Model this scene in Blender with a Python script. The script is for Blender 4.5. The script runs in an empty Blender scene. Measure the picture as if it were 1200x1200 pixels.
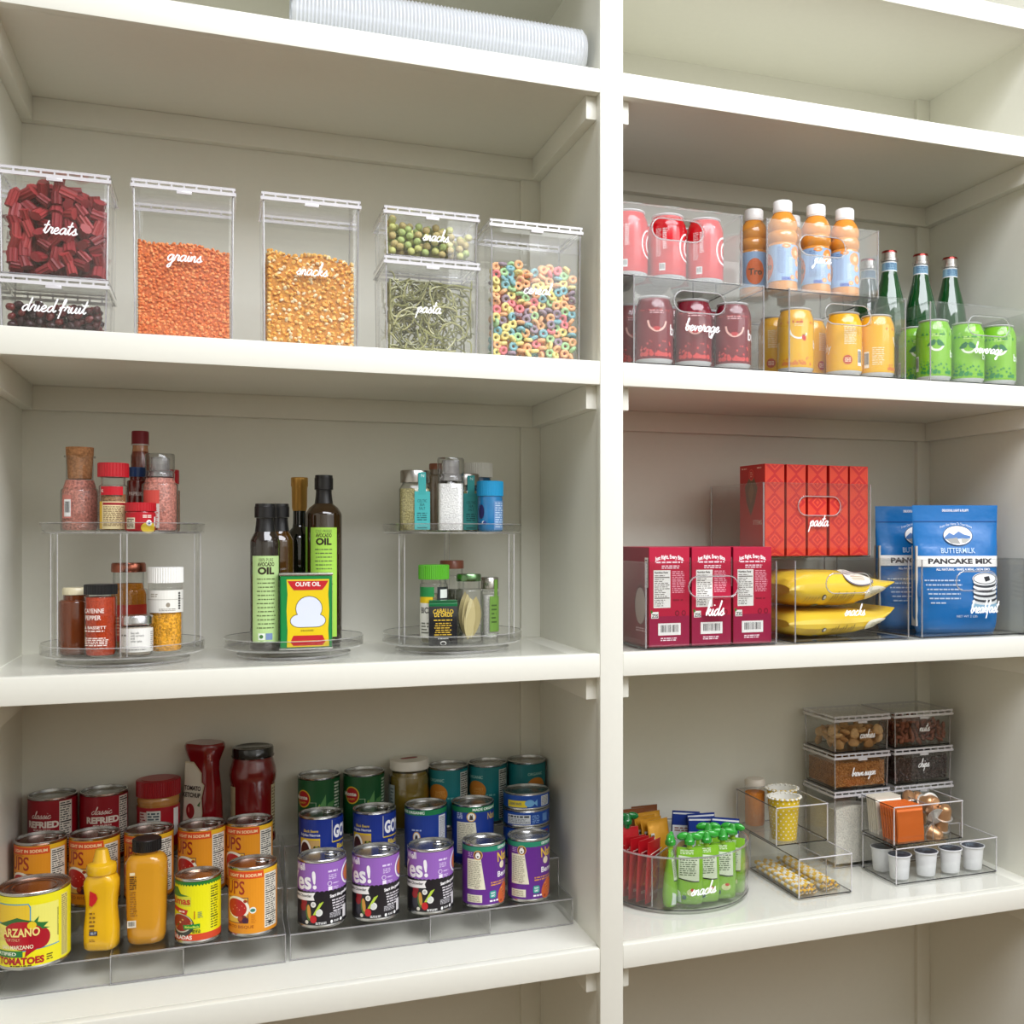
import bpy, bmesh, math, random
from mathutils import Vector, Matrix
from mathutils.geometry import tessellate_polygon
S = bpy.context.scene
COL = S.collection
PI = math.pi
R = math.radians

# ------------------------------------------------------------------ camera
cam = bpy.data.cameras.new('camera')
cam.sensor_width = 36.0
cam.lens = 37.659
cam.shift_x = -0.100
cam.shift_y = 0.0220
cam.clip_start = 0.05
co = bpy.data.objects.new('camera', cam)
COL.objects.link(co)
co.location = (-0.5676, -1.5984, 1.1886)
co.rotation_euler = (PI / 2, 0, -0.3544)
S.camera = co

# ------------------------------------------------------------------ world, lamps, exposure
W = bpy.data.worlds.new('room_light')
S.world = W
W.use_nodes = True
W.node_tree.nodes['Background'].inputs[0].default_value = (1.0, 0.99, 0.97, 1)
W.node_tree.nodes['Background'].inputs[1].default_value = 0.33


def area(name, loc, target, sx, sy, power, col=(1, 1, 1)):
    l = bpy.data.lights.new(name, 'AREA')
    l.shape = 'RECTANGLE'
    l.size, l.size_y = sx, sy
    l.energy = power
    l.color = col
    o = bpy.data.objects.new(name, l)
    o.location = loc
    o.rotation_euler = (Vector(target) - Vector(loc)).to_track_quat('-Z', 'Y').to_euler()
    COL.objects.link(o)
    return o


area('ceiling_lamp', (0.45, -1.75, 3.0), (0.45, -1.74, 0.0), 2.6, 1.7, 134, (0.965, 0.985, 1.05))
area('window_light', (2.3, -3.0, 2.95), (0.6, 0.0, 1.9), 3.4, 1.1, 36, (0.97, 0.99, 1.0))

area('added_veil_light', (2.3, -3.02, 2.02), (0.6, 0.0, 1.6), 3.4, 0.72, 6.5, (0.97, 0.99, 1.0))  # dim light added to give the lower bins a faint reflected veil

S.view_settings.view_transform = 'Standard'
S.view_settings.look = 'None'
S.view_settings.exposure = 0.0
S.view_settings.gamma = 1.0
S.view_settings.use_curve_mapping = False
S.cycles.transparent_max_bounces = 64
S.cycles.max_bounces = 10
S.cycles.diffuse_bounces = 5
S.cycles.glossy_bounces = 4
S.cycles.caustics_reflective = False
S.cycles.caustics_refractive = False
rnd = random.Random(7)


# ------------------------------------------------------------------ colours and materials
def lin(c):
    out = []
    for v in c[:3]:
        v /= 255.0
        out.append(v / 12.92 if v <= 0.04045 else ((v + 0.055) / 1.055) ** 2.4)
    return (out[0], out[1], out[2], 1.0)


def newmat(name):
    m = bpy.data.materials.new(name)
    m.use_nodes = True
    return m, m.node_tree, m.node_tree.nodes['Principled BSDF']


def colmat(name, rough, metal=0.0, spec=0.5, coat=0.0, bump=None, bscale=200, bstr=0.1, var=0.0, sss=0.0):
    """colour from the mesh's own Col attribute, with procedural grain"""
    m, t, b = newmat(name)
    a = t.nodes.new('ShaderNodeAttribute')
    a.attribute_name = 'Col'
    src = a.outputs['Color']
    n = t.nodes.new('ShaderNodeTexNoise')
    n.inputs['Scale'].default_value = bscale
    n.inputs['Detail'].default_value = 3
    tc = t.nodes.new('ShaderNodeTexCoord')
    t.links.new(tc.outputs['Object'], n.inputs['Vector'])
    if var:
        hs = t.nodes.new('ShaderNodeHueSaturation')
        mr = t.nodes.new('ShaderNodeMapRange')
        mr.inputs[1].default_value, mr.inputs[2].default_value = 0.3, 0.7
        mr.inputs[3].default_value, mr.inputs[4].default_value = 1 - var, 1 + var
        t.links.new(n.outputs[0], mr.inputs[0])
        t.links.new(mr.outputs[0], hs.inputs['Value'])
        t.links.new(src, hs.inputs['Color'])
        src = hs.outputs[0]
    t.links.new(src, b.inputs['Base Color'])
    b.inputs['Roughness'].default_value = rough
    b.inputs['Metallic'].default_value = metal
    b.inputs['Specular IOR Level'].default_value = spec
    b.inputs['Coat Weight'].default_value = coat
    b.inputs['Coat Roughness'].default_value = 0.05
    if bump:
        bp = t.nodes.new('ShaderNodeBump')
        bp.inputs['Strength'].default_value = bstr
        bp.inputs['Distance'].default_value = bump
        t.links.new(n.outputs[0], bp.inputs['Height'])
        t.links.new(bp.outputs[0], b.inputs['Normal'])
    return m


def clearmat(name, tint, refl=1.0, rough=0.03, base=0.04, milk=0.0, usecol=False, edge=False, milkcol=(0.9, 0.9, 0.92)):
    """clear plastic or glass: transmits straight on, mirrors by its viewing angle; milk adds a cloudy share"""
    m, t, b = newmat(name)
    out = t.nodes['Material Output']
    t.nodes.remove(b)
    tr = t.nodes.new('ShaderNodeBsdfTransparent')
    tr.inputs[0].default_value = (*tint, 1)
    lw = t.nodes.new('ShaderNodeValToRGB')
    el = lw.color_ramp.elements
    el[0].position, el[0].color = 0.0, (tint[0] * .32, tint[1] * .33, tint[2] * .33, 1)
    el[1].position, el[1].color = 0.62, (*tint, 1)
    e2 = el.new(0.28)
    e2.color = (tint[0] * .74, tint[1] * .75, tint[2] * .75, 1)
    if edge:
        t.links.new(lw.outputs[0], tr.inputs[0])
    if usecol:
        a = t.nodes.new('ShaderNodeAttribute')
        a.attribute_name = 'Col'
        t.links.new(a.outputs['Color'], tr.inputs[0])
    gl = t.nodes.new('ShaderNodeBsdfGlossy')
    gl.inputs['Roughness'].default_value = rough
    gl.inputs[0].default_value = (1, 1, 1, 1)
    g = t.nodes.new('ShaderNodeNewGeometry')
    d = t.nodes.new('ShaderNodeVectorMath')
    d.operation = 'DOT_PRODUCT'
    t.links.new(g.outputs['Normal'], d.inputs[0])
    t.links.new(g.outputs['Incoming'], d.inputs[1])

    def mth(op, x, y=None):
        n = t.nodes.new('ShaderNodeMath')
        n.operation = op
        for i, v in enumerate((x, y)):
            if v is None:
                continue
            if isinstance(v, (int, float)):
                n.inputs[i].default_value = v
            else:
                t.links.new(v, n.inputs[i])
        return n.outputs[0]
    c = mth('ABSOLUTE', d.outputs['Value'])
    t.links.new(c, lw.inputs[0])
    s = mth('POWER', mth('SUBTRACT', 1.0, c), 5.0)
    f = mth('MINIMUM', mth('MULTIPLY', mth('ADD', mth('MULTIPLY', s, 1 - base), base), refl), 0.95)
    src = tr.outputs[0]
    if milk:
        df = t.nodes.new('ShaderNodeBsdfDiffuse')
        df.inputs[0].default_value = (*milkcol, 1)
        mm = t.nodes.new('ShaderNodeMixShader')
        mm.inputs[0].default_value = milk
        t.links.new(src, mm.inputs[1])
        t.links.new(df.outputs[0], mm.inputs[2])
        src = mm.outputs[0]
    mx = t.nodes.new('ShaderNodeMixShader')
    t.links.new(f, mx.inputs[0])
    t.links.new(src, mx.inputs[1])
    t.links.new(gl.outputs[0], mx.inputs[2])
    t.links.new(mx.outputs[0], out.inputs[0])
    return m


MT = {
    'plain': colmat('coloured_plastic', 0.32, bscale=300, bump=0.0002, bstr=0.05),
    'gloss': colmat('glossy_plastic', 0.14, coat=0.4),
    'paper': colmat('printed_paper', 0.45, spec=0.35),
    'card': colmat('printed_card', 0.36, spec=0.45),
    'food': colmat('dry_food', 0.55, spec=0.3, bump=0.0006, bscale=350, bstr=0.5, var=0.22),
    'powder': colmat('fine_powder', 0.85, spec=0.1, bump=0.002, bscale=420, bstr=0.8, var=0.2),
    'salt': colmat('salt_crystals', 0.4, spec=0.4, bump=0.002, bscale=300, bstr=0.9, var=0.45),
    'herbs': colmat('dried_herbs', 0.7, spec=0.2, bump=0.002, bscale=420, bstr=0.9, var=0.5),
    'cork': colmat('cork', 0.8, spec=0.1, bump=0.001, bscale=260, bstr=0.7, var=0.3),
    'metal': colmat('tinned_metal', 0.27, metal=1.0),
    'foil': colmat('foil', 0.3, metal=0.35, spec=0.6, bump=0.004, bscale=28, bstr=0.35),
    'film': colmat('plastic_film', 0.25, spec=0.6, bump=0.006, bscale=22, bstr=0.35),
    'dark': colmat('dark_glass', 0.06, spec=0.6, coat=0.6),
    'cover': colmat('gold_foil', 0.34, metal=0.7, spec=0.5),
    'sauce': colmat('sauce_in_glass', 0.16, spec=0.5, coat=0.7, var=0.06, bscale=60),
    'clear': clearmat('clear_plastic', (0.975, 0.978, 0.976)),
    'smoke': clearmat('clear_acrylic_grey', (0.95, 0.95, 0.945)),
    'glass': clearmat('clear_glass', (0.975, 0.98, 0.975), 1.2, edge=True),
    'head': clearmat('grinder_plastic', (0.86, 0.86, 0.86), 1.3, edge=True),
    'tint': clearmat('tinted_glass', (1, 1, 1), 1.2, usecol=True),
    'edge': clearmat('plastic_edge', (0.62, 0.60, 0.62), 2.2, 0.1, 0.08, milk=0.25),  # grey tint stands in for refraction along the plastic edges
    'rim': clearmat('plastic_rim', (0.85, 0.85, 0.87), 2.0, 0.12, 0.06, milk=0.62, milkcol=(0.92, 0.9, 0.93)),
    'base': clearmat('plastic_base_line', (0.22, 0.21, 0.24), 1.5, 0.1),
    'ribbed': clearmat('ribbed_film', (0.92, 0.94, 0.96), 1.5, 0.12, 0.06, milk=0.62, milkcol=(0.86, 0.89, 0.93)),
    'liner': clearmat('shelf_liner_film', (0.996, 0.996, 0.995), 0.55, 0.10),
    'paint': None, 'wood': None,
}


def paintmat():
    m, t, b = newmat('white_paint')
    n = t.nodes.new('ShaderNodeTexNoise')
    n.inputs['Scale'].default_value = 90
    tc = t.nodes.new('ShaderNodeTexCoord')
    t.links.new(tc.outputs['Object'], n.inputs['Vector'])
    cr = t.nodes.new('ShaderNodeMapRange')
    cr.inputs[3].default_value, cr.inputs[4].default_value = 0.985, 1.015
    t.links.new(n.outputs[0], cr.inputs[0])
    hs = t.nodes.new('ShaderNodeHueSaturation')
    hs.inputs['Color'].default_value = (0.80, 0.793, 0.705, 1)
    t.links.new(cr.outputs[0], hs.inputs['Value'])
    t.links.new(hs.outputs[0], b.inputs['Base Color'])
    b.inputs['Roughness'].default_value = 0.33
    b.inputs['Specular IOR Level'].default_value = 0.4
    bp = t.nodes.new('ShaderNodeBump')
    bp.inputs['Strength'].default_value = 0.06
    bp.inputs['Distance'].default_value = 0.001
    t.links.new(n.outputs[0], bp.inputs['Height'])
    t.links.new(bp.outputs[0], b.inputs['Normal'])
    return m


def woodmat():
    m, t, b = newmat('warm_wood_floor')
    w = t.nodes.new('ShaderNodeTexWave')
    w.inputs['Scale'].default_value = 3
    w.inputs['Distortion'].default_value = 6
    tc = t.nodes.new('ShaderNodeTexCoord')
    t.links.new(tc.outputs['Object'], w.inputs['Vector'])
    r = t.nodes.new('ShaderNodeValToRGB')
    r.color_ramp.elements[0].color = (0.125, 0.075, 0.036, 1)
    r.color_ramp.elements[1].color = (0.16, 0.098, 0.048, 1)
    t.links.new(w.outputs[0], r.inputs[0])
    t.links.new(r.outputs[0], b.inputs['Base Color'])
    b.inputs['Roughness'].default_value = 0.4
    return m


MT['paint'], MT['wood'] = paintmat(), woodmat()


# ------------------------------------------------------------------ mesh builder
class MB:
    def __init__(s):
        s.v, s.f, s.c, s.m, s.sm = [], [], [], [], []

    def add(s, vs, fs, col, mi=0, smooth=False):
        o = len(s.v)
        s.v += [tuple(p) for p in vs]
        cc = lin(col)
        for k in fs:
            s.f.append([i + o for i in k])
            s.c.append(cc)
            s.m.append(mi)
            s.sm.append(smooth)

    def box(s, x0, x1, y0, y1, z0, z1, col=(255, 255, 255), mi=0, bev=0, M=None):
        if bev:
            bm = bmesh.new()
            bmesh.ops.create_cube(bm, size=1)
            for v in bm.verts:
                v.co = Vector(((x0 + x1) / 2 + v.co.x * (x1 - x0), (y0 + y1) / 2 + v.co.y * (y1 - y0), (z0 + z1) / 2 + v.co.z * (z1 - z0)))
            bmesh.ops.bevel(bm, geom=bm.edges[:], offset=bev, segments=2, affect='EDGES', profile=0.6)
            vs = [v.co.copy() for v in bm.verts]
            bm.verts.index_update()
            fs = [[v.index for v in f.verts] for f in bm.faces]
            bm.free()
        else:
            vs = [Vector(p) for p in ((x0, y0, z0), (x1, y0, z0), (x1, y1, z0), (x0, y1, z0), (x0, y0, z1), (x1, y0, z1), (x1, y1, z1), (x0, y1, z1))]
            fs = [(0, 3, 2, 1), (4, 5, 6, 7), (0, 1, 5, 4), (1, 2, 6, 5), (2, 3, 7, 6), (3, 0, 4, 7)]
        if M:
            vs = [M @ v for v in vs]
        s.add(vs, fs, col, mi, bool(bev))

    def lathe(s, prof, cx=0, cy=0, seg=32, col=(255, 255, 255), mi=0, cap0=True, cap1=True, a0=0, sx=1, sy=1):
        """prof: [(r, z, colour?)]; the colour of the lower point paints the band above it"""
        cur = col
        rings = []
        for p in prof:
            rings.append([(cx + sx * p[0] * math.cos(2 * PI * i / seg + a0), cy + sy * p[0] * math.sin(2 * PI * i / seg + a0), p[1]) for i in range(seg)])
        vs = [q for r in rings for q in r]
        o = len(s.v)
        s.v += vs
        for k in range(len(prof) - 1):
            if len(prof[k]) > 2:
                cur = prof[k][2]
            cc = lin(cur)
            for i in range(seg):
                j = (i + 1) % seg
                s.f.append([o + k * seg + i, o + k * seg + j, o + (k + 1) * seg + j, o + (k + 1) * seg + i])
                s.c.append(cc)
                s.m.append(mi)
                s.sm.append(True)
        for flag, k, cl in ((cap0, 0, prof[0][2] if len(prof[0]) > 2 else col), (cap1, len(prof) - 1, cur)):
            if flag and prof[k][0] > 1e-6:
                idx = [o + k * seg + i for i in range(seg)]
                s.f.append(idx[::-1] if k == 0 else idx)
                s.c.append(lin(cl))
                s.m.append(mi)
                s.sm.append(False)

    def loft(s, secs, col, mi=0, cap=True, smooth=True, cols=None):
        """secs: rings of equal length, each counter-clockwise seen from the end it grows to"""
        n = len(secs[0])
        o = len(s.v)
        for r in secs:
            s.v += [tuple(p) for p in r]
        for k in range(len(secs) - 1):
            cc = lin(cols[k] if cols else col)
            for i in range(n):
                j = (i + 1) % n
                s.f.append([o + k * n + i, o + k * n + j, o + (k + 1) * n + j, o + (k + 1) * n + i])
                s.c.append(cc)
                s.m.append(mi)
                s.sm.append(smooth)
        if cap:
            s.f.append([o + i for i in range(n)][::-1])
            s.c.append(lin(cols[0] if cols else col))
            s.f.append([o + (len(secs) - 1) * n + i for i in range(n)])
            s.c.append(lin(cols[-1] if cols else col))
            s.m += [mi, mi]
            s.sm += [False, False]

    def tube(s, pts, r, seg=6, col=(255, 255, 255), mi=0, closed=False):
        pts = [Vector(p) for p in pts]
        n = len(pts)
        secs = []
        up = Vector((0.13, 0.21, 0.97))
        for i, p in enumerate(pts):
            a = pts[(i - 1) % n] if (closed or i) else p
            b = pts[(i + 1) % n] if (closed or i < n - 1) else p
            d = (b - a).normalized()
            x = d.cross(up)
            if x.length < 1e-3:
                x = d.cross(Vector((1, 0, 0)))
            x.normalize()
            y = d.cross(x)
            secs.append([p + r * (x * math.cos(2 * PI * k / seg) + y * math.sin(2 * PI * k / seg)) for k in range(seg)])
        if closed:
            secs.append(secs[0])
        s.loft(secs, col, mi, cap=not closed)

    def prism(s, pts, z0, z1, col, mi=0, smooth=False, M=None):
        """flat outline (counter-clockwise) in x, y pushed up from z0 to z1"""
        a = [Vector((p[0], p[1], z0)) for p in pts]
        b = [Vector((p[0], p[1], z1)) for p in pts]
        if M:
            a, b = [M @ p for p in a], [M @ p for p in b]
        s.loft([a, b], col, mi, True, smooth)

    def join(s, o, M):
        k = len(s.v)
        s.v += [tuple(M @ Vector(p)) for p in o.v]
        s.f += [[i + k for i in f] for f in o.f]
        s.c += o.c
        s.m += o.m
        s.sm += o.sm

    def build(s, name, mats, parent=None, loc=None, sharp=38):
        me = bpy.data.meshes.new(name)
        me.from_pydata(s.v, [], s.f)
        if isinstance(mats, str):
            mats = [mats]
        for m in mats:
            me.materials.append(MT[m])
        me.polygons.foreach_set('material_index', s.m)
        me.polygons.foreach_set('use_smooth', s.sm)
        at = me.color_attributes.new('Col', 'FLOAT_COLOR', 'CORNER')
        buf = []
        for f, c in zip(s.f, s.c):
            buf += list(c) * len(f)
        at.data.foreach_set('color', buf)
        me.update()
        if any(s.sm):
            me.set_sharp_from_angle(angle=R(sharp))
        ob = bpy.data.objects.new(name, me)
        COL.objects.link(ob)
        if parent:
            ob.parent = parent
        if loc:
            ob.location = loc
        return ob


def thing(name, label, cat, loc=(0, 0, 0), rz=0, group=None, rot=None):
    o = bpy.data.objects.new(name, None)
    o.empty_display_size = 0.02
    COL.objects.link(o)
    o.location = loc
    o.rotation_euler = rot if rot else (0, 0, rz)
    return tag(o, label, cat, group)


def tag(o, label, cat, group=None):
    o['label'], o['category'] = label, cat
    if group:
        o['group'] = group
    return o


def struct(o):
    o['kind'] = 'structure'
    return o


def dup(root, loc, rz=0, label=None, group=None, rot=None):
    r = root.copy()
    COL.objects.link(r)
    r.location = loc
    r.rotation_euler = rot if rot else (0, 0, rz)
    if label:
        r['label'] = label
    if group:
        r['group'] = group
    for ch in list(root.children):
        c = ch.copy()
        COL.objects.link(c)
        c.parent = r
        for g in ch.children:
            d = g.copy()
            COL.objects.link(d)
            d.parent = c
    return r


def rrect(w, d, r, n=4, cx=0, cy=0):
    pts = []
    for qx, qy, a in ((1, 1, 0), (-1, 1, 90), (-1, -1, 180), (1, -1, 270)):
        for i in range(n + 1):
            t = R(a + 90 * i / n)
            pts.append((cx + qx * (w / 2 - r) + r * math.cos(t), cy + qy * (d / 2 - r) + r * math.sin(t)))
    return pts


def ring(w, d, r, z, n=4, cx=0, cy=0):
    return [(x, y, z) for x, y in rrect(w, d, r, n, cx, cy)]


# ------------------------------------------------------------------ flat print: shapes and lettering
_txt = {}


def text_tris(body, bold):
    k = (body, bold)
    if k not in _txt:
        cu = bpy.data.curves.new('lettering_source', 'FONT')
        cu.body = body
        cu.size = 1
        cu.offset = bold
        cu.resolution_u = 3
        ob = bpy.data.objects.new('lettering_source', cu)
        me = ob.to_mesh()
        vs = [(v.co.x, v.co.y) for v in me.vertices]
        tr = [tuple(p.vertices) for p in me.polygons]
        ob.to_mesh_clear()
        bpy.data.objects.remove(ob)
        bpy.data.curves.remove(cu)
        _txt[k] = (vs, tr)
    return _txt[k]


class Art:
    """flat print in metres; each piece: triangle list, colour, layer"""

    def __init__(s):
        s.it = []

    def poly(s, pts, col, L=1):
        pts = [Vector((p[0], p[1], 0)) for p in pts]
        area2 = sum(pts[i - 1].x * pts[i].y - pts[i].x * pts[i - 1].y for i in range(len(pts)))
        if area2 < 0:
            pts = pts[::-1]
        tr = tessellate_polygon([pts]) if len(pts) > 3 else [(0, 1, 2)]
        s.it.append(([[(pts[i].x, pts[i].y) for i in t] for t in tr], col, L))
        return s

    def rect(s, x0, y0, x1, y1, col, L=1):
        s.it.append(([[(x0, y0), (x1, y0), (x1, y1)], [(x0, y0), (x1, y1), (x0, y1)]], col, L))
        return s

    def ell(s, cx, cy, rx, ry, col, L=1, n=20, rot=0):
        ca, sa = math.cos(rot), math.sin(rot)
        p = [(cx + rx * math.cos(2 * PI * i / n) * ca - ry * math.sin(2 * PI * i / n) * sa, cy + rx * math.cos(2 * PI * i / n) * sa + ry * math.sin(2 * PI * i / n) * ca) for i in range(n)]
        s.it.append(([[p[0], p[i], p[i + 1]] for i in range(1, n - 1)], col, L))
        return s

    def text(s, body, x, y, h, col, w=None, al='l', bold=0.0, L=3, shear=0.0, rot=0, arc=0):
        vs, tr = text_tris(body, bold)
        if not vs:
            return s
        xa, xb = min(p[0] for p in vs), max(p[0] for p in vs)
        k = h / 0.682
        kx = (w / (xb - xa)) if w else k
        wid = (xb - xa) * kx
        ox = x - (wid / 2 if al == 'c' else wid if al == 'r' else 0)
        P = [(ox + (p[0] - xa) * kx + shear * p[1] * k, y + p[1] * k) for p in vs]
        if arc:
            mid = ox + wid / 2
            P = [(px, py - arc * ((px - mid) / (wid / 2)) ** 2) for px, py in P]
        if rot:
            ca, sa = math.cos(rot), math.sin(rot)
            P = [(x + (px - x) * ca - (py - y) * sa, y + (px - x) * sa + (py - y) * ca) for px, py in P]
        out = []
        for t in tr:
            q = [P[i] for i in t]
            if (q[1][0] - q[0][0]) * (q[2][1] - q[0][1]) - (q[2][0] - q[0][0]) * (q[1][1] - q[0][1]) < 0:
                q = q[::-1]
            out.append(q)
        s.it.append((out, col, L))
        return s

    def line(s, pts, wd, col, L=2):
        out = []
        n = len(pts)
        nn = []
        for i in range(n):
            a, b = pts[max(i - 1, 0)], pts[min(i + 1, n - 1)]
            dx, dy = b[0] - a[0], b[1] - a[1]
            l = math.hypot(dx, dy) or 1
            nn.append((-dy / l * wd / 2, dx / l * wd / 2))
        for i in range(n - 1):
            a, b, p, q = pts[i], pts[i + 1], nn[i], nn[i + 1]
            k = [(a[0] - p[0], a[1] - p[1]), (b[0] - q[0], b[1] - q[1]), (b[0] + q[0], b[1] + q[1]), (a[0] + p[0], a[1] + p[1])]
            out += [[k[0], k[1], k[2]], [k[0], k[2], k[3]]]
        s.it.append((out, col, L))
        return s

    def micro(s, x0, y0, x1, y1, n, col, L=2, fill=0.5, seed=1, ragged=0.25, rules=()):
        """rows of print too small to read: n rows of short word marks; rules: thick bars at these rows"""
        g = random.Random(seed)
        hh = (y1 - y0) / n
        out = []

        def q(a, b, c, d):
            out.extend([[(a, b), (c, b), (c, d)], [(a, b), (c, d), (a, d)]])
        for i in range(n):
            yb = y1 - (i + 1) * hh + hh * (1 - fill) / 2
            if i in rules:
                q(x0, yb, x1, yb + hh * 0.55)
                continue
            x = x0
            end = x1 - g.random() * ragged * (x1 - x0)
            while x < end:
                w = min((0.6 + 2.2 * g.random()) * hh, end - x)
                q(x, yb, x + w, yb + hh * fill)
                x += w + 0.45 * hh
        s.it.append((out, col, L))
        return s

    def barcode(s, x0, y0, x1, y1, L=2, seed=3, bg=(240, 240, 238), bar=(25, 25, 28)):
        s.rect(x0, y0, x1, y1, bg, L)
        g = random.Random(seed)
        m = 0.08 * (x1 - x0)
        x = x0 + m
        while x < x1 - m:
            w = (x1 - x0) * g.choice((0.012, 0.02, 0.035))
            s.rect(x, y0 + 0.2 * (y1 - y0), min(x + w, x1 - m), y1 - 0.1 * (y1 - y0), bar, L + 1)
            x += w + (x1 - x0) * g.choice((0.015, 0.025, 0.04))
        return s

    def facts(s, x0, y0, x1, y1, n=14, bg=(235, 232, 222), ink=(40, 36, 34), seed=5, L=2):
        s.rect(x0, y0, x1, y1, bg, L)
        m = 0.06 * (x1 - x0)
        s.micro(x0 + m, y0 + m, x1 - m, y1 - m, n, ink, L + 1, 0.45, seed, 0.35, (1, int(n * 0.35), int(n * 0.75)))
        return s

    def to(s, mb, fmap, du=None, mi=0, eps=0.00014, x0=None, x1=None, fine=0.0):
        for n_, (tris, col, L) in enumerate(s.it):
            L += .014 * n_
            vs, fs = [], []
            for q_, t in enumerate(tris):
                for pg in (clip_strips(t, du, x0, x1) if (du or x0 is not None) else [t]):
                    b = len(vs)
                    vs += [fmap(p[0], p[1], eps * (L + 1) + (q_ // 2) * fine) for p in pg]
                    fs.append(tuple(range(b, b + len(pg))))
            if fs:
                mb.add(vs, fs, col, mi)


def _half(pg, x, keep_right):
    out = []
    for i in range(len(pg)):
        a, b = pg[i - 1], pg[i]
        ia, ib = (a[0] >= x) == keep_right, (b[0] >= x) == keep_right
        if ia != ib:
            t = (x - a[0]) / (b[0] - a[0])
            out.append((x, a[1] + t * (b[1] - a[1])))
        if ib:
            out.append(b)
    return out


def clip_strips(t, du, lo, hi):
    pg = list(t)
    if lo is not None:
        pg = _half(pg, lo, True)
        if len(pg) > 2:
            pg = _half(pg, hi, False)
        if len(pg) < 3:
            return []
    if not du:
        return [pg]
    xa, xb = min(p[0] for p in pg), max(p[0] for p in pg)
    res = []
    k = math.floor(xa / du)
    while k * du < xb:
        a, b = k * du, (k + 1) * du
        q = pg
        if a > xa:
            q = _half(q, a, True)
        if len(q) > 2 and b < xb:
            q = _half(q, b, False)
        if len(q) > 2:
            res.append(q)
        k += 1
    return res


def cyl_map(r, z0=0.0, rot=0.0):
    return lambda x, y, o: ((r + o) * math.sin(x / r + rot), -(r + o) * math.cos(x / r + rot), z0 + y)


def flat_map(O, U, V=(0, 0, 1)):
    O, U, V = Vector(O), Vector(U).normalized(), Vector(V).normalized()
    N = U.cross(V)
    return lambda x, y, o: tuple(O + U * x + V * y + N * o)


# handwriting for the white container words: one pen line per stroke, x-height 1
GL = {
    'a': ([[(.8, .85), (.5, 1), (.15, .7), (.08, .25), (.3, 0), (.6, .3), (.82, .95), (.74, .3), (.85, .03), (1.1, .3)]], 1.0),
    'b': ([[(.05, .3), (.35, 1.2), (.5, 2.1), (.35, 2.2), (.22, 1.2), (.2, .3), (.35, 0), (.65, .25), (.7, .75), (.5, .95), (.45, .7), (.8, .75), (1., .85)]], .95),
    'c': ([[(.7, .8), (.5, 1), (.15, .65), (.1, .2), (.35, 0), (.65, .12), (.9, .4)]], .8),
    'd': ([[(.75, .8), (.5, .95), (.15, .65), (.08, .2), (.3, 0), (.6, .35), (.9, 1.4), (1., 2.2), (.85, 1.3), (.76, .3), (.9, .02), (1.15, .3)]], 1.05),
    'e': ([[(.05, .3), (.5, .55), (.6, .85), (.4, 1), (.15, .7), (.1, .25), (.35, 0), (.65, .12), (.9, .4)]], .8),
    'f': ([[(.0, .3), (.45, 1.2), (.65, 2.), (.5, 2.2), (.38, 1.6), (.25, .2), (.1, -1.)], [(.0, .75), (.7, .9)]], .65),
    'g': ([[(.8, .85), (.5, 1), (.15, .7), (.08, .25), (.3, 0), (.6, .3), (.82, .95), (.75, 0), (.6, -.9), (.3, -1.1), (.25, -.8), (.8, -.2), (1.1, .3)]], 1.),
    'h': ([[(.05, .3), (.35, 1.3), (.5, 2.1), (.38, 2.2), (.25, 1.2), (.1, 0), (.35, .7), (.6, .95), (.68, .6), (.65, .1), (.8, .03), (1.05, .3)]], .95),
    'i': ([[(.05, .3), (.25, .95), (.18, .3), (.3, .02), (.55, .3)], [(.35, 1.45), (.38, 1.58)]], .5),
    'j': ([[(.05, .3), (.3, .95), (.25, 0), (.1, -.9), (-.15, -1.1), (-.2, -.8), (.3, -.2), (.6, .3)], [(.4, 1.45), (.43, 1.58)]], .5),
    'k': ([[(.05, .3), (.35, 1.3), (.5, 2.1), (.38, 2.2), (.25, 1.2), (.1, 0), (.3, .6), (.65, .95), (.6, .65), (.3, .5), (.55, .2), (.75, .02), (1., .3)]], .9),
    'l': ([[(.05, .3), (.4, 1.3), (.55, 2.1), (.4, 2.2), (.25, 1.2), (.2, .3), (.35, .02), (.6, .3)]], .55),
    'n': ([[(.0, .4), (.15, .95), (.1, 0), (.3, .7), (.55, .95), (.63, .6), (.6, .1), (.75, .03), (1., .3)]], .9),
    'o': ([[(.5, 1), (.2, .8), (.1, .3), (.3, 0), (.6, .2), (.7, .7), (.5, 1), (.55, .75), (.95, .8)]], .9),
    'p': ([[(.0, .4), (.2, .95), (.1, 0), (-.05, -1.05), (.1, 0), (.3, .7), (.55, 1), (.7, .6), (.55, .1), (.3, .05), (.6, .08), (.95, .3)]], .9),
    'r': ([[(.0, .3), (.25, .95), (.3, 1.05), (.4, .9), (.6, .9), (.5, .3), (.6, .02), (.85, .3)]], .75),
    's': ([[(.0, .25), (.35, .75), (.45, 1.05), (.5, .7), (.6, .3), (.4, 0), (.15, .1), (.5, .05), (.85, .3)]], .75),
    't': ([[(.0, .3), (.3, 1.1), (.46, 2.05), (.28, 1.0), (.2, .3), (.35, .02), (.6, .3)], [(-.05, 1.28), (.72, 1.4)]], .58),
    'u': ([[(.0, .4), (.2, .95), (.12, .3), (.3, 0), (.55, .3), (.75, .95), (.67, .3), (.8, .02), (1.05, .3)]], .95),
    'v': ([[(.0, .5), (.15, .95), (.25, .4), (.3, .02), (.55, .5), (.65, .95), (.6, .75), (.95, .8)]], .85),
    'w': ([[(.0, .5), (.15, .95), (.12, .3), (.25, 0), (.48, .4), (.52, .8), (.52, .3), (.65, 0), (.9, .5), (.95, .95), (.95, .75), (1.25, .8)]], 1.15),
    ' ': ([], .45),
}


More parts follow.
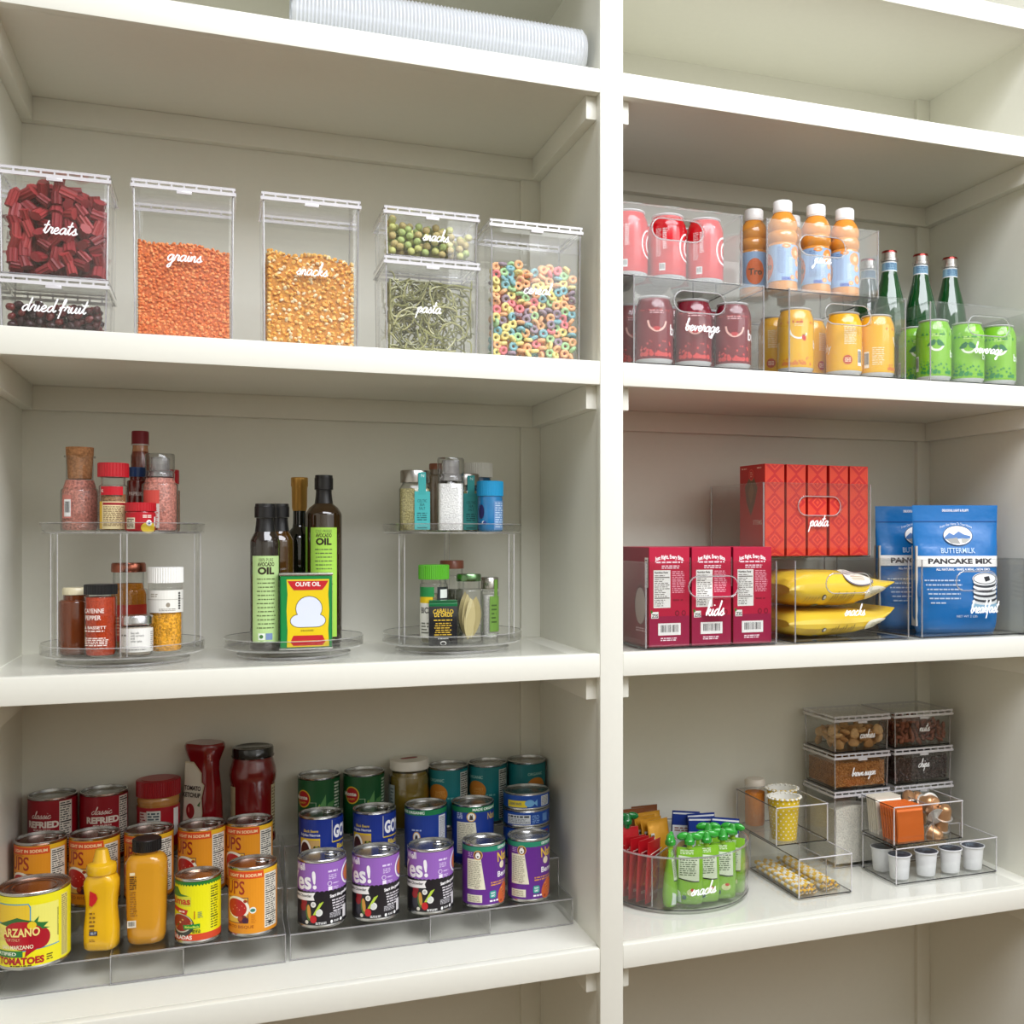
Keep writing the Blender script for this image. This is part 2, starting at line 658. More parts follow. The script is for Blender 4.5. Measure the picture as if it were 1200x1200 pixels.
def smooth_line(p, k=4):
    out = []
    n = len(p)
    for i in range(n - 1):
        a, b, c, d = p[max(i - 1, 0)], p[i], p[i + 1], p[min(i + 2, n - 1)]
        for j in range(k):
            t = j / k
            out.append(tuple(0.5 * (2 * b[q] + (c[q] - a[q]) * t + (2 * a[q] - 5 * b[q] + 4 * c[q] - d[q]) * t * t + (3 * b[q] - a[q] - 3 * c[q] + d[q]) * t ** 3) for q in (0, 1)))
    out.append(p[-1])
    return out


def script(art, word, xc, y, width, xh, pen=None, col=(250, 250, 250), L=0, slant=0.22, rise=0.0):
    adv = sum(GL[c][1] for c in word)
    kx = width / adv
    x = xc - width / 2
    pen = pen or xh * 0.22
    for c in word:
        for st in GL[c][0]:
            q = [(x + p[0] * kx + slant * p[1] * xh, y + p[1] * xh + rise * (x - xc)) for p in smooth_line(st)]
            art.line(q, pen, col, L)
        x += GL[c][1] * kx
    return art


def lettering(parent, word, width, xh, fmap, du=None, rise=0.0):
    a = Art()
    script(a, word, 0, 0, width, xh, rise=rise)
    mb = MB()
    a.to(mb, fmap, du, eps=0.0003, fine=0.0000022)
    return mb.build('lettering', 'paper', parent)
# ------------------------------------------------------------------ the built-in shelving (metres; shelf face at y = 0, floor at z = 0)
XL, X0, X1, XR, D = -0.8638, 0.0, 0.0387, 0.8783, 0.3507
ZA, ZB, ZC, ZD, ZE, ZT = 1.9264, 1.4638, 1.0, 0.5327, 0.066, 2.1634
WHITE = (238, 236, 230)


def slab(name, *b, bev=0.0, parent=None, mat='paint'):
    m = MB()
    m.box(*b, col=WHITE, bev=bev)
    return m.build(name, mat, parent)


struct(slab('wall_back', XL - 0.05, XR + 0.05, D, D + 0.02, 0, 2.55))
struct(slab('wall_left', XL - 0.02, XL, 0.0195, D, 0, 2.55))
struct(slab('wall_right', XR, XR + 0.02, 0.0195, D, 0, 2.55))
struct(slab('trim_1', XL - 0.04, XL, 0, 0.019, 0, 2.55, bev=0.0012))
struct(slab('trim_2', XR, XR + 0.04, 0, 0.019, 0, 2.55, bev=0.0012))
struct(slab('wall_west', -2.6, XL - 0.0402, 0.004, 0.02, 0, 3.05))
struct(slab('wall_east', XR + 0.0402, 4.4, 0.004, 0.02, 0, 3.05))
struct(slab('floor', -2.6, 4.4, -4.0, D + 0.02, -0.02, 0, mat='wood'))
struct(slab('wall_side', -2.62, -2.6, -4.0, D + 0.02, 0, 3.05))
struct(slab('wall_rear', -2.6, 4.4, -4.02, -4.0, 1.1, 3.05))
struct(slab('added_rear_panel', -2.6, 4.4, -4.02, -3.99, 0, 1.1, mat='wood'))  # unseen wood panel, added with the rear wall to dim and warm low light
t = thing('divider_panel', 'tall white painted upright panel between the left and right shelf bays', 'panel', ((X0 + X1) / 2, 0, 0))
m = MB()
m.box(X0 + 0.001 - 0.01935, X1 - 0.001 - 0.01935, 0.0192, D, 0, 2.55, WHITE)
m.build('panel_board', 'paint', t)
m = MB()
m.box(X0 - 0.01935, X1 - 0.01935, 0, 0.019, 0, 2.55, WHITE, bev=0.0011)
m.build('face_strip', 'paint', t)

rows = (('top', ZT, 'highest', 0.0), ('a', ZA, 'above the clear jars and drink bins', 0.0), ('b', ZB, 'holding the clear jars', 0.0),
        ('c', ZC, 'holding the turntables of spices', 0.004), ('d', ZD, 'holding the tiered rows of cans', 0.0))
right_words = {'top': 'highest', 'a': 'above the drink bins', 'b': 'holding the bins of canned drinks and juice', 'c': 'holding the bins of boxes and bags',
               'd': 'holding the snack turntable and coffee drawers', 'e': 'lowest'}
left_words = {'top': 'highest', 'a': 'carrying the ribbed liner roll', 'b': 'holding the row of clear food canisters', 'c': 'holding the spice turntables',
              'd': 'holding the tiered rows of cans', 'e': 'lowest'}
ntrim = 3
for key, z, _, drop in rows:
    for side, xa, xb, words in (('left', XL, X0 + 0.001, left_words), ('right', X1 - 0.001, XR, right_words)):
        t = thing('shelf', 'white painted shelf board in the %s bay, %s' % (side, words[key]), 'shelf', ((xa + xb) / 2, 0, z))
        w = (xb - xa) / 2
        m = MB()
        m.box(-w, w, 0.0192, D, -0.036, -drop, WHITE)
        m.build('board', 'paint', t)
        m = MB()
        m.box(-w + 0.001, w - 0.001, 0.0004, 0.019, -0.038, 0, WHITE, bev=0.0022)
        m.build('nosing', 'paint', t)
        if key in 'abcd':
            zb = z - 0.0361
            for b in ((xa, xb, D - 0.019, D, zb - 0.0385, zb), (xa, xa + 0.018, 0.0195, D - 0.019, zb - 0.0385, zb), (xb - 0.018, xb, 0.0195, D - 0.019, zb - 0.0385, zb)):
                struct(slab('trim_%d' % ntrim, *b, bev=0.001))
                ntrim += 1
for (xa, xb) in ((X0 + 0.001 - 0.037, X0 + 0.001), (XR - 0.032, XR)):
    for z0, z1 in ((ZE, ZD - 0.0746), (ZD, ZC - 0.0746), (ZC - 0.004, ZB - 0.0746), (ZB, ZA - 0.0746), (ZA, ZT - 0.036)):
        struct(slab('trim_%d' % ntrim, xa, xb, D - 0.011, D, z0, z1, bev=0.001))
        ntrim += 1


def liner(label, xa, xb, ys, z):
    n = 40
    pts = []
    for i in range(n + 1):
        u = i / n
        k = u * (len(ys) - 1)
        j = min(int(k), len(ys) - 2)
        f = k - j
        f = f * f * (3 - 2 * f)
        pts.append((xa + (xb - xa) * u, ys[j] * (1 - f) + ys[j + 1] * f))
    pts += [(xb, D - 0.021), (xa, D - 0.021)]
    m = MB()
    m.prism([(p[0] - (xa + xb) / 2, p[1]) for p in pts], 0.0002, 0.0009, (255, 255, 255))
    tag(m.build('shelf_liner', 'liner', loc=((xa + xb) / 2, 0, z)), label, 'shelf liner')


liner('thin clear shelf liner film lying under the two tiered spice turntables', XL + 0.004, -0.04, (0.026, 0.034, 0.03, 0.027, 0.027, 0.028, 0.027), ZC - 0.004)
liner('thin clear wavy shelf liner film lying under the snack turntable and coffee drawers', X1 + 0.003, XR - 0.034, (0.014, 0.02, 0.024, 0.031, 0.039, 0.033, 0.022, 0.02), ZD)
liner('thin clear shelf liner film lying under the kids boxes and pancake mix bins', X1 + 0.003, XR - 0.034, (0.024, 0.025, 0.024, 0.025, 0.024), ZC - 0.004)

# ribbed liner roll lying along the upper left shelf
m = MB()
prof = []
n = 164
for i in range(n + 1):
    x = 0.455 * i / n
    r = 0.0425 - (0.0020 if i % 2 else 0)
    if i in (0, n):
        r -= 0.004
    prof.append((r, x))
m.lathe(prof, seg=40, cap0=False, cap1=False)
m.lathe([(0.012, 0.0), (0.012, 0.455)], seg=20, cap0=False, cap1=False)
o = m.build('liner_roll', 'ribbed', loc=(-0.466, 0.066, ZA + 0.0427), sharp=15)
o.rotation_euler = (0, PI / 2, 0)
tag(o, 'roll of ribbed translucent white shelf liner lying on the upper left shelf', 'roll')


# ------------------------------------------------------------------ clear containers
def frame(m, w, d, z0, z1, t, mi, cx=0, cy=0):
    m.box(cx - w / 2, cx + w / 2, cy - d / 2, cy - d / 2 + t, z0, z1, mi=mi)
    m.box(cx - w / 2, cx + w / 2, cy + d / 2 - t, cy + d / 2, z0, z1, mi=mi)
    m.box(cx - w / 2, cx - w / 2 + t, cy - d / 2 + t, cy + d / 2 - t, z0, z1, mi=mi)
    m.box(cx + w / 2 - t, cx + w / 2, cy - d / 2 + t, cy + d / 2 - t, z0, z1, mi=mi)


def canister(label, x0, x1, yf, dep, z0, h, word=None, ww=0.05, xh=0.008, wx=0.0, wz=0.5, group=None, dark=False):
    w = x1 - x0
    t = thing('food_canister', label, 'canister', ((x0 + x1) / 2, yf + dep / 2, z0), group=group)
    bw, bd = w - 0.006, dep - 0.006
    k = 0.975
    hb = h - 0.0125
    m = MB()
    m.loft([ring(bw * k, bd * k, 0.006, 0.0015), ring(bw, bd, 0.006, hb)], (255, 255, 255), 0, False)
    m.loft([ring(bw * k - 0.004, bd * k - 0.004, 0.005, 0.004), ring(bw - 0.004, bd - 0.004, 0.005, hb)], (255, 255, 255), 0, False)
    m.prism(rrect(bw * k, bd * k, 0.006), 0.0, 0.0018, (255, 255, 255), 0)
    for sx in (-1, 1):
        for sy in (-1, 1):
            m.tube([(sx * (bw * k / 2 - 0.0012), sy * (bd * k / 2 - 0.0012), 0.002), (sx * (bw / 2 - 0.0012), sy * (bd / 2 - 0.0012), hb)], 0.0013, 6, mi=1)
    m.tube([(p[0], p[1], 0.0012) for p in rrect(bw * k, bd * k, 0.006)], 0.0011, 5, mi=2 if dark else 1, closed=True)
    m.build('body', ['clear', 'edge', 'base'], t)
    m = MB()
    m.box(-w / 2 + 0.001, w / 2 - 0.001, -dep / 2 + 0.001, dep / 2 - 0.001, h - 0.003, h - 0.0008, mi=0)
    frame(m, w - 0.002, dep - 0.002, h - 0.0042, h - 0.0006, 0.002, 1)
    frame(m, w, dep, h - 0.0122, h - 0.0075, 0.0024, 1)
    frame(m, w - 0.006, dep - 0.006, h - 0.020, h - 0.0122, 0.0012, 0)
    for i in range(9):
        x = -w / 2 + 0.004 + (w - 0.008) * i / 8
        for y in (-dep / 2 + 0.002, dep / 2 - 0.002):
            m.box(x - 0.0012, x + 0.0012, y - 0.001, y + 0.001, h - 0.0078, h - 0.004, mi=1)
    for y in (-dep / 4, 0, dep / 4):
        for x in (-w / 2 + 0.002, w / 2 - 0.002):
            m.box(x - 0.001, x + 0.001, y - 0.0012, y + 0.0012, h - 0.0078, h - 0.004, mi=1)
    lid = m.build('lid', ['clear', 'rim'], t)
    m = MB()
    m.box(-0.010, 0.010, -dep / 2 - 0.0012, -dep / 2 + 0.002, h - 0.0165, h - 0.0124, mi=0, bev=0.0006)
    m.build('latch', ['rim'], lid)
    if word:
        lettering(t, word, ww, xh, flat_map((wx, -bd / 2 - 0.0004, h * wz), (1, 0, 0)))
    return t


def ico(n):
    bm = bmesh.new()
    bmesh.ops.create_icosphere(bm, subdivisions=n, radius=1)
    vs = [v.co.copy() for v in bm.verts]
    bm.verts.index_update()
    fs = [tuple(v.index for v in f.verts) for f in bm.faces]
    bm.free()
    return vs, fs


IC1, IC2 = ico(1), ico(2)


def rot_rand(g):
    return Matrix.Rotation(g.uniform(0, 6.28), 3, 'Z') @ Matrix.Rotation(g.uniform(0, 3.14), 3, 'X') @ Matrix.Rotation(g.uniform(0, 6.28), 3, 'Z')


def grain_fill(name, label, cat, x0, x1, y0, y1, z0, ztop, size, cols, core, seed=1, mat='food', grains=True):
    """uncountable grains: a core with grains packed on the faces that show; ztop(x, y) the heap's surface"""
    g = random.Random(seed)
    sx, sy, sz = size
    m = MB()
    cx, cy = (x0 + x1) / 2, (y0 + y1) / 2
    n = 12
    zt = [[ztop(x0 + (x1 - x0) * i / n, y0 + (y1 - y0) * j / n) for j in range(n + 1)] for i in range(n + 1)]
    e = sx * 0.9
    vs, fs = [], []
    for i in range(n + 1):
        for j in range(n + 1):
            x = x0 + e + (x1 - x0 - 2 * e) * i / n
            y = y0 + e + (y1 - y0 - 2 * e) * j / n
            vs += [(x - cx, y - cy, 0.0005), (x - cx, y - cy, zt[i][j] - z0 - e)]

    def ix(i, j, k):
        return (i * (n + 1) + j) * 2 + k
    for i in range(n):
        for j in range(n):
            fs.append((ix(i, j, 1), ix(i + 1, j, 1), ix(i + 1, j + 1, 1), ix(i, j + 1, 1)))
        fs += [(ix(i, 0, 0), ix(i + 1, 0, 0), ix(i + 1, 0, 1), ix(i, 0, 1)), (ix(i + 1, n, 0), ix(i, n, 0), ix(i, n, 1), ix(i + 1, n, 1)),
               (ix(0, i + 1, 0), ix(0, i, 0), ix(0, i, 1), ix(0, i + 1, 1)), (ix(n, i, 0), ix(n, i + 1, 0), ix(n, i + 1, 1), ix(n, i, 1))]
    m.add(vs, fs, core)
    sp = (sx + sz) * 0.92

    def grain(x, y, z):
        Mx = rot_rand(g)
        p = Vector((x - cx, y - cy, z - z0))
        m.add([p + Mx @ Vector((v.x * sx, v.y * sy, v.z * sz)) for v in IC1[0]], IC1[1], g.choice(cols), 0, True)
    nx, ny = max(2, int((x1 - x0) / sp)), max(2, int((y1 - y0) / sp))
    if not grains:
        nx = -1
    for i in range(nx + 1):
        x = x0 + sx + (x1 - x0 - 2 * sx) * i / nx
        zz = ztop(x, y0)
        for k in range(int((zz - z0) / (sp * 0.9)) + 1):
            grain(min(max(x + g.uniform(-.55, .55) * sp + (sp * .5 if k % 2 else 0), x0 + sx), x1 - sx), y0 + sx * g.uniform(0.6, 1.5), min(z0 + sx + k * sp * 0.9 + g.uniform(-.45, .45) * sp, zz))
        for j in range(1, ny + 1):
            y = y0 + sx + (y1 - y0 - 2 * sx) * j / ny
            grain(x + g.uniform(-.2, .2) * sp, y, ztop(x, y) - sx * g.uniform(0.3, 1.2))
    for j in range(ny + 1):
        y = y0 + sx + (y1 - y0 - 2 * sx) * j / ny
        for xx in ((x0 + sx, x1 - sx) if grains else ()):
            zz = ztop(xx, y)
            for k in range(int((zz - z0) / (sp * 0.9)) + 1):
                grain(xx, y, min(z0 + sx + k * sp * 0.9, zz))
    o = m.build(name, mat, loc=(cx, cy, z0))
    tag(o, label, cat)
    o['kind'] = 'stuff'
    return o


ZBs = ZB + 0.0006
CY, CD = 0.03, 0.122


def inner(x0, x1, yf=CY, dep=CD):
    k = 0.0083
    return x0 + k, x1 - k, yf + k, yf + dep - k


# clear canisters on the left middle shelf
canister('clear canister of dark red licorice bites lettered treats, on the dried fruit canister', -0.846, -0.706, CY, CD, ZB + 0.0757, 0.1455, 'treats', 0.041, 0.0085, 0.006, 0.40)
canister('low clear canister of dried fruit under the red treats canister', -0.846, -0.708, CY, CD, ZB, 0.0752, 'dried fruit', 0.078, 0.0085, 0.0, 0.36)
canister('tall clear canister of orange lentils lettered grains', -0.682, -0.543, CY, CD, ZB, 0.2215, 'grains', 0.045, 0.0085, 0.0, 0.50)
canister('tall clear canister of yellow popcorn kernels lettered snacks', -0.510, -0.367, CY, CD, ZB, 0.222, 'snacks', 0.044, 0.0085, 0.0, 0.475)
canister('low clear canister of green peas lettered snacks, stacked on the pasta canister', -0.3345, -0.187, CY, CD, ZB + 0.1462, 0.0745, 'snacks', 0.040, 0.0082, 0.005, 0.36)
canister('medium clear canister of thin green noodles lettered pasta', -0.3345, -0.186, CY, CD, ZB, 0.1457, 'pasta', 0.036, 0.0085, -0.006, 0.43)
canister('tall clear canister of coloured cereal rings beside the centre upright', -0.172, -0.018, CY, CD, ZB, 0.2175, 'cereal', 0.044, 0.0085, 0.0, 0.48)

a = inner(-0.682, -0.543)
grain_fill('lentils', 'small round orange lentils filling the grains canister', 'lentils', *a, ZB + 0.005,
           lambda x, y: ZB + 0.135 - 0.12 * (x + 0.612) * 0.55 + 0.003 * math.sin(60 * x), (0.0029, 0.0029, 0.0023), [(246, 150, 86), (240, 136, 72), (250, 164, 102), (232, 124, 64)], (206, 104, 52), 3)
a = inner(-0.510, -0.367)
grain_fill('popcorn_kernels', 'yellow popcorn kernels filling the tall snacks canister', 'popcorn', *a, ZB + 0.005,
           lambda x, y: ZB + 0.136 - 0.05 * (x + 0.44) + 0.003 * math.sin(70 * x), (0.0042, 0.0032, 0.0027), [(246, 190, 96), (240, 172, 74), (250, 206, 124), (252, 232, 190), (244, 182, 84)], (206, 136, 50), 4)


def scatter(proto_name, builder, label_of, cat, group, boxes, n_layers, pitch, ztop, seed, maxn, flat=0.0, jit=0.25, ymax=None):
    """countable pieces heaped in a container: each one an object; layers run from the front pane to the back"""
    g = random.Random(seed)
    x0, x1, y0, y1, z0 = boxes
    protos = builder(g)
    made = 0
    for L in range(n_layers):
        nx = max(1, int((x1 - x0) / pitch))
        for i in range(nx):
            x = x0 + (x1 - x0) * (i + 0.5) / nx + (pitch * 0.25 if L % 2 else 0) * (1 if i < nx - 1 else -1)
            zz = ztop(x)
            nz = max(1, int((zz - z0) / (pitch * 0.92)))
            for k in range(nz):
                if made >= maxn:
                    return
                p = g.choice(protos)
                px = min(max(x + g.uniform(-jit, jit) * pitch, x0 + pitch * .42), x1 - pitch * .42)
                py = y0 + pitch * (0.5 + L * 0.95) + g.uniform(-.08, .12) * pitch
                pz = z0 + pitch * (0.5 + k * 0.92) + g.uniform(-.14, .14) * pitch + (pitch * .4 if (i + L) % 2 else 0)
                ob = p[0].copy()
                COL.objects.link(ob)
                ob.location = (px, py, pz)
                if proto_name == 'cereal_ring' and g.random() < .5:
                    p = (p[0], PI / 2 + g.uniform(-.4, .4), False, p[3])
                ob.rotation_euler = (g.uniform(-flat, flat) + p[1], g.uniform(-3.1, 3.1) if flat > 1 else g.uniform(-1, 1), g.uniform(-flat, flat))
                if p[2]:
                    ob.rotation_euler = rot_rand(g).to_euler()
                tag(ob, label_of(p[3]), cat, group(p[3]))
                made += 1


def licorice(g):
    out = []
    for k in range(3):
        m = MB()
        n = 10
        l = (0.0195, 0.0165, 0.022)[k]
        rr = []
        for i in range(n * 2):
            r = 0.0078 if i % 2 else 0.0067
            rr.append((r * math.cos(PI * i / n) * 1.12, r * math.sin(PI * i / n) * 0.85))
        m.loft([[(p[0], p[1], z) for p in rr] for z in (-l / 2, l / 2)], ((150, 46, 52), (132, 38, 44), (166, 56, 58))[k], 0, True, False)
        o = m.build('licorice_bite', 'paper')
        COL.objects.unlink(o)
        out.append((o, 0, True, k))
    return out


scatter('licorice_bite', licorice, lambda k: 'ridged %s red licorice bite among the bites in the treats canister' % ('mid', 'dark', 'bright')[k], 'candy', lambda k: '%s licorice bites in the treats canister' % ('mid red', 'dark red', 'bright red')[k],
        (-0.836, -0.716, CY + .009, CY + CD - .01, ZB + 0.081), 5, 0.0165, lambda x: ZB + 0.083 + 0.122 - 0.55 * max(0, x + 0.752) - 0.25 * max(0, -0.80 - x), 11, 290)


def fruit(g):
    out = []
    for k, c in enumerate(((74, 22, 26), (52, 24, 30), (108, 30, 30))):
        m = MB()
        m.add([Vector((v.x * .0066 * g.uniform(.82, 1.1), v.y * .0056 * g.uniform(.82, 1.1), v.z * .005 * g.uniform(.8, 1.15))) for v in IC2[0]], IC2[1], c, 0, True)
        o = m.build('dried_berry', 'plain')
        COL.objects.unlink(o)
        out.append((o, 0, True, k))
    return out


FN = ('deep red', 'almost black', 'brighter red')
scatter('dried_berry', fruit, lambda k: '%s dried berry among those in the low canister under the treats' % FN[k], 'dried fruit', lambda k: '%s dried berries' % FN[k],
        (-0.836, -0.718, CY + .009, CY + CD - .01, ZB + 0.005), 4, 0.0118, lambda x: ZB + 0.044 + 0.004 * math.sin(x * 90) - 0.2 * max(0, x + .73), 12, 200)


def peas(g):
    out = []
    for k, c in enumerate(((206, 208, 126), (176, 194, 118), (220, 218, 150), (190, 172, 112))):
        m = MB()
        m.add([Vector((v.x * .0062 * g.uniform(.93, 1.06), v.y * .0060 * g.uniform(.93, 1.06), v.z * .0057)) for v in IC2[0]], IC2[1], c, 0, True)
        o = m.build('dried_pea', 'food')
        COL.objects.unlink(o)
        out.append((o, 0, True, k))
    return out


PN = ('yellow green', 'mid green', 'pale green', 'brownish')
scatter('dried_pea', peas, lambda k: 'round %s dried pea among those in the low canister on the pasta' % PN[k], 'pea', lambda k: '%s dried peas' % PN[k],
        (-0.3245, -0.197, CY + .009, CY + CD - .01, ZB + 0.1512), 5, 0.0122, lambda x: ZB + 0.151 + 0.057 - 0.21 * max(0, x + 0.29) + .004 * math.sin(70 * x), 13, 240)


def loops(g):
    out = []
    for k, c in enumerate(((250, 190, 138), (246, 228, 146), (242, 138, 142), (140, 192, 200), (166, 146, 160), (178, 218, 160))):
        m = MB()
        secs = []
        for i in range(14):
            t = 2 * PI * i / 14
            secs.append([((.0049 + .0027 * math.cos(q)) * math.cos(t), (.0049 + .0027 * math.cos(q)) * math.sin(t), .0030 * math.sin(q)) for q in [2 * PI * j / 8 for j in range(8)]])
        secs.append(secs[0])
        m.loft(secs, c, 0, False)
        o = m.build('cereal_ring', 'food')
        COL.objects.unlink(o)
        out.append((o, 0, True, k))
    return out + out[:1] + out[:2]


LN = ('orange', 'yellow', 'pink red', 'teal blue', 'purple grey', 'green')
scatter('cereal_ring', loops, lambda k: 'small %s cereal ring among the mixed rings in the cereal canister' % LN[k], 'cereal', lambda k: '%s cereal rings' % LN[k],
        (-0.1635, -0.0265, CY + .0085, CY + CD - .01, ZB + 0.005), 3, 0.0122, lambda x: ZB + 0.152 + .003 * math.sin(80 * x), 14, 390)

# thin green noodles: one tangle
g = random.Random(21)
m = MB()
bx0, bx1, by0, by1, bz0, bz1 = -0.323, -0.1975, CY + .011, CY + CD - .012, ZB + .007, ZB + .112
cxm, cym = (bx0 + bx1) / 2, (by0 + by1) / 2
for i in range(230):
    front = i < 150
    p = Vector((g.uniform(bx0, bx1), by0 + (g.uniform(0, .02) if front else g.uniform(.015, by1 - by0)), bz0 + (bz1 - bz0) * g.random() ** 0.85))
    a, b = g.uniform(0, 6.28), g.uniform(-.25, .25)
    cv = g.uniform(-75, 75)
    pts = []
    for k in range(g.randint(7, 15)):
        pts.append((p.x - cxm, p.y - cym, p.z - ZB))
        a += cv * 0.006 + g.uniform(-.25, .25)
        p = p + Vector((math.cos(a), b * .6, math.sin(a))) * 0.0062
        p.x = min(max(p.x, bx0), bx1)
        p.y = min(max(p.y, by0), by1)
        p.z = min(max(p.z, bz0), bz1 - 0.10 * max(0, p.x + .25) + (0.012 if i % 9 == 0 else 0))
    m.tube(pts, 0.00135, 5, g.choice(((172, 170, 116), (152, 152, 100), (188, 184, 132), (128, 128, 84))))
o = m.build('noodles', 'plain', loc=(cxm, cym, ZB))
tag(o, 'tangled thin green noodles filling the pasta canister', 'noodles')
o['kind'] = 'stuff'


# open clear bin with a rounded hand hole in its front
def stadium(cx, cz, w, h, n=10):
    r = h / 2
    pts = []
    for i in range(n + 1):
        a = -PI / 2 + PI * i / n
        pts.append((cx + w / 2 - r + r * math.cos(a), cz + r * math.sin(a)))
    for i in range(n + 1):
        a = PI / 2 + PI * i / n
        pts.append((cx - w / 2 + r + r * math.cos(a), cz + r * math.sin(a)))
    return pts


def hole_bin(label, x0, yf, z0, w=0.238, dep=0.29, h=0.1455, word=None, ww=.06, xh=.0095, wx=0, wz=.45, hx=0.0, hz=0.75, rz=0.0, hw=.092, hh=.034, rise=0):
    t = thing('clear_bin', label, 'bin', (x0 + w / 2, yf + dep / 2, z0), rz)
    T = 0.0022
    X, Y = w / 2, dep / 2
    m = MB()
    m.box(-X, X, -Y, Y, 0.0022, 0.0044)
    m.box(-X, -X + T, -Y, Y, 0.0044, h)
    m.box(X - T, X, -Y, Y, 0.0044, h)
    m.box(-X + T, X - T, Y - T, Y, 0.0044, h)
    outer = [(-X + T, 0.0044), (X - T, 0.0044), (X - T, h), (-X + T, h)]
    hole = stadium(hx, h * hz, hw, hh)
    allp = outer + hole
    tr = tessellate_polygon([[Vector((p[0], p[1], 0)) for p in outer], [Vector((p[0], p[1], 0)) for p in hole]])
    for y in (-Y, -Y + T):
        m.add([(p[0], y, p[1]) for p in allp], [tuple(k) for k in tr], (255, 255, 255))
    for a in (-1, 1):
        for b in (-1, 1):
            m.tube([(a * (X - .001), b * (Y - .001), .003), (a * (X - .001), b * (Y - .001), h)], .0014, 6, mi=1)
            m.box(a * (X - .006) - .004, a * (X - .006) + .004, b * (Y - .006) - .004, b * (Y - .006) + .004, 0, .0022, mi=0)
    m.tube([(p[0], p[1], .0028) for p in rrect(w - .001, dep - .001, .003)], .0012, 5, mi=2, closed=True)
    bod = m.build('body', ['clear', 'edge', 'base'], t)
    m = MB()
    frame(m, w + .002, dep + .002, h - .0012, h + .001, .0042, 0)
    m.build('rim', ['clear'], t)
    m = MB()
    m.tube([(p[0], -Y - .0002, p[1]) for p in stadium(hx, h * hz, hw + .003, hh + .003)], .0019, 8, mi=0, closed=True)
    m.tube([(p[0], -Y + .0026, p[1]) for p in stadium(hx, h * hz, hw + .001, hh + .001)], .0009, 6, mi=1, closed=True)
    m.build('handle_rim', ['glass', 'rim'], bod)
    if word:
        lettering(t, word, ww, xh, flat_map((wx, -Y - .0006, h * wz), (1, 0, 0)), rise=rise)
    return t


BY = 0.015
hole_bin('clear bin of dark red sparkling cans lettered beverage', 0.0625, BY, ZB, word='beverage', ww=.062, xh=.009, wx=.002, wz=.42)
hole_bin('clear bin of bright red cola cans on the dark red beverage bin', 0.0415, 0.042, ZB + .1475, h=.1225, w=.2315, hz=.70, hx=-.004)
hole_bin('clear bin of yellow sparkling cans below the juice bin', 0.3475, BY, ZB, w=.2375)
hole_bin('clear bin of orange juice bottles lettered juice', 0.3225, 0.048, ZB + .1475, w=.228, h=.124, word='juice', ww=.034, xh=.009, wx=-.004, wz=.45, hz=.70, hx=-.001)
hole_bin('clear bin of green sparkling cans and green glass bottles lettered beverage', 0.6365, BY, ZB, word='beverage', ww=.062, xh=.009, wx=.008, wz=.40, hx=.012, w=.2385)
CB = ZC - .003
hole_bin('clear bin of crimson boxes lettered kids', 0.0955, .045, CB, w=.2455, word='kids', ww=.034, xh=.0115, wx=.003, wz=.375, hx=.003, hz=.71)
hole_bin('clear bin of two yellow chip bags lettered snacks, under the pasta bin', 0.3765, .045, CB, w=.2365, word='snacks', ww=.042, xh=.009, wx=.002, wz=.325, hx=-.008, hz=.72)
hole_bin('clear bin of blue pancake mix pouches lettered breakfast', 0.6405, .045, CB, w=.2365, word='breakfast', ww=.062, xh=.0105, wx=.020, wz=.31, hx=.006, hz=.72)
hole_bin('clear bin of red pasta boxes stacked on the yellow snack bag bin', 0.352, .130, CB + .1475, w=.236, dep=.2, h=.1385, word='pasta', ww=.040, xh=.0100, wx=.000, wz=.43, hx=.004, hz=.70, rz=.05)


# ------------------------------------------------------------------ drink cans and bottles in the upper right bins
def soda_body(c_body, c_top, c_bot=(205, 206, 208)):
    m = MB()
    c = c_body
    m.lathe([(.0235, 0, c_bot), (.0262, .0012, c_bot), (.0290, .0055, c_bot), (.0312, .0095, c), (.0318, .013, c), (.0318, .0925, c_top), (.0306, .0985, c_top), (.0268, .1085, c_top),
             (.0258, .1105, (200, 202, 204)), (.0272, .1118), (.0276, .1130), (.0270, .1140), (.0258, .1142), (.0246, .1115), (.0005, .1113)], seg=40)
    return m


def soda(label, cat, body, top, art, loc, rz, group):
    t = thing('drink_can', label, cat, loc, rz, group)
    soda_body(body, top).build('can_body', 'gloss', t)
    m = MB()
    art.to(m, cyl_map(.0318), .004)
    m.build('label', 'card', t)
    m = MB()
    m.lathe([(.0078, .1118), (.0078, .1127)], seg=14, col=(190, 192, 194), sx=1.0, sy=.62)
    m.build('pull_tab', 'metal', t)
    return t


C_ = .0318


def dots(a, col, g, x0, x1, y0, y1, n, rmin, rmax, L=1):
    for i in range(n):
        y = y0 + (y1 - y0) * g.random() ** 1.8
        r = rmax - (rmax - rmin) * ((y - y0) / (y1 - y0)) ** .5 * g.uniform(.7, 1)
        a.ell(g.uniform(x0, x1), max(y, y0 + r), r, r, col, L, 12)


g = random.Random(5)
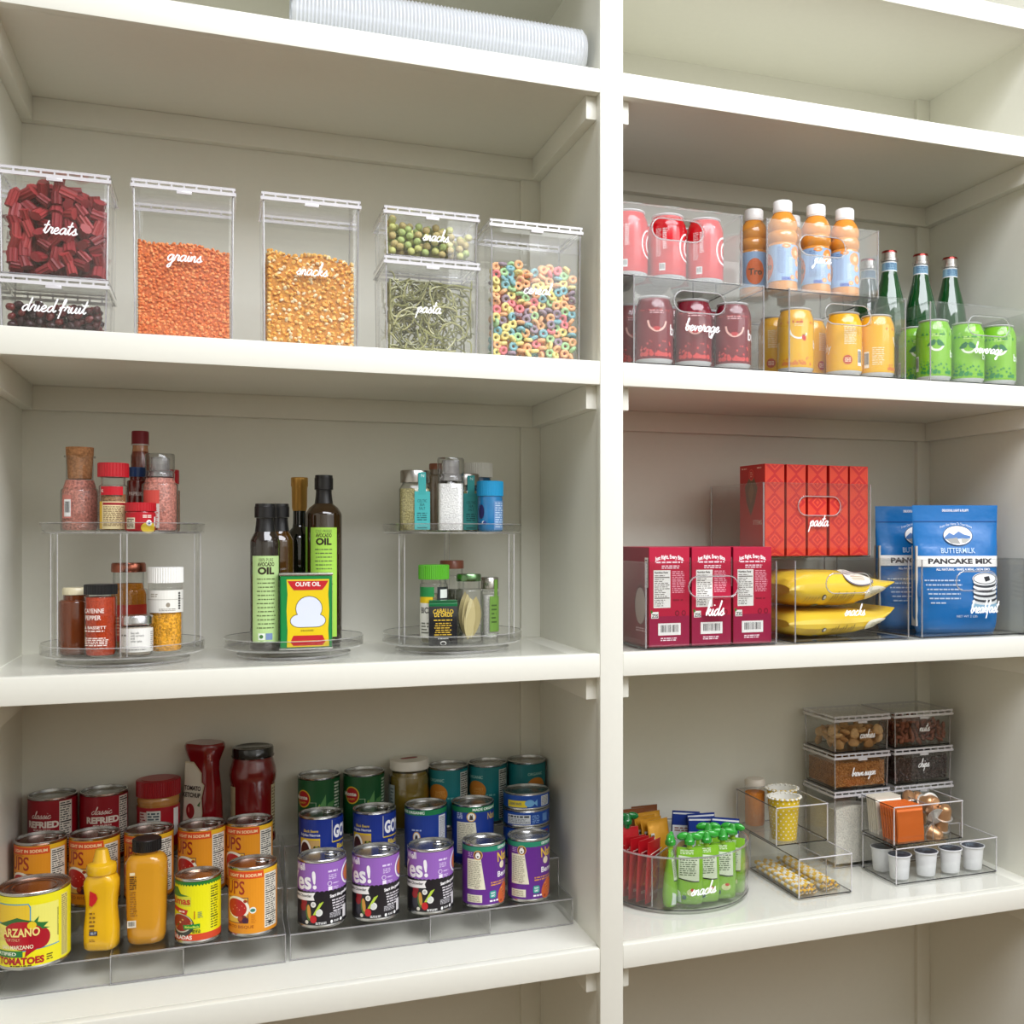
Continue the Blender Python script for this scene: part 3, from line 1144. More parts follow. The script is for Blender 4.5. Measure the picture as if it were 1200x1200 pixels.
# cola: red with a white ribbon curl and columns of print
a = Art()
a.micro(-.012, .052, -.004, .088, 15, (240, 225, 225), 1, .5, 3)
a.micro(-.0245, .040, -.014, .088, 18, (235, 205, 205), 1, .5, 4)
a.rect(-.0185, .016, -.0075, .029, (225, 215, 215), 1)
a.barcode(-.018, .0165, -.008, .0285, 1, 5)
curl = smooth_line([(.040, .082), (.028, .078), (.020, .066), (.020, .050), (.028, .038), (.044, .036)], 6)
a.line(curl, .0032, (248, 244, 244), 1)
curl = smooth_line([(.046, .074), (.036, .070), (.031, .060), (.033, .049), (.042, .046)], 6)
a.line(curl, .0042, (248, 244, 244), 1)
a.line(smooth_line([(.05, .05), (.06, .06), (.07, .05), (.078, .064), (.085, .052)], 5), .004, (248, 244, 244), 1)
cola = soda('bright red cola can, second from the centre upright in the top bin', 'can', (202, 22, 34), (196, 20, 30), a, (0.152, .085, ZB + .1521), -.28, None)
dup(cola, (0.0815, .085, ZB + .1521), -.2, 'bright red cola can closest to the centre upright in the top bin')
dup(cola, (0.2225, .085, ZB + .1521), -.35, 'bright red cola can at the juice side of the top bin')
for i, (x, y) in enumerate(((0.082, .155), (0.152, .158), (0.2225, .155))):
    dup(cola, (x, y, ZB + .1521), .6 + i, 'bright red cola can in the row behind the front cola cans', 'rear cola cans')
# dark red sparkling water: smile with lips, bubbles, white letter
a = Art()
a.line(smooth_line([(-.015, .072), (-.012, .062), (-.004, .0555), (.004, .0555), (.012, .061), (.0165, .071)], 6), .0034, (240, 190, 178), 1)
a.poly([(-.007, .060), (-.002, .0625), (0, .061), (.002, .0625), (.007, .060), (.003, .0555), (-.003, .0555)], (196, 44, 52), 2)
a.micro(-.012, .083, .012, .090, 2, (226, 180, 182), 1, .5, 8)
a.text('bubly', .026, .050, .017, (250, 246, 246), bold=.02, L=1)
dots(a, (205, 62, 62), g, -.028, .028, .013, .040, 34, .0008, .0042)
dots(a, (205, 62, 62), g, -.03, .03, .088, .0915, 16, .0006, .0014)
a.micro(-.07, .03, -.045, .085, 14, (226, 180, 182), 1, .5, 9)
bv = soda('dark red sparkling water can with a smile, second in the lower beverage bin', 'can', (122, 24, 40), (112, 20, 36), a, (0.187, .056, ZB + .0046), -.33, None)
dup(bv, (0.1155, .056, ZB + .0046), -.25, 'dark red sparkling water can with a smile, first from the centre upright')
dup(bv, (0.2610, .056, ZB + .0046), -.36, 'dark red sparkling water can beside the yellow can bin')
for i, x in enumerate((0.1, 0.172, 0.2450)):
    dup(bv, (x, .128, ZB + .0046), -.1 + .3 * i, 'dark red sparkling water can in the row behind the smiling front cans', 'rear dark red cans')
# yellow sparkling water
a = Art()
a.line(smooth_line([(-.014, .074), (-.011, .066), (-.003, .0605), (.005, .060), (.013, .064), (.016, .069)], 6), .0032, (252, 248, 236), 1)
a.ell(.011, .0605, .0038, .0052, (206, 52, 40), 2, 14, .4)
a.line([(.008, .066), (.0145, .0655)], .0014, (86, 128, 50), 2)
dots(a, (216, 120, 40), g, -.028, .028, .013, .032, 26, .0007, .0034)
dots(a, (206, 80, 40), g, -.032, .032, .086, .0915, 14, .0008, .0020)
a.micro(-.006, .080, .010, .086, 2, (246, 226, 170), 1, .5, 8)
o_ = PI * C_
a.micro(-o_ + .0, .055, -o_ + .024, .088, 12, (250, 236, 196), 1, .5, 11)
a.ell(-o_ + .006, .028, .0085, .0085, (196, 84, 48), 1, 20)
a.micro(-o_ + .001, .024, -o_ + .011, .032, 3, (250, 236, 210), 2, .5, 12, 0)
a.barcode(-o_ + .026, .018, -o_ + .036, .047, 1, 7)
a.micro(-.058, .022, -.036, .055, 9, (250, 236, 196), 1, .4, 14)
a.text('bubly', .034, .045, .013, (250, 246, 240), bold=.02, L=1)
ye = soda('yellow sparkling water can with a white smile, first in the yellow bin', 'can', (238, 182, 36), (232, 172, 30), a, (0.384, .056, ZB + .0046), -.40, None)
dup(ye, (0.4825, .056, ZB + .0046), PI - .55, 'yellow sparkling water can turned to its barcode, second in the yellow bin')
dup(ye, (0.5505, .056, ZB + .0046), 1.0, 'yellow sparkling water can turned to its small print, at the green bin side')
for i, x in enumerate((0.386, 0.456, 0.5260)):
    dup(ye, (x, .132, ZB + .0046), 2.2 + i, 'yellow sparkling water can in the row behind the front yellow cans', 'rear yellow cans')
# green sparkling water
a = Art()
a.line(smooth_line([(-.012, .066), (-.006, .0585), (.002, .0565), (.009, .059), (.0145, .066)], 6), .0040, (240, 248, 226), 1)
a.poly([(0, .073), (-.004, .0765), (-.010, .073), (-.0165, .065), (-.010, .0635), (-.003, .066)], (24, 110, 62), 2)
a.poly([(0, .073), (.004, .0765), (.010, .073), (.0165, .065), (.010, .0635), (.003, .066)], (30, 122, 70), 2)
a.micro(-.008, .081, .010, .087, 2, (206, 236, 150), 1, .5, 8)
dots(a, (36, 138, 66), g, -.03, .03, .013, .038, 34, .0007, .0040)
dots(a, (36, 138, 66), g, -.032, .032, .084, .0915, 18, .0007, .0018)
a.barcode(-.046, .020, -.035, .048, 1, 9)
a.text('bubly', .030, .045, .013, (240, 250, 236), bold=.02, L=1)
gr = soda('green sparkling water can with a leaf moustache, first in the green bin', 'can', (132, 196, 48), (124, 190, 44), a, (0.6745, .056, ZB + .0046), -.50, None)
dup(gr, (0.7490, .056, ZB + .0046), -.60, 'green sparkling water can with a leaf moustache, second in the green bin')
dup(gr, (0.8225, .056, ZB + .0046), -.70, 'green sparkling water can with a leaf moustache, third, beside the wall')
for i, x in enumerate((0.684, 0.756, 0.83)):
    dup(gr, (x, .1245, ZB + .0046), -.5 + .1 * i, 'green sparkling water can in the row behind the front green cans', 'rear green cans')

# orange juice bottles
t = thing('juice_bottle', 'orange juice bottle with white cap, second from the cola side', 'bottle', (0.449, .096, ZB + .1521), -.25)
OR = (214, 140, 52)
m = MB()
m.lathe([(.020, .0, OR), (.026, .004), (.0268, .012), (.0262, .020), (.0262, .086), (.0240, .091), (.0268, .097), (.0272, .106), (.0240, .112), (.0262, .118), (.0262, .127), (.022, .138), (.016, .146), (.0138, .150), (.0138, .156)], seg=36)
m.build('bottle_body', 'sauce', t)
m = MB()
m.lathe([(.0170, .149, (244, 243, 240)), (.0172, .151), (.0172, .1655), (.016, .1675), (.0005, .1678)], seg=36)
m.lathe([(.0150, .146, (226, 226, 222)), (.0168, .1465), (.0168, .1485)], seg=30)
m.build('cap', 'plain', t)
m = MB()
a = Art()
P_ = .0265
a.rect(-PI * P_, .022, PI * P_, .086, (150, 184, 220), 0)
for (x, y, w, h, c) in ((.016, .072, .011, .012, (240, 150, 70)), (.022, .035, .007, .008, (238, 146, 60)), (-.004, .083, .008, .004, (236, 150, 70)), (.008, .028, .005, .004, (240, 160, 80)), (.02, .055, .006, .006, (244, 170, 100))):
    a.ell(x, y, w, h, c, 1, 16)
    a.ell(x, y, w * .4, h * .4, (250, 206, 160), 2, 12)
a.micro(-.020, .034, -.005, .082, 16, (96, 120, 170), 1, .45, 20)
a.micro(.001, .034, .010, .064, 8, (196, 214, 236), 1, .6, 21)
a.rect(-.012, .0225, .004, .028, (60, 96, 180), 1)
a.ell(-.045, .05, .017, .024, (226, 108, 48), 1)
a.text('Tro', -.057, .044, .011, (40, 60, 50), L=2, bold=.02)
a.to(m, cyl_map(P_), .005)
m.build('label', 'card', t)
dup(t, (0.3805, .096, ZB + .1521), -.1, 'orange juice bottle with white cap, first at the cola side')
dup(t, (0.5105, .098, ZB + .1521), -.42, 'orange juice bottle with white cap, third, beside the green bottles')
dup(t, (0.3555, .158, ZB + .1521), 1.3, 'orange juice bottle behind the first juice bottle, its orange circle showing')
dup(t, (0.4400, .170, ZB + .1521), .5, 'orange juice bottle in the row behind the front juice bottles', 'rear juice bottles')

# green glass water bottles
t = thing('glass_bottle', 'green glass mineral water bottle, second of the three tall ones', 'bottle', (0.7500, .198, ZB + .0046), -.45)
GB = (14, 70, 28)
m = MB()
m.lathe([(.028, .0, GB), (.0315, .003), (.033, .010), (.033, .125), (.0325, .148), (.0295, .172), (.0235, .198), (.0175, .222), (.0145, .238), (.0135, .262), (.0138, .268)], seg=40)
m.build('bottle_glass', 'dark', t)
m = MB()
m.lathe([(.0152, .258, (206, 202, 198)), (.0166, .2585), (.0166, .2635), (.0150, .2645), (.0150, .2745, (170, 70, 66)), (.0150, .2765), (.0142, .279), (.0005, .2795)], seg=30)
m.build('cap', 'metal', t)
m = MB()
m.lathe([(.01475, .2375, (236, 236, 236)), (.0147, .2395, (150, 190, 212)), (.0142, .2545, (236, 236, 236)), (.0141, .257)], seg=30, cap0=False, cap1=False)
a = Art()
a.micro(-.012, .2405, .012, .254, 4, (90, 130, 170), 1, .5, 5, 0)
a.to(m, cyl_map(.0149), .002)
m.build('neck_label', 'paper', t)
dup(t, (0.6765, .198, ZB + .0046), -.3, 'green glass mineral water bottle closest to the juice bin')
dup(t, (0.8210, .198, ZB + .0046), -.2, 'green glass mineral water bottle closest to the side wall')
dup(t, (0.6730, .2665, ZB + .0046), -.2, 'green glass mineral water bottle at the back, seen through the juice bin')

# ------------------------------------------------------------------ crimson boxes
CR = (172, 22, 62)
t = thing('snack_box', 'crimson snack box with white nutrition panel, middle of the three', 'box', (0.2205, .055 + .07, CB + .0048))
m = MB()
m.box(-.0368, .0368, -.07, .07, 0, .1655, CR, bev=.0012)
m.build('carton', 'card', t)
a = Art()
a.rect(-.0366, .0, .0366, .05, (150, 24, 66), 0)
a.rect(-.0366, .05, .0366, .165, (182, 24, 60), 0)
a.text('Just Right, Every Bite.', 0, .1465, .0062, (250, 245, 245), w=.052, al='c', bold=.03, L=1, arc=.004)
a.micro(-.024, .138, .026, .1425, 1, (245, 220, 228), 1, .6, 3, .1)
a.micro(-.014, .129, .020, .1355, 2, (245, 220, 228), 1, .55, 3, .1)
a.rect(-.0288, .064, .0018, .127, (236, 234, 228), 1)
a.text('Nutrition Facts', -.0270, .1215, .0034, (60, 56, 52), w=.024, bold=.03, L=2)
a.micro(-.027, .066, .000, .1195, 17, (110, 104, 98), 2, .42, 5, .5, (1, 12))
a.micro(.005, .088, .030, .126, 12, (232, 160, 176), 1, .5, 6, .2)
a.micro(.006, .074, .028, .079, 1, (140, 14, 44), 1, .6, 6, .2)
a.rect(-.033, .0465, -.020, .0575, (238, 236, 230), 1)
a.text('ZIS', -.0322, .0478, .0055, (40, 36, 36), w=.0115, L=2, bold=.02)
a.poly([(-.0335, .054), (-.0345, .060), (-.0315, .0605), (-.030, .0565)], (70, 120, 44), 2)
for x in (.014, .026):
    a.ell(x, .0545, .0042, .0048, (120, 12, 36), 1, 14)
    a.ell(x, .0545, .0026, .003, (172, 22, 62), 2, 12)
a.rect(-.0205, .018, .0205, .038, (238, 236, 232), 1)
a.barcode(-.0185, .0195, .0185, .037, 1, 5, (238, 236, 232))
a.micro(-.016, .008, .016, .0145, 2, (245, 225, 232), 1, .55, 9, .1)
m = MB()
a.to(m, flat_map((0, -.0702, 0), (1, 0, 0)))
b = Art()
b.rect(-.069, .0, .069, .165, (134, 20, 48), 0)
b.ell(.032, .068, .027, .034, (96, 24, 40), 1)
b.ell(.032, .066, .024, .031, (196, 180, 172), 2)
b.rect(.052, .098, .067, .148, (222, 216, 210), 1)
b.micro(.054, .100, .066, .146, 9, (120, 100, 100), 2, .4, 3)
b.micro(.012, .022, .055, .030, 2, (220, 190, 196), 1, .6, 3)
b.poly([(.054, .085), (.062, .100), (.058, .078)], (60, 104, 60), 2)
b.to(m, flat_map((-.0370, 0, 0), (0, -1, 0)))
m.build('print', 'card', t)
dup(t, (0.1425, .125, CB + .0048), 0, 'crimson snack box closest to the centre upright, oval on its side')
dup(t, (0.2985, .125, CB + .0048), 0, 'crimson snack box beside the yellow chip bags')

# ------------------------------------------------------------------ red pasta boxes
t = thing('pasta_box', 'red diamond patterned pasta box, third of the row of five', 'box', (0.4735, .146 + .035, CB + .1521), .05)
m = MB()
m.box(-.0205, .0205, -.045, .045, 0, .1685, (214, 44, 38), bev=.0012)
m.build('carton', 'card', t)
a = Art()
a.rect(-.0203, .0005, .0203, .168, (226, 72, 48), 0)
for k in range(-1, 5):
    zc = .020 + k * .0345 + .010
    for (rw, rh, c, L) in ((.0200, .0185, (206, 42, 42), 1), (.0125, .0115, (230, 80, 54), 2), (.0085, .0085, (208, 46, 44), 3), (.0035, .0040, (228, 78, 52), 4)):
        a.poly([(0, min(max(zc - rh, .001), .1675)), (rw, min(max(zc, .001), .1675)), (0, min(max(zc + rh, .001), .1675)), (-rw, min(max(zc, .001), .1675))], c, L)
m = MB()
a.to(m, flat_map((0, -.0452, 0), (1, 0, 0)))
b = Art()
b.rect(-.0445, .0005, .0445, .168, (188, 38, 36), 0)
b.poly([(.0, .155), (.020, .125), (.010, .098), (-.004, .074), (-.020, .100), (-.026, .128)], (112, 84, 60), 1)
b.poly([(.0, .135), (.008, .120), (-.004, .095), (-.014, .118)], (140, 108, 76), 2)
b.ell(-.002, .150, .009, .011, (222, 84, 66), 2)
b.ell(-.002, .150, .0072, .009, (196, 40, 38), 3)
b.micro(-.006, .145, .003, .156, 3, (230, 150, 130), 4, .5, 2)
b.micro(.018, .160, .040, .164, 1, (236, 190, 170), 1, .6, 2)
b.micro(-.038, .160, -.018, .164, 1, (236, 190, 170), 1, .6, 3)
b.text('STEMS', .004, .058, .008, (214, 180, 160), w=.032, L=1, bold=.02)
b.to(m, flat_map((-.0207, 0, 0), (0, -1, 0)))
m.build('print', 'card', t)
for i, (x, w) in enumerate(((0.3815, 'first of the row, its side showing'), (0.4275, 'second of the row of five'), (0.5210, 'fourth of the row of five'), (0.5665, 'last of the row, beside the pancake pouches'))):
    dup(t, (x, .181 + (x - .4735) * .05, CB + .1521), .05, 'red diamond patterned pasta box, ' + w)


# ------------------------------------------------------------------ yellow chip bags
def chip_bag(label, zc, hh, tip, seed):
    t = thing('chip_bag', label, 'bag', (0.4965, .17, zc))
    g = random.Random(seed)
    prof = [(-.112, .30, .0), (-.104, .62, .0), (-.085, .92, .0), (-.055, 1.0, .0), (0, 1.0, .0), (.035, .92, .05), (.06, .72, .12), (.082, .45, .30), (.10, .20, .62), (.111, .05, .95)]
    secs = []
    n = 24
    for x, k, lift in prof:
        dz, dy = hh * k, .103 * (0.86 + .14 * k)
        rr = []
        for i in range(n):
            a_ = 2 * PI * i / n
            cy, sz = math.cos(a_), math.sin(a_)
            wob = 1 + g.uniform(-.075, .045)
            rr.append((x + g.uniform(-.001, .001), dy * math.copysign(abs(cy) ** .6, cy), lift * tip + dz * wob * math.copysign(abs(sz) ** .85, sz)))
        secs.append(rr)
    m = MB()
    m.loft(secs, (240, 204, 66))
    m.build('bag_body', 'film', t, sharp=28)

    def fm(x, y, o):
        for i in range(len(prof) - 1):
            if prof[i][0] <= x <= prof[i + 1][0]:
                f = (x - prof[i][0]) / (prof[i + 1][0] - prof[i][0])
                k = prof[i][1] * (1 - f) + prof[i + 1][1] * f
                lf = prof[i][2] * (1 - f) + prof[i + 1][2] * f
                break
        else:
            k, lf = .2, 0
        dz = hh * k
        z = y * dz
        s_ = min(abs(y), .985)
        cc = (1 - s_ ** (2 / .85)) ** .3
        return (x, -(.103 * (.86 + .14 * k)) * cc - .0035 - o, lf * tip + z)
    a = Art()
    if seed == 4:
        a.ell(.030, .62, .030, .42, (120, 116, 140), 1, 24)
        a.ell(.030, .66, .028, .40, (240, 234, 214), 2, 24)
        a.micro(.014, .50, .045, .75, 3, (170, 140, 110), 3, .4, 3)
    a.ell(.062, -.35, .024, .52, (238, 232, 212), 2, 22)
    a.micro(.050, -.5, .072, -.1, 4, (170, 160, 120), 3, .4, 4)
    for i in range(9):
        a.line([(-.036 + .0055 * i, -.88), (-.030 + .0055 * i, -.30 + .1 * (i % 3))], .0016, (120, 92, 24), 1)
    for i in range(5):
        a.line([(-.085 + .006 * i, -.75), (-.082 + .006 * i, -.35)], .0012, (150, 116, 30), 1)
    a.ell(-.048, -.40, .0042, .16, (40, 40, 60), 1, 14)
    a.ell(-.047, -.40, .0026, .10, (236, 232, 220), 2, 12)
    a.ell(-.052, -.86, .005, .07, (70, 120, 150), 1, 12)
    m = MB()
    b = Art()
    # fine rows so that the print follows the bag
    for tris, c, L in a.it:
        out = []
        for tr in tris:
            for pg in clip_strips(tr, .004, None, None):
                sw = [[(p[1], p[0]) for p in pg][::-1]]
                for q in sw:
                    for k in range(1, len(q) - 1):
                        for pc in clip_strips([q[0], q[k], q[k + 1]], .12, None, None):
                            r = [(p[1], p[0]) for p in pc][::-1]
                            for j in range(1, len(r) - 1):
                                out.append([r[0], r[j], r[j + 1]])
        b.it.append((out, c, L))
    b.to(m, fm)
    m.build('print', 'card', t)


chip_bag('crumpled yellow chip bag, upper one of two in the snacks bin', CB + .0925, .0335, .012, 4)
chip_bag('crumpled yellow chip bag, lower one of two in the snacks bin', CB + .0315, .0265, .026, 5)


# ------------------------------------------------------------------ blue pancake mix pouches
def pouch(label, x, y, rz):
    W2, H = .0835, .243
    lev = [(0, .90, .022), (.004, .93, .027), (.03, .97, .031), (.09, .975, .027), (.15, .985, .018), (.185, .99, .009), (.202, .99, .0042), (.206, .99, .0030), (.222, .995, .0024), (.243, 1.0, .0018)]

    def at(z):
        for i in range(len(lev) - 1):
            if z <= lev[i + 1][0]:
                f = (z - lev[i][0]) / (lev[i + 1][0] - lev[i][0])
                return [lev[i][k] * (1 - f) + lev[i + 1][k] * f for k in (1, 2)]
        return lev[-1][1:]
    t = thing('mix_pouch', label, 'pouch', (x, y, CB + .0048), rz)
    m = MB()
    secs = []
    n = 32
    for z in [H * i / 24 for i in range(25)]:
        k, d = at(z)
        r = []
        for i in range(n):
            a_ = 2 * PI * i / n
            cx, sy = math.cos(a_), math.sin(a_)
            r.append((W2 * k * math.copysign(abs(cx) ** .55, cx), d * sy + .0012 * math.sin(z * 90 + 3 * cx) * (1 if .02 < z < .2 else 0), z))
        secs.append(r)
    m.loft(secs, (18, 108, 178))
    m.build('pouch_body', 'film', t, sharp=70)

    def fm(px, py, o):
        k, d = at(max(0, py))
        u = min(abs(px) / (W2 * k), .999)
        c = (1 - u ** (2 / .55))
        return (px, -d * math.sqrt(max(c, 0)) - .0012 - o, py)
    a = Art()
    a.text('DELICIOUS, LIGHT & FLUFFY', 0, .231, .0042, (240, 244, 250), w=.052, al='c', bold=.03, L=1)
    a.text('From Our Home To Your Home', 0, .2055, .0045, (220, 232, 246), w=.062, al='c', L=1, arc=.007)
    a.rect(-.082, .2115, .082, .2128, (20, 80, 150), 1)
    a.ell(.002, .185, .029, .0195, (24, 60, 100), 1, 30)
    a.ell(.002, .185, .0275, .018, (240, 240, 238), 2, 30)
    a.poly([(-.024, .182), (-.014, .1905), (-.006, .186), (.004, .193), (.014, .187), (.026, .184), (.026, .179), (-.024, .178)], (60, 110, 170), 3)
    a.poly([(-.022, .178), (.0, .181), (.006, .169), (-.012, .170)], (150, 150, 146), 3)
    a.poly([(.008, .180), (.026, .178), (.016, .171), (.009, .170)], (168, 168, 162), 3)
    a.text('BUTTERMILK', .0, .1515, .0098, (190, 216, 240), w=.066, al='c', L=1, bold=.005)
    a.rect(-.0775, .1255, .0795, .146, (240, 240, 236), 1)
    a.text('PANCAKE MIX', .004, .1315, .0092, (40, 38, 46), w=.125, al='c', L=2, bold=.045)
    a.text('ALL NATURAL - MAKE A MEAL - NON GMO', .008, .1185, .0042, (235, 240, 246), w=.105, al='c', L=1, bold=.03)
    for i in range(6):
        a.micro(-.066 + .002 * i, .098 - .0085 * i, .004 - (.03 if i == 5 else 0), .1015 - .0085 * i, 1, (190, 210, 234), 1, .75, 30 + i, .1)
    for i, (w, c) in enumerate(((.034, (236, 238, 238)), (.030, (60, 64, 70)), (.031, (236, 238, 238)), (.030, (60, 64, 70)), (.031, (236, 238, 238)), (.030, (60, 64, 70)), (.031, (236, 238, 238)), (.029, (60, 64, 70)), (.030, (236, 238, 238)))):
        a.ell(.050, .060 + .0046 * i, w * .82, .0068, c, 1 + i * .5, 22)
    a.ell(.050, .052, .030, .010, (150, 190, 214), .5, 22)
    a.ell(.050, .103, .026, .0115, (238, 240, 240), 6, 24)
    a.line([(.050 + .024 * math.cos(q / 3), .103 + .0100 * math.sin(q / 3)) for q in range(20)], .0014, (50, 54, 60), 6.5)
    a.poly([(.047, .106), (.058, .108), (.060, .100), (.050, .097)], (40, 40, 46), 7)
    a.text('NET WT 2 LBS', .012, .030, .0042, (210, 224, 240), w=.040, L=1, al='c')
    m = MB()
    a.to(m, fm, .004, eps=.00009)
    m.build('print', 'card', t)
    m = MB()
    m.prism([(-.0795, -.012), (-.0765, -.012), (-.0775, .012), (-.0805, .012)], .012, .165, (206, 200, 190))
    m.build('side_gusset', 'card', t)


pouch('blue pancake mix pouch standing in front of the other in the breakfast bin', 0.7600, .105, -.30)
pouch('blue pancake mix pouch standing behind the other in the breakfast bin', 0.7350, .195, -.22)
# ------------------------------------------------------------------ turntables
def post(m, x, y, z0, z1, r=.0052):
    m.lathe([(r, z0), (r, z1)], x, y, 16, cap0=False, cap1=False, mi=0)
    m.lathe([(r * .55, z0), (r * .55, z1)], x, y, 12, cap0=False, cap1=False, mi=0)
    m.lathe([(r + .0022, z0), (r + .0022, z0 + .008)], x, y, 16, mi=0)
    for s_ in (-1, 1):
        m.box(x + s_ * r * .82 - .0005, x + s_ * r * .82 + .0005, y - r * .55, y - r * .50, z0, z1, mi=1)


def dish(m, r, z0, z1, t=.0022, floor=.0022, seg=72):
    """round tray: floor at z0, rim up to z1"""
    m.lathe([(.002, z0), (r - .004, z0), (r - .0008, z0 + .003), (r, z1), (r - t, z1), (r - t - .001, z0 + .005), (r - .007, z0 + floor), (.002, z0 + floor)], seg=seg, cap0=False, cap1=False)
    m.lathe([(r + .0003, z1 - .0012), (r + .0006, z1), (r - t, z1 + .0004)], seg=seg, cap0=False, cap1=False, mi=1)
    m.lathe([(r - .0035, z0 - .0003), (r - .0008, z0 + .0028)], seg=seg, cap0=False, cap1=False, mi=1)


def turntable(label, x, y, r, posts=None, top=None):
    t = thing('turntable', label, 'turntable', (x, y, ZC - .0028))
    m = MB()
    m.lathe([(r * .80, 0), (r * .81, .004), (r * .78, .0085)], seg=64)
    m.lathe([(r * .80, .0002), (r * .812, .0035)], seg=64, mi=1, cap0=False, cap1=False)
    m.build('base', ['smoke', 'edge'], t)
    m = MB()
    dish(m, r, .0125, .030)
    m.lathe([(r * .5, .0087), (r * .5, .0124)], seg=40, mi=0)
    m.build('tray', ['smoke', 'edge'], t)
    if posts:
        for a in posts:
            m = MB()
            post(m, (r - .011) * math.sin(R(a)), -(r - .011) * math.cos(R(a)), .0150, .1928)
            m.build('post', ['clear', 'rim'], t)
        m = MB()
        dish(m, r, .1930, .2090)
        m.build('upper_tray', ['smoke', 'edge'], t)
    return t


turntable('clear two tier turntable of red and orange spices at the far side of the row', -0.7015, .192, .115, (-58, 4, 92))
turntable('clear single tier turntable holding the oil bottles and olive oil tin', -0.4525, .192, .1080)
turntable('clear two tier turntable of green and blue spices beside the centre upright', -0.1965, .192, .1165, (-62, 174, 54))
ZL = ZC - .0028 + .0148      # floor of the lower trays
ZU = ZC - .0028 + .1953      # floor of the upper trays


def multi(name, label, cat, x, y, z, parts, rz=0, group=None):
    """parts: (name, material, profile | function(mb), segments)"""
    t = thing(name, label, cat, (x, y, z), rz, group)
    for p in parts:
        m = MB()
        if callable(p[2]):
            p[2](m)
        else:
            m.lathe(p[2], seg=p[3] if len(p) > 3 else 36, cap0=True, cap1=True)
        m.build(p[0], p[1], t, sharp=45)
    return t


def lab(r, draw, z=0.0, du=.004):
    def f(m):
        a = Art()
        draw(a)
        a.to(m, cyl_map(r, z), du)
    return f


def jar_prof(r, h, rn, hs, c=None):
    """bottle outline: wall to hs, rounded shoulder, neck of rn to h"""
    p = [(r * .86, 0), (r * .97, .002), (r, .006), (r, hs)]
    for i in range(1, 6):
        q = PI / 2 * i / 5
        p.append((rn + (r - rn) * math.cos(q), hs + (r - rn) * .8 * math.sin(q)))
    p.append((rn, h))
    if c:
        p = [(a_, b_, c) for a_, b_ in p]
    return p


def fill(r, h, c, rn=None, hs=None):
    return [(r * .85, .0025, c), (r - .0018, .006, c), (r - .0018, min(h, hs or h), c)] + ([(rn, h, c)] if rn else []) + [(.0005, h + .0006, c)]


def capprof(r, z0, z1, c, bev=.0012):
    return [(r, z0, c), (r, z1 - bev, c), (r - bev, z1, c), (.0005, z1, c)]


def ribs(m, r, z0, z1, n, c):
    pts = []
    for i in range(n * 2):
        rr = r if i % 2 else r * .965
        pts.append((rr * math.cos(PI * i / n), rr * math.sin(PI * i / n)))
    m.prism(pts, z0, z1 - .0008, c)
    m.lathe([(r * .98, z1 - .0008, c), (r * .95, z1, c), (.0005, z1, c)], seg=n * 2)


# --- far two-tier turntable, upper tray
PK, PKD = (200, 132, 118), (176, 96, 84)
multi('spice_jar', 'glass jar of pink salt with a cork stopper on the upper tray', 'jar', -0.761, .178, ZU, [
    ('salt', 'salt', fill(.0258, .077, PK, .019, .060)),
    ('glass_body', 'glass', jar_prof(.0262, .110, .0185, .060) + [(.0212, .110), (.0215, .113), (.0185, .114)]),
    ('cork_stopper', 'cork', [(.0160, .079, (176, 124, 84)), (.0178, .108, (178, 128, 88)), (.0186, .1145), (.0190, .126, (182, 132, 92)), (.0005, .1262, (176, 124, 84))]),
    ('label', 'paper', lab(.0264, lambda a: (a.rect(-.0245, .020, -.0085, .054, (206, 130, 118), 0), a.rect(-.0205, .0225, -.0095, .048, (236, 232, 228), 1), a.barcode(-.0200, .024, -.0100, .0470, 2, 4)))),
])
multi('spice_jar', 'red capped spice jar with a cream label on the upper tray', 'jar', -0.7115, .128, ZU, [
    ('spice', 'herbs', fill(.0185, .055, (150, 110, 70))),
    ('glass_body', 'glass', jar_prof(.0192, .080, .0160, .066)),
    ('lid', 'plain', lambda m: (ribs(m, .0212, .080, .1005, 34, (186, 22, 36)),)),
    ('label', 'paper', lab(.0194, lambda a: (a.rect(-.019, .004, .0215, .044, (226, 208, 160), 0), a.rect(-.019, .004, -.0135, .044, (222, 178, 40), 1), a.micro(-.0110, .008, .0195, .0375, 13, (120, 92, 60), 1, .5, 4),
                                                 a.rect(-.012, .039, .0205, .0425, (150, 30, 40), 1), a.rect(-.016, .0535, .017, .066, (190, 26, 40), 0), a.text('K', -.0145, .0575, .004, (240, 230, 220), L=1, bold=.02)))),
], -.08)
multi('spice_jar', 'small squat red capped jar with a yellow and red label, front of the upper tray', 'jar', -0.6735, .108, ZU, [
    ('jar_body', 'gloss', [(.0185, 0, (170, 24, 34)), (.0200, .003), (.0200, .027), (.0190, .030)]),
    ('lid', 'plain', lambda m: (ribs(m, .0210, .030, .0425, 36, (182, 20, 34)),)),
    ('label', 'paper', lab(.0202, lambda a: (a.rect(-.030, .002, .030, .0275, (182, 26, 38), 0), a.rect(-.0215, .004, -.0065, .0205, (226, 214, 186), 1), a.micro(-.020, .006, -.008, .0195, 5, (90, 70, 60), 2, .5, 3, .1, (0,)),
                                                  a.ell(.013, .006, .0115, .0085, (232, 200, 60), 1), a.ell(.013, .013, .0045, .0045, (240, 238, 232), 2), a.ell(.013, .013, .002, .002, (60, 90, 160), 3),
                                                  a.micro(.004, .020, .018, .025, 2, (240, 225, 210), 1, .55, 5, .1), a.rect(.0225, .008, .0265, .022, (236, 232, 224), 1)))),
])
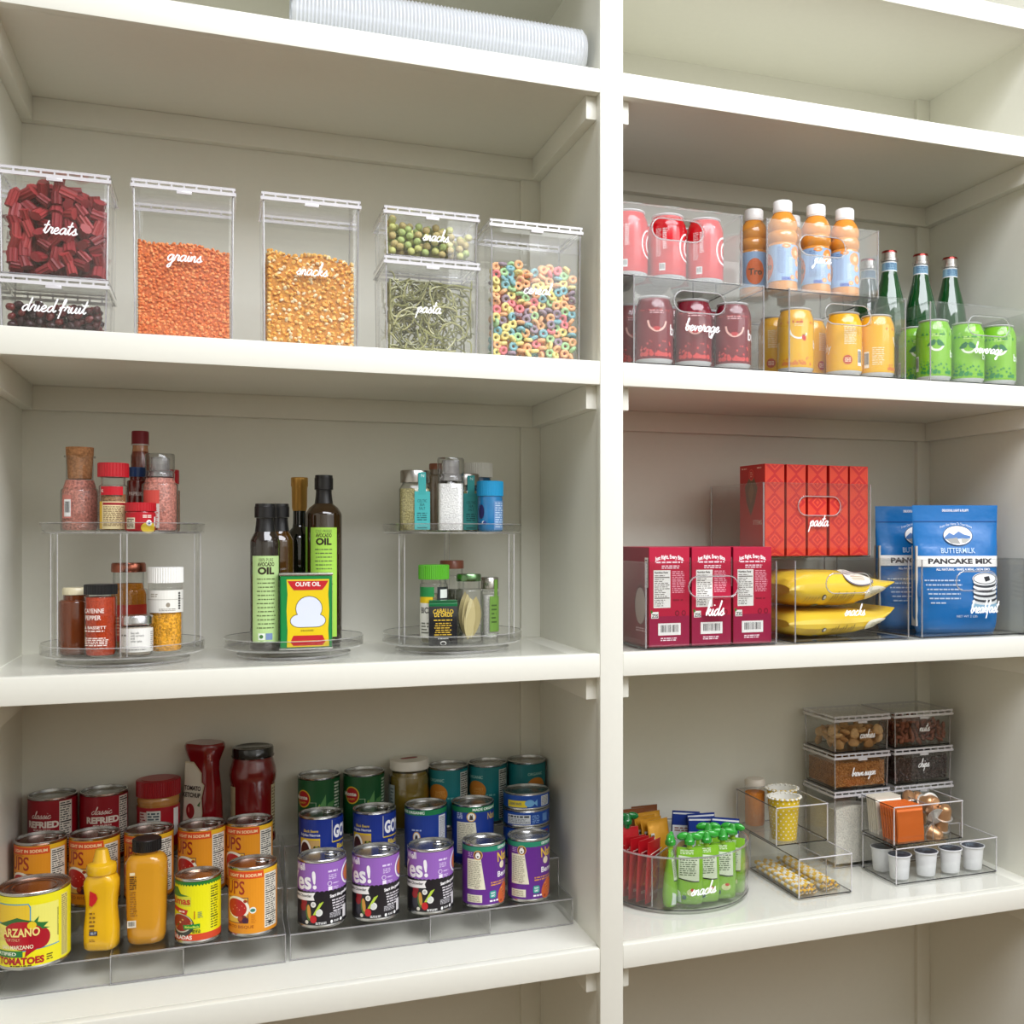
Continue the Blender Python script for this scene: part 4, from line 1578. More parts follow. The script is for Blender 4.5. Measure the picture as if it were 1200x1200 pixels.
multi('sauce_bottle', 'tall hot sauce bottle with a dark red cap behind the red capped jar', 'bottle', -0.682, .236, ZU, [
    ('bottle_body', 'sauce', [(.012, 0, (112, 40, 22)), (.0138, .004), (.0138, .118, (126, 50, 28)), (.0120, .126, (190, 130, 90)), (.0112, .132), (.0112, .139)]),
    ('cap', 'plain', [(.0132, .1355, (196, 186, 180)), (.0132, .1375, (128, 26, 40)), (.0126, .139), (.0126, .1560), (.0118, .158), (.0005, .1582)]),
])
multi('spice_jar', 'blue capped jar of dark paprika between the red cap and the pink salt grinder', 'jar', -0.6830, .188, ZU, [
    ('jar_body', 'sauce', jar_prof(.0150, .084, .0110, .076, (92, 28, 22))),
    ('lid', 'plain', lambda m: (ribs(m, .0124, .0842, .0985, 30, (26, 56, 104)),)),
    ('label', 'paper', lab(.0152, lambda a: (a.text('PAPRIKA', -.012, .055, .0056, (210, 196, 186), w=.024, L=0, bold=.01),))),
])
multi('salt_grinder', 'pink salt grinder with a clear cap and coral label on the upper tray', 'grinder', -0.6495, .152, ZU, [
    ('salt', 'salt', fill(.0250, .081, PK, .0195, .069)),
    ('glass_body', 'glass', jar_prof(.0256, .082, .0205, .070)),
    ('grinder_head', 'head', [(.0208, .082), (.0208, .088), (.0195, .090), (.0208, .092), (.0208, .116), (.0195, .1175), (.0005, .1178)]),
    ('grinder_core', 'edge', lambda m: (ribs(m, .0180, .083, .092, 20, (220, 220, 220)), ribs(m, .0140, .0925, .112, 16, (220, 220, 220)))),
    ('label', 'paper', lab(.0258, lambda a: (a.rect(-.0245, .006, .0015, .058, (206, 196, 188), 0), a.rect(-.0245, .042, .0015, .062, (206, 82, 72), 1), a.micro(-.010, .010, .000, .040, 9, (190, 110, 100), 1, .5, 5)))),
], -.05)
multi('spice_jar', 'red capped spice jar at the back, mostly hidden by the pink salt grinder', 'jar', -0.6405, .238, ZU, [
    ('jar_body', 'sauce', jar_prof(.0165, .076, .0130, .064, (120, 70, 46))),
    ('lid', 'plain', lambda m: (ribs(m, .0150, .0762, .0985, 30, (178, 22, 36)),)),
])
# lower tray
multi('honey_jar', 'amber brown honey jar with a cream lid behind the cayenne jar', 'jar', -0.7640, .160, ZL, [
    ('jar_body', 'sauce', jar_prof(.0235, .088, .0170, .076, (104, 48, 18))),
    ('lid', 'plain', capprof(.0182, .0882, .0985, (214, 204, 170))),
    ('label', 'paper', lab(.0237, lambda a: (a.rect(.0135, .018, .0225, .046, (206, 164, 40), 0), a.micro(.0145, .021, .0215, .044, 4, (120, 70, 20), 1, .5, 3)))),
])
multi('spice_jar', 'jar of red cayenne pepper with a black lid on the lower tray', 'jar', -0.7275, .120, ZL, [
    ('spice', 'powder', fill(.0212, .086, (186, 66, 34))),
    ('glass_body', 'glass', jar_prof(.0218, .090, .0205, .086)),
    ('lid', 'plain', lambda m: (ribs(m, .0224, .0902, .1045, 40, (22, 22, 24)),)),
    ('lettering', 'paper', lab(.0220, lambda a: (a.text('CAYENNE', -.0225, .064, .0062, (246, 232, 224), w=.030, L=0, bold=.012), a.text('PEPPER', -.0205, .054, .0062, (246, 232, 224), w=.024, L=0, bold=.012),
                                                      a.text('& BASSETT', -.0225, .041, .0040, (240, 224, 214), w=.033, L=0, bold=.02), a.micro(-.0225, .0365, .009, .0395, 1, (236, 216, 206), 0, .6, 3, .1), a.micro(-.022, .016, .014, .029, 5, (240, 220, 210), 0, .55, 5, .2)))),
], -.05)
multi('spice_jar', 'taller jar of mustard yellow spice with a red label and copper lid at the back', 'jar', -0.6990, .240, ZL, [
    ('spice', 'powder', fill(.0272, .100, (190, 120, 36), .020, .082)),
    ('glass_body', 'glass', jar_prof(.0280, .118, .0225, .088)),
    ('lid', 'metal', [(.0248, .118, (172, 104, 84)), (.0255, .1195), (.0250, .130), (.0235, .1325), (.0005, .1322)]),
    ('label', 'paper', lab(.0282, lambda a: (a.rect(-.034, .012, .034, .068, (184, 50, 30), 0), a.micro(-.02, .02, .02, .05, 6, (220, 150, 110), 1, .5, 3)))),
])
multi('spice_jar', 'small white labelled jar with a silver lid at the front of the lower tray', 'jar', -0.6800, .1190, ZL, [
    ('spice', 'powder', fill(.0215, .042, (214, 200, 182))),
    ('glass_body', 'glass', jar_prof(.0224, .0455, .0210, .043)),
    ('lid', 'metal', [(.0232, .0457, (206, 206, 206)), (.0236, .047), (.0232, .0485), (.0234, .056), (.0222, .0582), (.0005, .058)]),
    ('label', 'paper', lab(.0226, lambda a: (a.rect(-.040, .006, .036, .0405, (228, 226, 220), 0), a.text('Sea salt', -.006, .0325, .0030, (70, 70, 70), w=.011, L=1), a.text('with turmeric', -.006, .0285, .0030, (70, 70, 70), w=.018, L=1),
                                                  a.text('and', -.006, .0245, .0030, (70, 70, 70), w=.005, L=1), a.text('other spice', -.006, .0205, .0030, (70, 70, 70), w=.015, L=1), a.micro(-.022, .0285, -.012, .0325, 1, (120, 120, 116), 1, .6, 4),
                                                  a.micro(-.014, .0085, .016, .0105, 1, (110, 110, 110), 1, .6, 3, .1), a.micro(.0235, .010, .033, .036, 9, (130, 128, 124), 1, .4, 3)))),
], .0)
multi('spice_jar', 'white capped jar of yellow granules with a white label on the lower tray', 'jar', -0.6420, .155, ZL, [
    ('spice', 'salt', fill(.0240, .062, (232, 164, 44))),
    ('jar_body', 'clear', jar_prof(.0247, .104, .0238, .098)),
    ('spice_dust', 'clear', [(.0236, .064), (.0236, .096)]),
    ('lid', 'plain', lambda m: (ribs(m, .0254, .1042, .1275, 44, (238, 237, 232)),)),
    ('label', 'paper', lab(.0249, lambda a: (a.rect(-.046, .0600, .046, .0935, (232, 230, 222), 0), a.rect(-.036, .0790, .036, .0800, (190, 186, 176), 1), a.ell(.0045, .0715, .0030, .0035, (150, 140, 124), 1, 10), a.micro(-.008, .062, .017, .0665, 2, (140, 134, 122), 1, .5, 4, .1),
                                                  a.micro(-.022, .083, -.008, .089, 2, (170, 164, 150), 1, .5, 5), a.micro(.0205, .064, .025, .0905, 7, (60, 58, 56), 1, .7, 6, .1)))),
], .0)

# --- oil bottles on the middle turntable
ML = ZL


def oil_bottle(label, x, y, r, h, hs, cap_h, rcap, rz, capc, body, two=False, gold=False, plain=False):
    zc = h - cap_h
    rn = rcap * .82

    def cap(m):
        if gold:
            m.lathe([(rcap * .86, zc - .004, capc), (rcap * .95, zc + .002), (rcap, h - .016), (rcap * 1.02, h - .0155), (rcap * 1.08, h - .0145), (rcap * 1.08, h - .001), (rcap * 1.0, h), (.0005, h)], seg=36)
        else:
            m.lathe([(rcap * 1.04, zc - .022, capc), (rcap * .94, zc - .012), (rcap * .88, zc - .003), (rcap * .9, zc)], seg=36)
            ribs(m, rcap * 1.05, zc + .0005, h - .004, 30, capc)
            m.lathe([(rcap * 1.0, h - .0042, capc), (rcap * .98, h), (.0005, h)], seg=36)
    parts = [('bottle_glass', 'dark', [(r * .9, 0, body), (r, .003), (r, hs - .004), (r * .97, hs), (r * .80, hs + .008), (rn * 1.12, hs + .016), (rn, hs + .024), (rn, zc + (.004 if gold else -.018))], 44),
             ('cap', 'cover' if gold else 'plain', cap)]
    if not plain:
        def draw(a):
            y0, y1 = .012, hs - .024
            a.rect(-.0215, y0, .0235, y1, (178, 208, 140) if not two else (168, 216, 84), 0)
            a.text('100% PURE' if not two else 'COLD PRESSED', .001, y1 - .0085, .0048, (86, 96, 60), w=.022 if not two else .026, al='c', L=1)
            a.text('AVOCADO', .001, y1 - .0155, .0056, (58, 50, 30), w=.025, al='c', L=1, bold=.03)
            a.text('OIL', .001, y1 - .0275, .0098, (50, 42, 28), w=.025, al='c', L=1, bold=.05)
            for i in range(13):
                a.micro(-.013 + .001 * (i % 3), y1 - .0365 - .0062 * i, .016, y1 - .0340 - .0062 * i, 1, (96, 110, 70), 1, .7, 40 + i, .12)
            a.rect(-.0105, y0 + .004, -.0005, y0 + .014, (224, 232, 220), 1)
            a.ell(-.006, y0 + .009, .003, .003, (70, 120, 60), 2, 10)
            a.rect(.0005, y0 + .004, .0105, y0 + .014, (120, 140, 180), 1)
            if two:
                a.rect(-.058, y0, -.030, y1 + .001, (150, 214, 50), 0)
        parts.append(('label', 'paper', lab(r + .0002, draw)))
    return multi('oil_bottle', label, 'bottle', x, y, ML, parts, rz)


OB = (46, 30, 12)
oil_bottle('shorter dark avocado oil bottle with a green label, in front', -0.4995, .138, .0222, .224, .168, .022, .0148, -.02, (22, 21, 22), (34, 25, 18))
oil_bottle('shorter dark oil bottle standing half behind the other short one', -0.4745, .206, .0220, .226, .168, .022, .0142, .9, (22, 21, 22), (70, 44, 12), plain=True)
oil_bottle('dark green oil bottle with a tall gold foil cap at the back', -0.4400, .262, .0235, .272, .172, .052, .0128, 0, (196, 150, 74), (22, 24, 16), gold=True, plain=True)
oil_bottle('tall dark avocado oil bottle with a bright green label behind the olive oil tin', -0.4060, .202, .0285, .273, .212, .024, .0140, -.13, (24, 22, 23), OB, two=True)

t = thing('oil_tin', 'square green and yellow olive oil tin with a white cloud shape', 'tin', (-0.4400, .127, ML), -.03)
m = MB()
m.box(-.0388, .0388, -.021, .021, .002, .1145, (20, 122, 58), bev=.003)
m.build('tin_body', 'gloss', t)
m = MB()
m.box(-.0396, .0396, -.0218, .0218, 0, .003, (200, 202, 200), bev=.001)
m.box(-.0396, .0396, -.0218, .0218, .1135, .1175, (214, 214, 210), bev=.001)
m.build('tin_rims', 'metal', t)
a = Art()
a.rect(-.037, .0045, .037, .1125, (16, 130, 62), 0)
a.poly([(-.0285, .0045), (-.0275, .030), (-.029, .060), (-.0275, .085), (-.029, .108), (.034, .108), (.0325, .085), (.034, .060), (.0325, .030), (.034, .0045)], (226, 196, 22), 1)
a.poly([(-.028, .106), (.033, .106), (.029, .098), (.024, .091), (-.019, .091), (-.024, .098)], (214, 190, 70), 2)
a.poly([(-.0275, .1055), (.0325, .1055), (.0285, .098), (.0235, .0915), (-.0185, .0915), (-.0235, .098)], (188, 32, 40), 3)
a.text('OLIVE OIL', .0025, .0975, .0062, (246, 244, 238), w=.037, al='c', L=4, bold=.02)
for (rx, c, L) in ((0, (60, 56, 40), 2), (-.0009, (216, 222, 236), 3)):
    a.ell(-.010, .0445, .0140 + rx, .0105 + rx, c, L)
    a.ell(.0150, .0445, .0140 + rx, .0105 + rx, c, L)
    a.ell(.0040, .0630, .0200 + rx, .0195 + rx, c, L + .01)
    a.rect(-.010, .034 - rx, .015, .050, c, L)
a.ell(.0040, .0630, .0191, .0186, (216, 222, 236), 3.2)
a.micro(-.008, .0275, .012, .0310, 2, (100, 90, 30), 2, .5, 4, .1)
a.poly([(-.0235, .012), (-.019, .022), (.024, .022), (.0285, .012), (.024, .0065), (-.019, .0065)], (188, 34, 42), 2)
m = MB()
a.to(m, flat_map((0, -.0211, 0), (1, 0, 0)))
b = Art()
b.rect(-.0195, .005, .0195, .112, (18, 112, 56), 0)
b.facts(-.016, .012, .014, .106, 20)
b.to(m, flat_map((-.0389, 0, 0), (0, -1, 0)))
m.build('print', 'card', t)

# --- near two-tier turntable, upper tray
TE = (70, 170, 170)
t = multi('spice_jar', 'square jar of green herb salt with a steel lid and teal label strap', 'jar', -0.2675, .146, ZU, [
    ('herb_salt', 'herbs', lambda m: m.loft([ring(.047, .047, .010, z) for z in (.003, .070)], (158, 150, 104))),
    ('glass_body', 'glass', lambda m: m.loft([ring(.046, .046, .010, 0), ring(.050, .050, .011, .003), ring(.050, .050, .011, .069), ring(.042, .042, .016, .077), ring(.040, .040, .018, .080)], (255, 255, 255))),
    ('lid', 'metal', [(.0236, .080, (176, 172, 166)), (.0236, .0985), (.0225, .100), (.0005, .100)]),
    ('label', 'paper', lambda m: Art().rect(.0, .004, .0245, .0655, TE, 0).rect(.0060, .060, .0180, .096, (64, 164, 164), 0).text('CELTIC', .012, .048, .0042, (30, 80, 84), w=.015, al='c', L=1).text('SEA', .012, .042, .0042, (30, 80, 84), w=.008, al='c', L=1)
     .text('SALT', .012, .036, .0042, (30, 80, 84), w=.010, al='c', L=1).micro(.004, .018, .020, .032, 4, (40, 100, 104), 1, .5, 3, .1).rect(.004, .006, .020, .008, (40, 110, 112), 1).text('N', .0105, .088, .005, (220, 240, 238), L=1).to(m, flat_map((0, -.0253, 0), (1, 0, 0)))),
], -.20)
dup(t, (-0.1700, .214, ZU), -.3, 'square herb salt jar with a teal label strap, behind the white salt grinder')
multi('salt_grinder', 'white sea salt grinder with a clear cap, front of the upper tray', 'grinder', -0.2135, .124, ZU, [
    ('salt', 'powder', lambda m: m.loft([ring(.0385, .0385, .008, z) for z in (.003, .078)], (238, 238, 236))),
    ('glass_body', 'glass', lambda m: m.loft([ring(.039, .039, .008, 0), ring(.0418, .0418, .009, .003), ring(.0418, .0418, .009, .076), ring(.038, .038, .0185, .0815)], (255, 255, 255))),
    ('grinder_head', 'head', [(.0205, .0815), (.0205, .089), (.0192, .091), (.0212, .094), (.0218, .117), (.0205, .120), (.0005, .1203)]),
    ('grinder_core', 'edge', lambda m: (ribs(m, .0180, .083, .094, 20, (220, 220, 220)), ribs(m, .0145, .0945, .116, 16, (220, 220, 220)))),
], -.25)
multi('spice_jar', 'jar with a brown lid at the back, between the steel lid and the salt grinder', 'jar', -0.2120, .246, ZU, [
    ('jar_body', 'sauce', jar_prof(.0175, .108, .0130, .096, (112, 98, 82))),
    ('lid', 'plain', capprof(.0140, .1082, .1185, (130, 76, 52))),
])
multi('sprinkle_jar', 'tall jar of dark blue sugar with a white cap at the back', 'jar', -0.1385, .2520, ZU, [
    ('jar_body', 'sauce', jar_prof(.0225, .096, .0215, .092, (28, 84, 128))),
    ('lid', 'plain', lambda m: (ribs(m, .0256, .0962, .1215, 44, (232, 231, 226)),)),
])
multi('sprinkle_jar', 'jar of blue sugar with a bright blue cap, beside the salt grinder', 'jar', -0.1415, .1520, ZU, [
    ('jar_body', 'sauce', jar_prof(.0212, .060, .0205, .057, (24, 116, 172))),
    ('lid', 'plain', lambda m: (ribs(m, .0222, .0602, .0850, 40, (24, 150, 204)),)),
    ('label', 'paper', lab(.0214, lambda a: (a.rect(.006, .004, .030, .052, (96, 140, 190), 0), a.micro(.008, .007, .028, .050, 11, (190, 210, 232), 1, .45, 4), a.ell(-.0165, .034, .006, .012, (40, 40, 90), 0), a.ell(-.012, .016, .003, .0028, (226, 232, 240), 1, 10), a.ell(-.010, .0155, .003, .0028, (40, 60, 130), 2, 10)))),
], -.2)
# lower tray
multi('spice_jar', 'green capped spice jar with a white and yellow label, behind the black tin', 'jar', -0.2380, .140, ZL, [
    ('herbs', 'herbs', fill(.0218, .080, (130, 124, 92))),
    ('glass_body', 'glass', jar_prof(.0226, .104, .0208, .096)),
    ('lid', 'plain', lambda m: (ribs(m, .0248, .1042, .1275, 46, (84, 166, 40)),)),
    ('label', 'paper', lab(.0228, lambda a: (a.rect(-.036, .010, -.006, .066, (232, 230, 222), 0), a.rect(-.036, .066, -.008, .076, (222, 190, 30), 0), a.rect(-.036, .076, -.006, .092, (40, 132, 70), 0), a.micro(-.030, .016, -.010, .036, 4, (120, 120, 110), 1, .5, 3), a.text('BIC', -.030, .050, .009, (40, 40, 40), w=.014, L=1, bold=.02),
                                                  a.rect(-.001, .062, .034, .092, (36, 40, 40), 0), a.rect(.004, .074, .020, .088, (216, 222, 212), 1)))),
], .1)
t = thing('spice_tin', 'black and green pepper tin with gold print at the front of the lower tray', 'tin', (-0.2305, .104, ZL), -.12)
m = MB()
m.box(-.0225, .0225, -.0115, .0115, 0, .069, (30, 32, 36), bev=.0016)
m.build('tin_body', 'gloss', t)
m = MB()
m.box(-.0222, .0222, -.0112, .0112, .0692, .0722, (28, 96, 58), bev=.001)
m.box(-.0226, .0226, -.0117, .0117, .062, .0688, (24, 104, 62), bev=.0012)
m.build('lid', 'gloss', t)
a = Art()
a.text('CABALLO', 0, .0525, .0062, (214, 178, 60), w=.032, al='c', L=0, bold=.02, arc=.002)
a.text('DE OROS', 0, .0460, .0060, (214, 178, 60), w=.028, al='c', L=0, bold=.03)
a.micro(-.015, .039, .015, .042, 1, (206, 170, 60), 0, .6, 3, .1)
for i in range(6):
    a.micro(-.012 - .001 * (i % 3), .034 - .0036 * i, .012 + .0015 * (i % 2), .0368 - .0036 * i, 1, (196, 160, 56), 0, .6, 50 + i, .05)
a.micro(-.008, .010, .008, .0125, 1, (220, 220, 214), 0, .6, 4, .1)
a.ell(0, .004, .005, .0035, (226, 226, 220), 0, 14)
a.ell(0, .0035, .0036, .0024, (30, 32, 36), 1, 12)
m = MB()
a.to(m, flat_map((0, -.0118, 0), (1, 0, 0)))
m.build('print', 'card', t)
multi('spice_jar', 'jar of dark dried herbs with a copper lid at the back of the lower tray', 'jar', -0.1905, .226, ZL, [
    ('herbs', 'herbs', fill(.0205, .082, (60, 62, 46))),
    ('glass_body', 'glass', jar_prof(.0212, .118, .0185, .104)),
    ('lid', 'plain', capprof(.0202, .1182, .1322, (132, 76, 56))),
])
t = multi('spice_jar', 'clear jar of dried bay leaves with a sage green lid', 'jar', -0.1815, .134, ZL, [
    ('glass_body', 'glass', jar_prof(.0228, .100, .0180, .084)),
    ('lid', 'metal', [(.0200, .1002, (112, 146, 104)), (.0204, .102), (.0200, .110), (.0188, .112), (.0005, .1115)]),
])
g = random.Random(9)
for i in range(9):
    m = MB()
    pts = []
    L_, w_ = g.uniform(.060, .074), g.uniform(.008, .012)
    for k in range(9):
        u = k / 8
        pts.append((w_ * math.sin(PI * u) ** .8, L_ * u))
    out = pts + [(-p[0], p[1]) for p in pts[-2:0:-1]]
    vs = [(p[0], .004 * math.sin(p[1] * 40 + i) + .12 * p[0], p[1]) for p in out]
    vs2 = [(v[0], v[1] + .0007, v[2]) for v in vs]
    m.loft([vs, vs2], g.choice(((196, 182, 132), (180, 166, 116), (206, 194, 146))))
    o = m.build('bay_leaf', 'plain', t)
    o.location = (g.uniform(-.008, .008), -.015 + .0032 * i, .005 + .001 * i)
    o.rotation_euler = (g.uniform(-.06, .06), g.uniform(-.10, .10) + (.15 if i == 0 else 0), g.uniform(-.25, .25))
multi('salt_grinder', 'narrow jar of white salt with a steel lid and green label strap', 'jar', -0.1330, .190, ZL, [
    ('salt', 'powder', fill(.0145, .074, (222, 220, 212))),
    ('glass_body', 'glass', jar_prof(.0155, .084, .0128, .078)),
    ('lid', 'metal', capprof(.0150, .0842, .1040, (178, 174, 166))),
    ('label', 'paper', lab(.0157, lambda a: (a.rect(-.002, .012, .022, .072, (118, 160, 70), 0), a.rect(.006, .070, .014, .100, (112, 152, 66), 0), a.micro(.001, .025, .012, .060, 5, (70, 100, 44), 1, .4, 3)))),
], -.1)


# ------------------------------------------------------------------ tiered can risers on the lower left shelf
RY = (.115, .1945, .2685, .342)
RZ = (.0430, .0900, .1370)


def riser(label, x0, x1, split, seam):
    t = thing('can_riser', label, 'riser', ((x0 + x1) / 2, 0, ZD + .001))
    c = (x0 + x1) / 2

    def piece(name, xa, xb, off):
        m = MB()
        T = .0024
        for k in range(3):
            z = RZ[k] - off
            zl = RZ[k - 1] - off if k else 0
            ya, yb = RY[k] + off, RY[k + 1] + off - (0 if k < 2 else .004)
            m.box(xa, xb, ya, yb, z - T, z, mi=0)
            m.box(xa, xb, ya, ya + T, zl, z - T, mi=0)
            m.tube([(xa, ya + .0006, z - .0008), (xb, ya + .0006, z - .0008)], .0012, 5, mi=1)
            for x in (xa + .0008, xb - .0008):
                m.tube([(x, ya + .0008, zl), (x, ya + .0008, z)], .0009, 5, mi=1)
                m.tube([(x, ya, z - .0006), (x, yb, z - .0006)], .0009, 5, mi=1)
            if k == 0:
                m.tube([(xa, ya + .0006, .0008), (xb, ya + .0006, .0008)], .0010, 5, mi=1)
        for x in (xa, xb - T):
            for k in range(3):
                m.box(x, x + T, RY[k] + off + T, RY[k + 1] + off, 0, RZ[k] - off - T, mi=0)
        m.build(name, ['smoke', 'edge'], t)
    piece('riser_frame', split - .03 - c, x1 - c, 0) if seam == 'left' else piece('riser_frame', split - c, x1 - c, 0)
    piece('sliding_frame', x0 - c, split + .10 - c, .0027)


riser('clear three tier expanding riser under the tomato, mustard and soup cans', XL + .0025, -.4700, -.7150, 'right')
riser('clear three tier expanding riser under the purple, blue and green cans', -.4640, -.0075, -.2490, 'right')
TZ = [ZD + .0018 + z for z in RZ]


def tin_can(label, cat, x, y, z, r, h, draw, rz=0, top='lid', topc=(176, 176, 174), group=None, name='food_can', du=.004, band=.0045, body=(190, 190, 188)):
    t = thing(name, label, cat, (x, y, z + .0002), rz, group)
    m = MB()
    m.lathe([(r * .955, .0012, body), (r * .99, 0), (r + .0006, .0010), (r + .0006, .0030), (r - .0003, .0042), (r - .0003, h - .0042), (r + .0006, h - .0030), (r + .0007, h - .0008), (r + .0001, h), (r - .0016, h - .0002), (r - .0022, h - .0045)], seg=48, cap1=False)
    m.build('can_body', 'metal', t)
    m = MB()
    zt = h - .0045
    if top == 'lid':
        m.lathe([(r - .0021, zt, topc), (r * .86, zt - .0004), (r * .84, zt + .0008), (r * .80, zt + .0008), (r * .78, zt - .0004), (r * .66, zt - .0004), (r * .645, zt + .0005), (r * .61, zt + .0005), (r * .59, zt - .0004), (.0005, zt - .0004)], seg=48, cap0=False)
    else:
        m.lathe([(r - .0021, zt, topc), (r * .90, zt - .0010), (r * .86, zt - .0010), (r * .84, zt + .0002), (.0005, zt + .0002)], seg=48, cap0=False)
    cl = m.build('can_lid', 'metal', t)
    if top == 'pull':
        m = MB()
        yb = -r * .30
        pts = [(.0075 * math.cos(q), yb - .004 + .0095 * math.sin(q), zt + .0022 + .0006 * math.sin(q)) for q in [2 * PI * i / 18 for i in range(18)]]
        m.tube(pts, .0011, 6, (196, 196, 194), closed=True)
        m.box(-.0042, .0042, yb - .0180, yb - .0100, zt + .0006, zt + .0022, (190, 190, 188), bev=.0006)
        o = m.build('pull_tab', 'metal', cl)
        o.rotation_euler = (0, 0, 1.9)
    m = MB()
    a = Art()
    draw(a, r, h)
    a.to(m, cyl_map(r), du)
    m.build('label', 'card', t)
    return t


def wrap(a, r, y0, y1, c, L=0):
    a.rect(-PI * r, y0, PI * r, y1, c, L)


def lbl_yes(a, r, h):
    wrap(a, r, .0048, .056, (30, 27, 32))
    wrap(a, r, .056, h - .0048, (146, 98, 182))
    n = 34
    for i in range(n):
        x = -PI * r + 2 * PI * r * (i + .5) / n
        a.ell(x, .0555, PI * r / n * 1.02, .0022, (30, 27, 32), 1, 10)
    a.text('Well', -.0560, .0870, .0100, (246, 244, 248), w=.0250, L=1, bold=.03, rot=.10)
    a.text('Yes!', -.0700, .0575, .0255, (246, 244, 248), w=.0590, L=1.5, bold=.028, rot=.08)
    a.poly([(-.072, .052), (-.0135, .0555), (-.0165, .0495), (-.0145, .0435), (-.072, .041)], (240, 238, 236), 2)
    a.text('Vegetable Chowder', -.066, .0470, .0040, (50, 46, 52), w=.047, L=3, bold=.02, rot=.03)
    a.micro(.006, .085, .022, .0885, 1, (226, 210, 240), 1, .8, 3, .05)
    a.micro(.007, .074, .021, .0825, 3, (212, 192, 230), 1, .5, 4, .2)
    a.ell(.0085, .068, .0036, .0036, (232, 220, 242), 1, 14)
    a.ell(.0085, .068, .0027, .0027, (146, 98, 182), 2, 14)
    a.micro(.014, .066, .025, .0695, 1, (212, 192, 230), 1, .5, 5, .1)
    a.rect(.0062, .0575, .0125, .0635, (236, 228, 244), 1)
    a.micro(.014, .058, .024, .063, 2, (212, 192, 230), 1, .5, 6, .1)
    a.ell(.0475, .0775, .0180, .0180, (240, 238, 240), 1, 26)
    a.ell(.0475, .0775, .0150, .0150, (146, 98, 182), 2, 26)
    a.ell(.0475, .0775, .0130, .0130, (190, 110, 60), 3, 24)
    for (x, y, rx, ry, c, ro, L) in ((-.033, .040, .006, .007, (140, 24, 34), 0, 1), (-.0345, .032, .006, .006, (150, 30, 36), 0, 1.3), (-.034, .021, .006, .011, (58, 56, 66), 0, 1), (-.0245, .024, .0044, .0125, (86, 120, 50), .1, 2), (-.0235, .026, .0030, .0108, (206, 146, 62), .1, 2.5),
                                     (-.0165, .037, .0042, .0044, (232, 230, 224), 0, 2), (-.0165, .037, .0022, .0024, (190, 190, 186), 0, 3), (-.008, .0245, .0056, .0058, (236, 236, 232), 0, 2.5), (-.008, .0245, .0044, .0046, (210, 212, 208), 0, 3), (-.0165, .0145, .0052, .0062, (190, 34, 40), 0, 3.2), (-.0275, .0095, .003, .003, (226, 220, 206), 0, 2)):
        a.ell(x, y, rx, ry, c, L, 16, ro)
    for i in range(3):
        a.line([(-.0165 + .0012 * i, .021), (-.006 + .0022 * i, .039 + .001 * i)], .0014, (178, 204, 70), 2.8)
    a.text('Start the goodness', .009, .0455, .0046, (240, 238, 240), w=.040, L=1, bold=.04, rot=.08)
    for i in range(5):
        a.micro(.012 + .0006 * i, .0395 - .0042 * i, .044, .0425 - .0042 * i, 1, (216, 212, 218), 1, .65, 60 + i, .2)
    a.micro(.0085, .0145, .029, .0225, 4, (190, 188, 194), 1, .55, 8, .05)
    a.rect(.033, .0095, .042, .028, (226, 224, 226), 1)
    a.ell(.0115, .0085, .0020, .0026, (240, 240, 240), 1, 10)
    a.micro(.0155, .0072, .024, .0105, 2, (220, 220, 220), 1, .6, 9, .05)
    a.ell(.0285, .0090, .0026, .0026, (236, 236, 236), 1, 12)
    a.micro(-.013, .0058, .004, .0098, 2, (226, 226, 226), 1, .6, 10, .05)


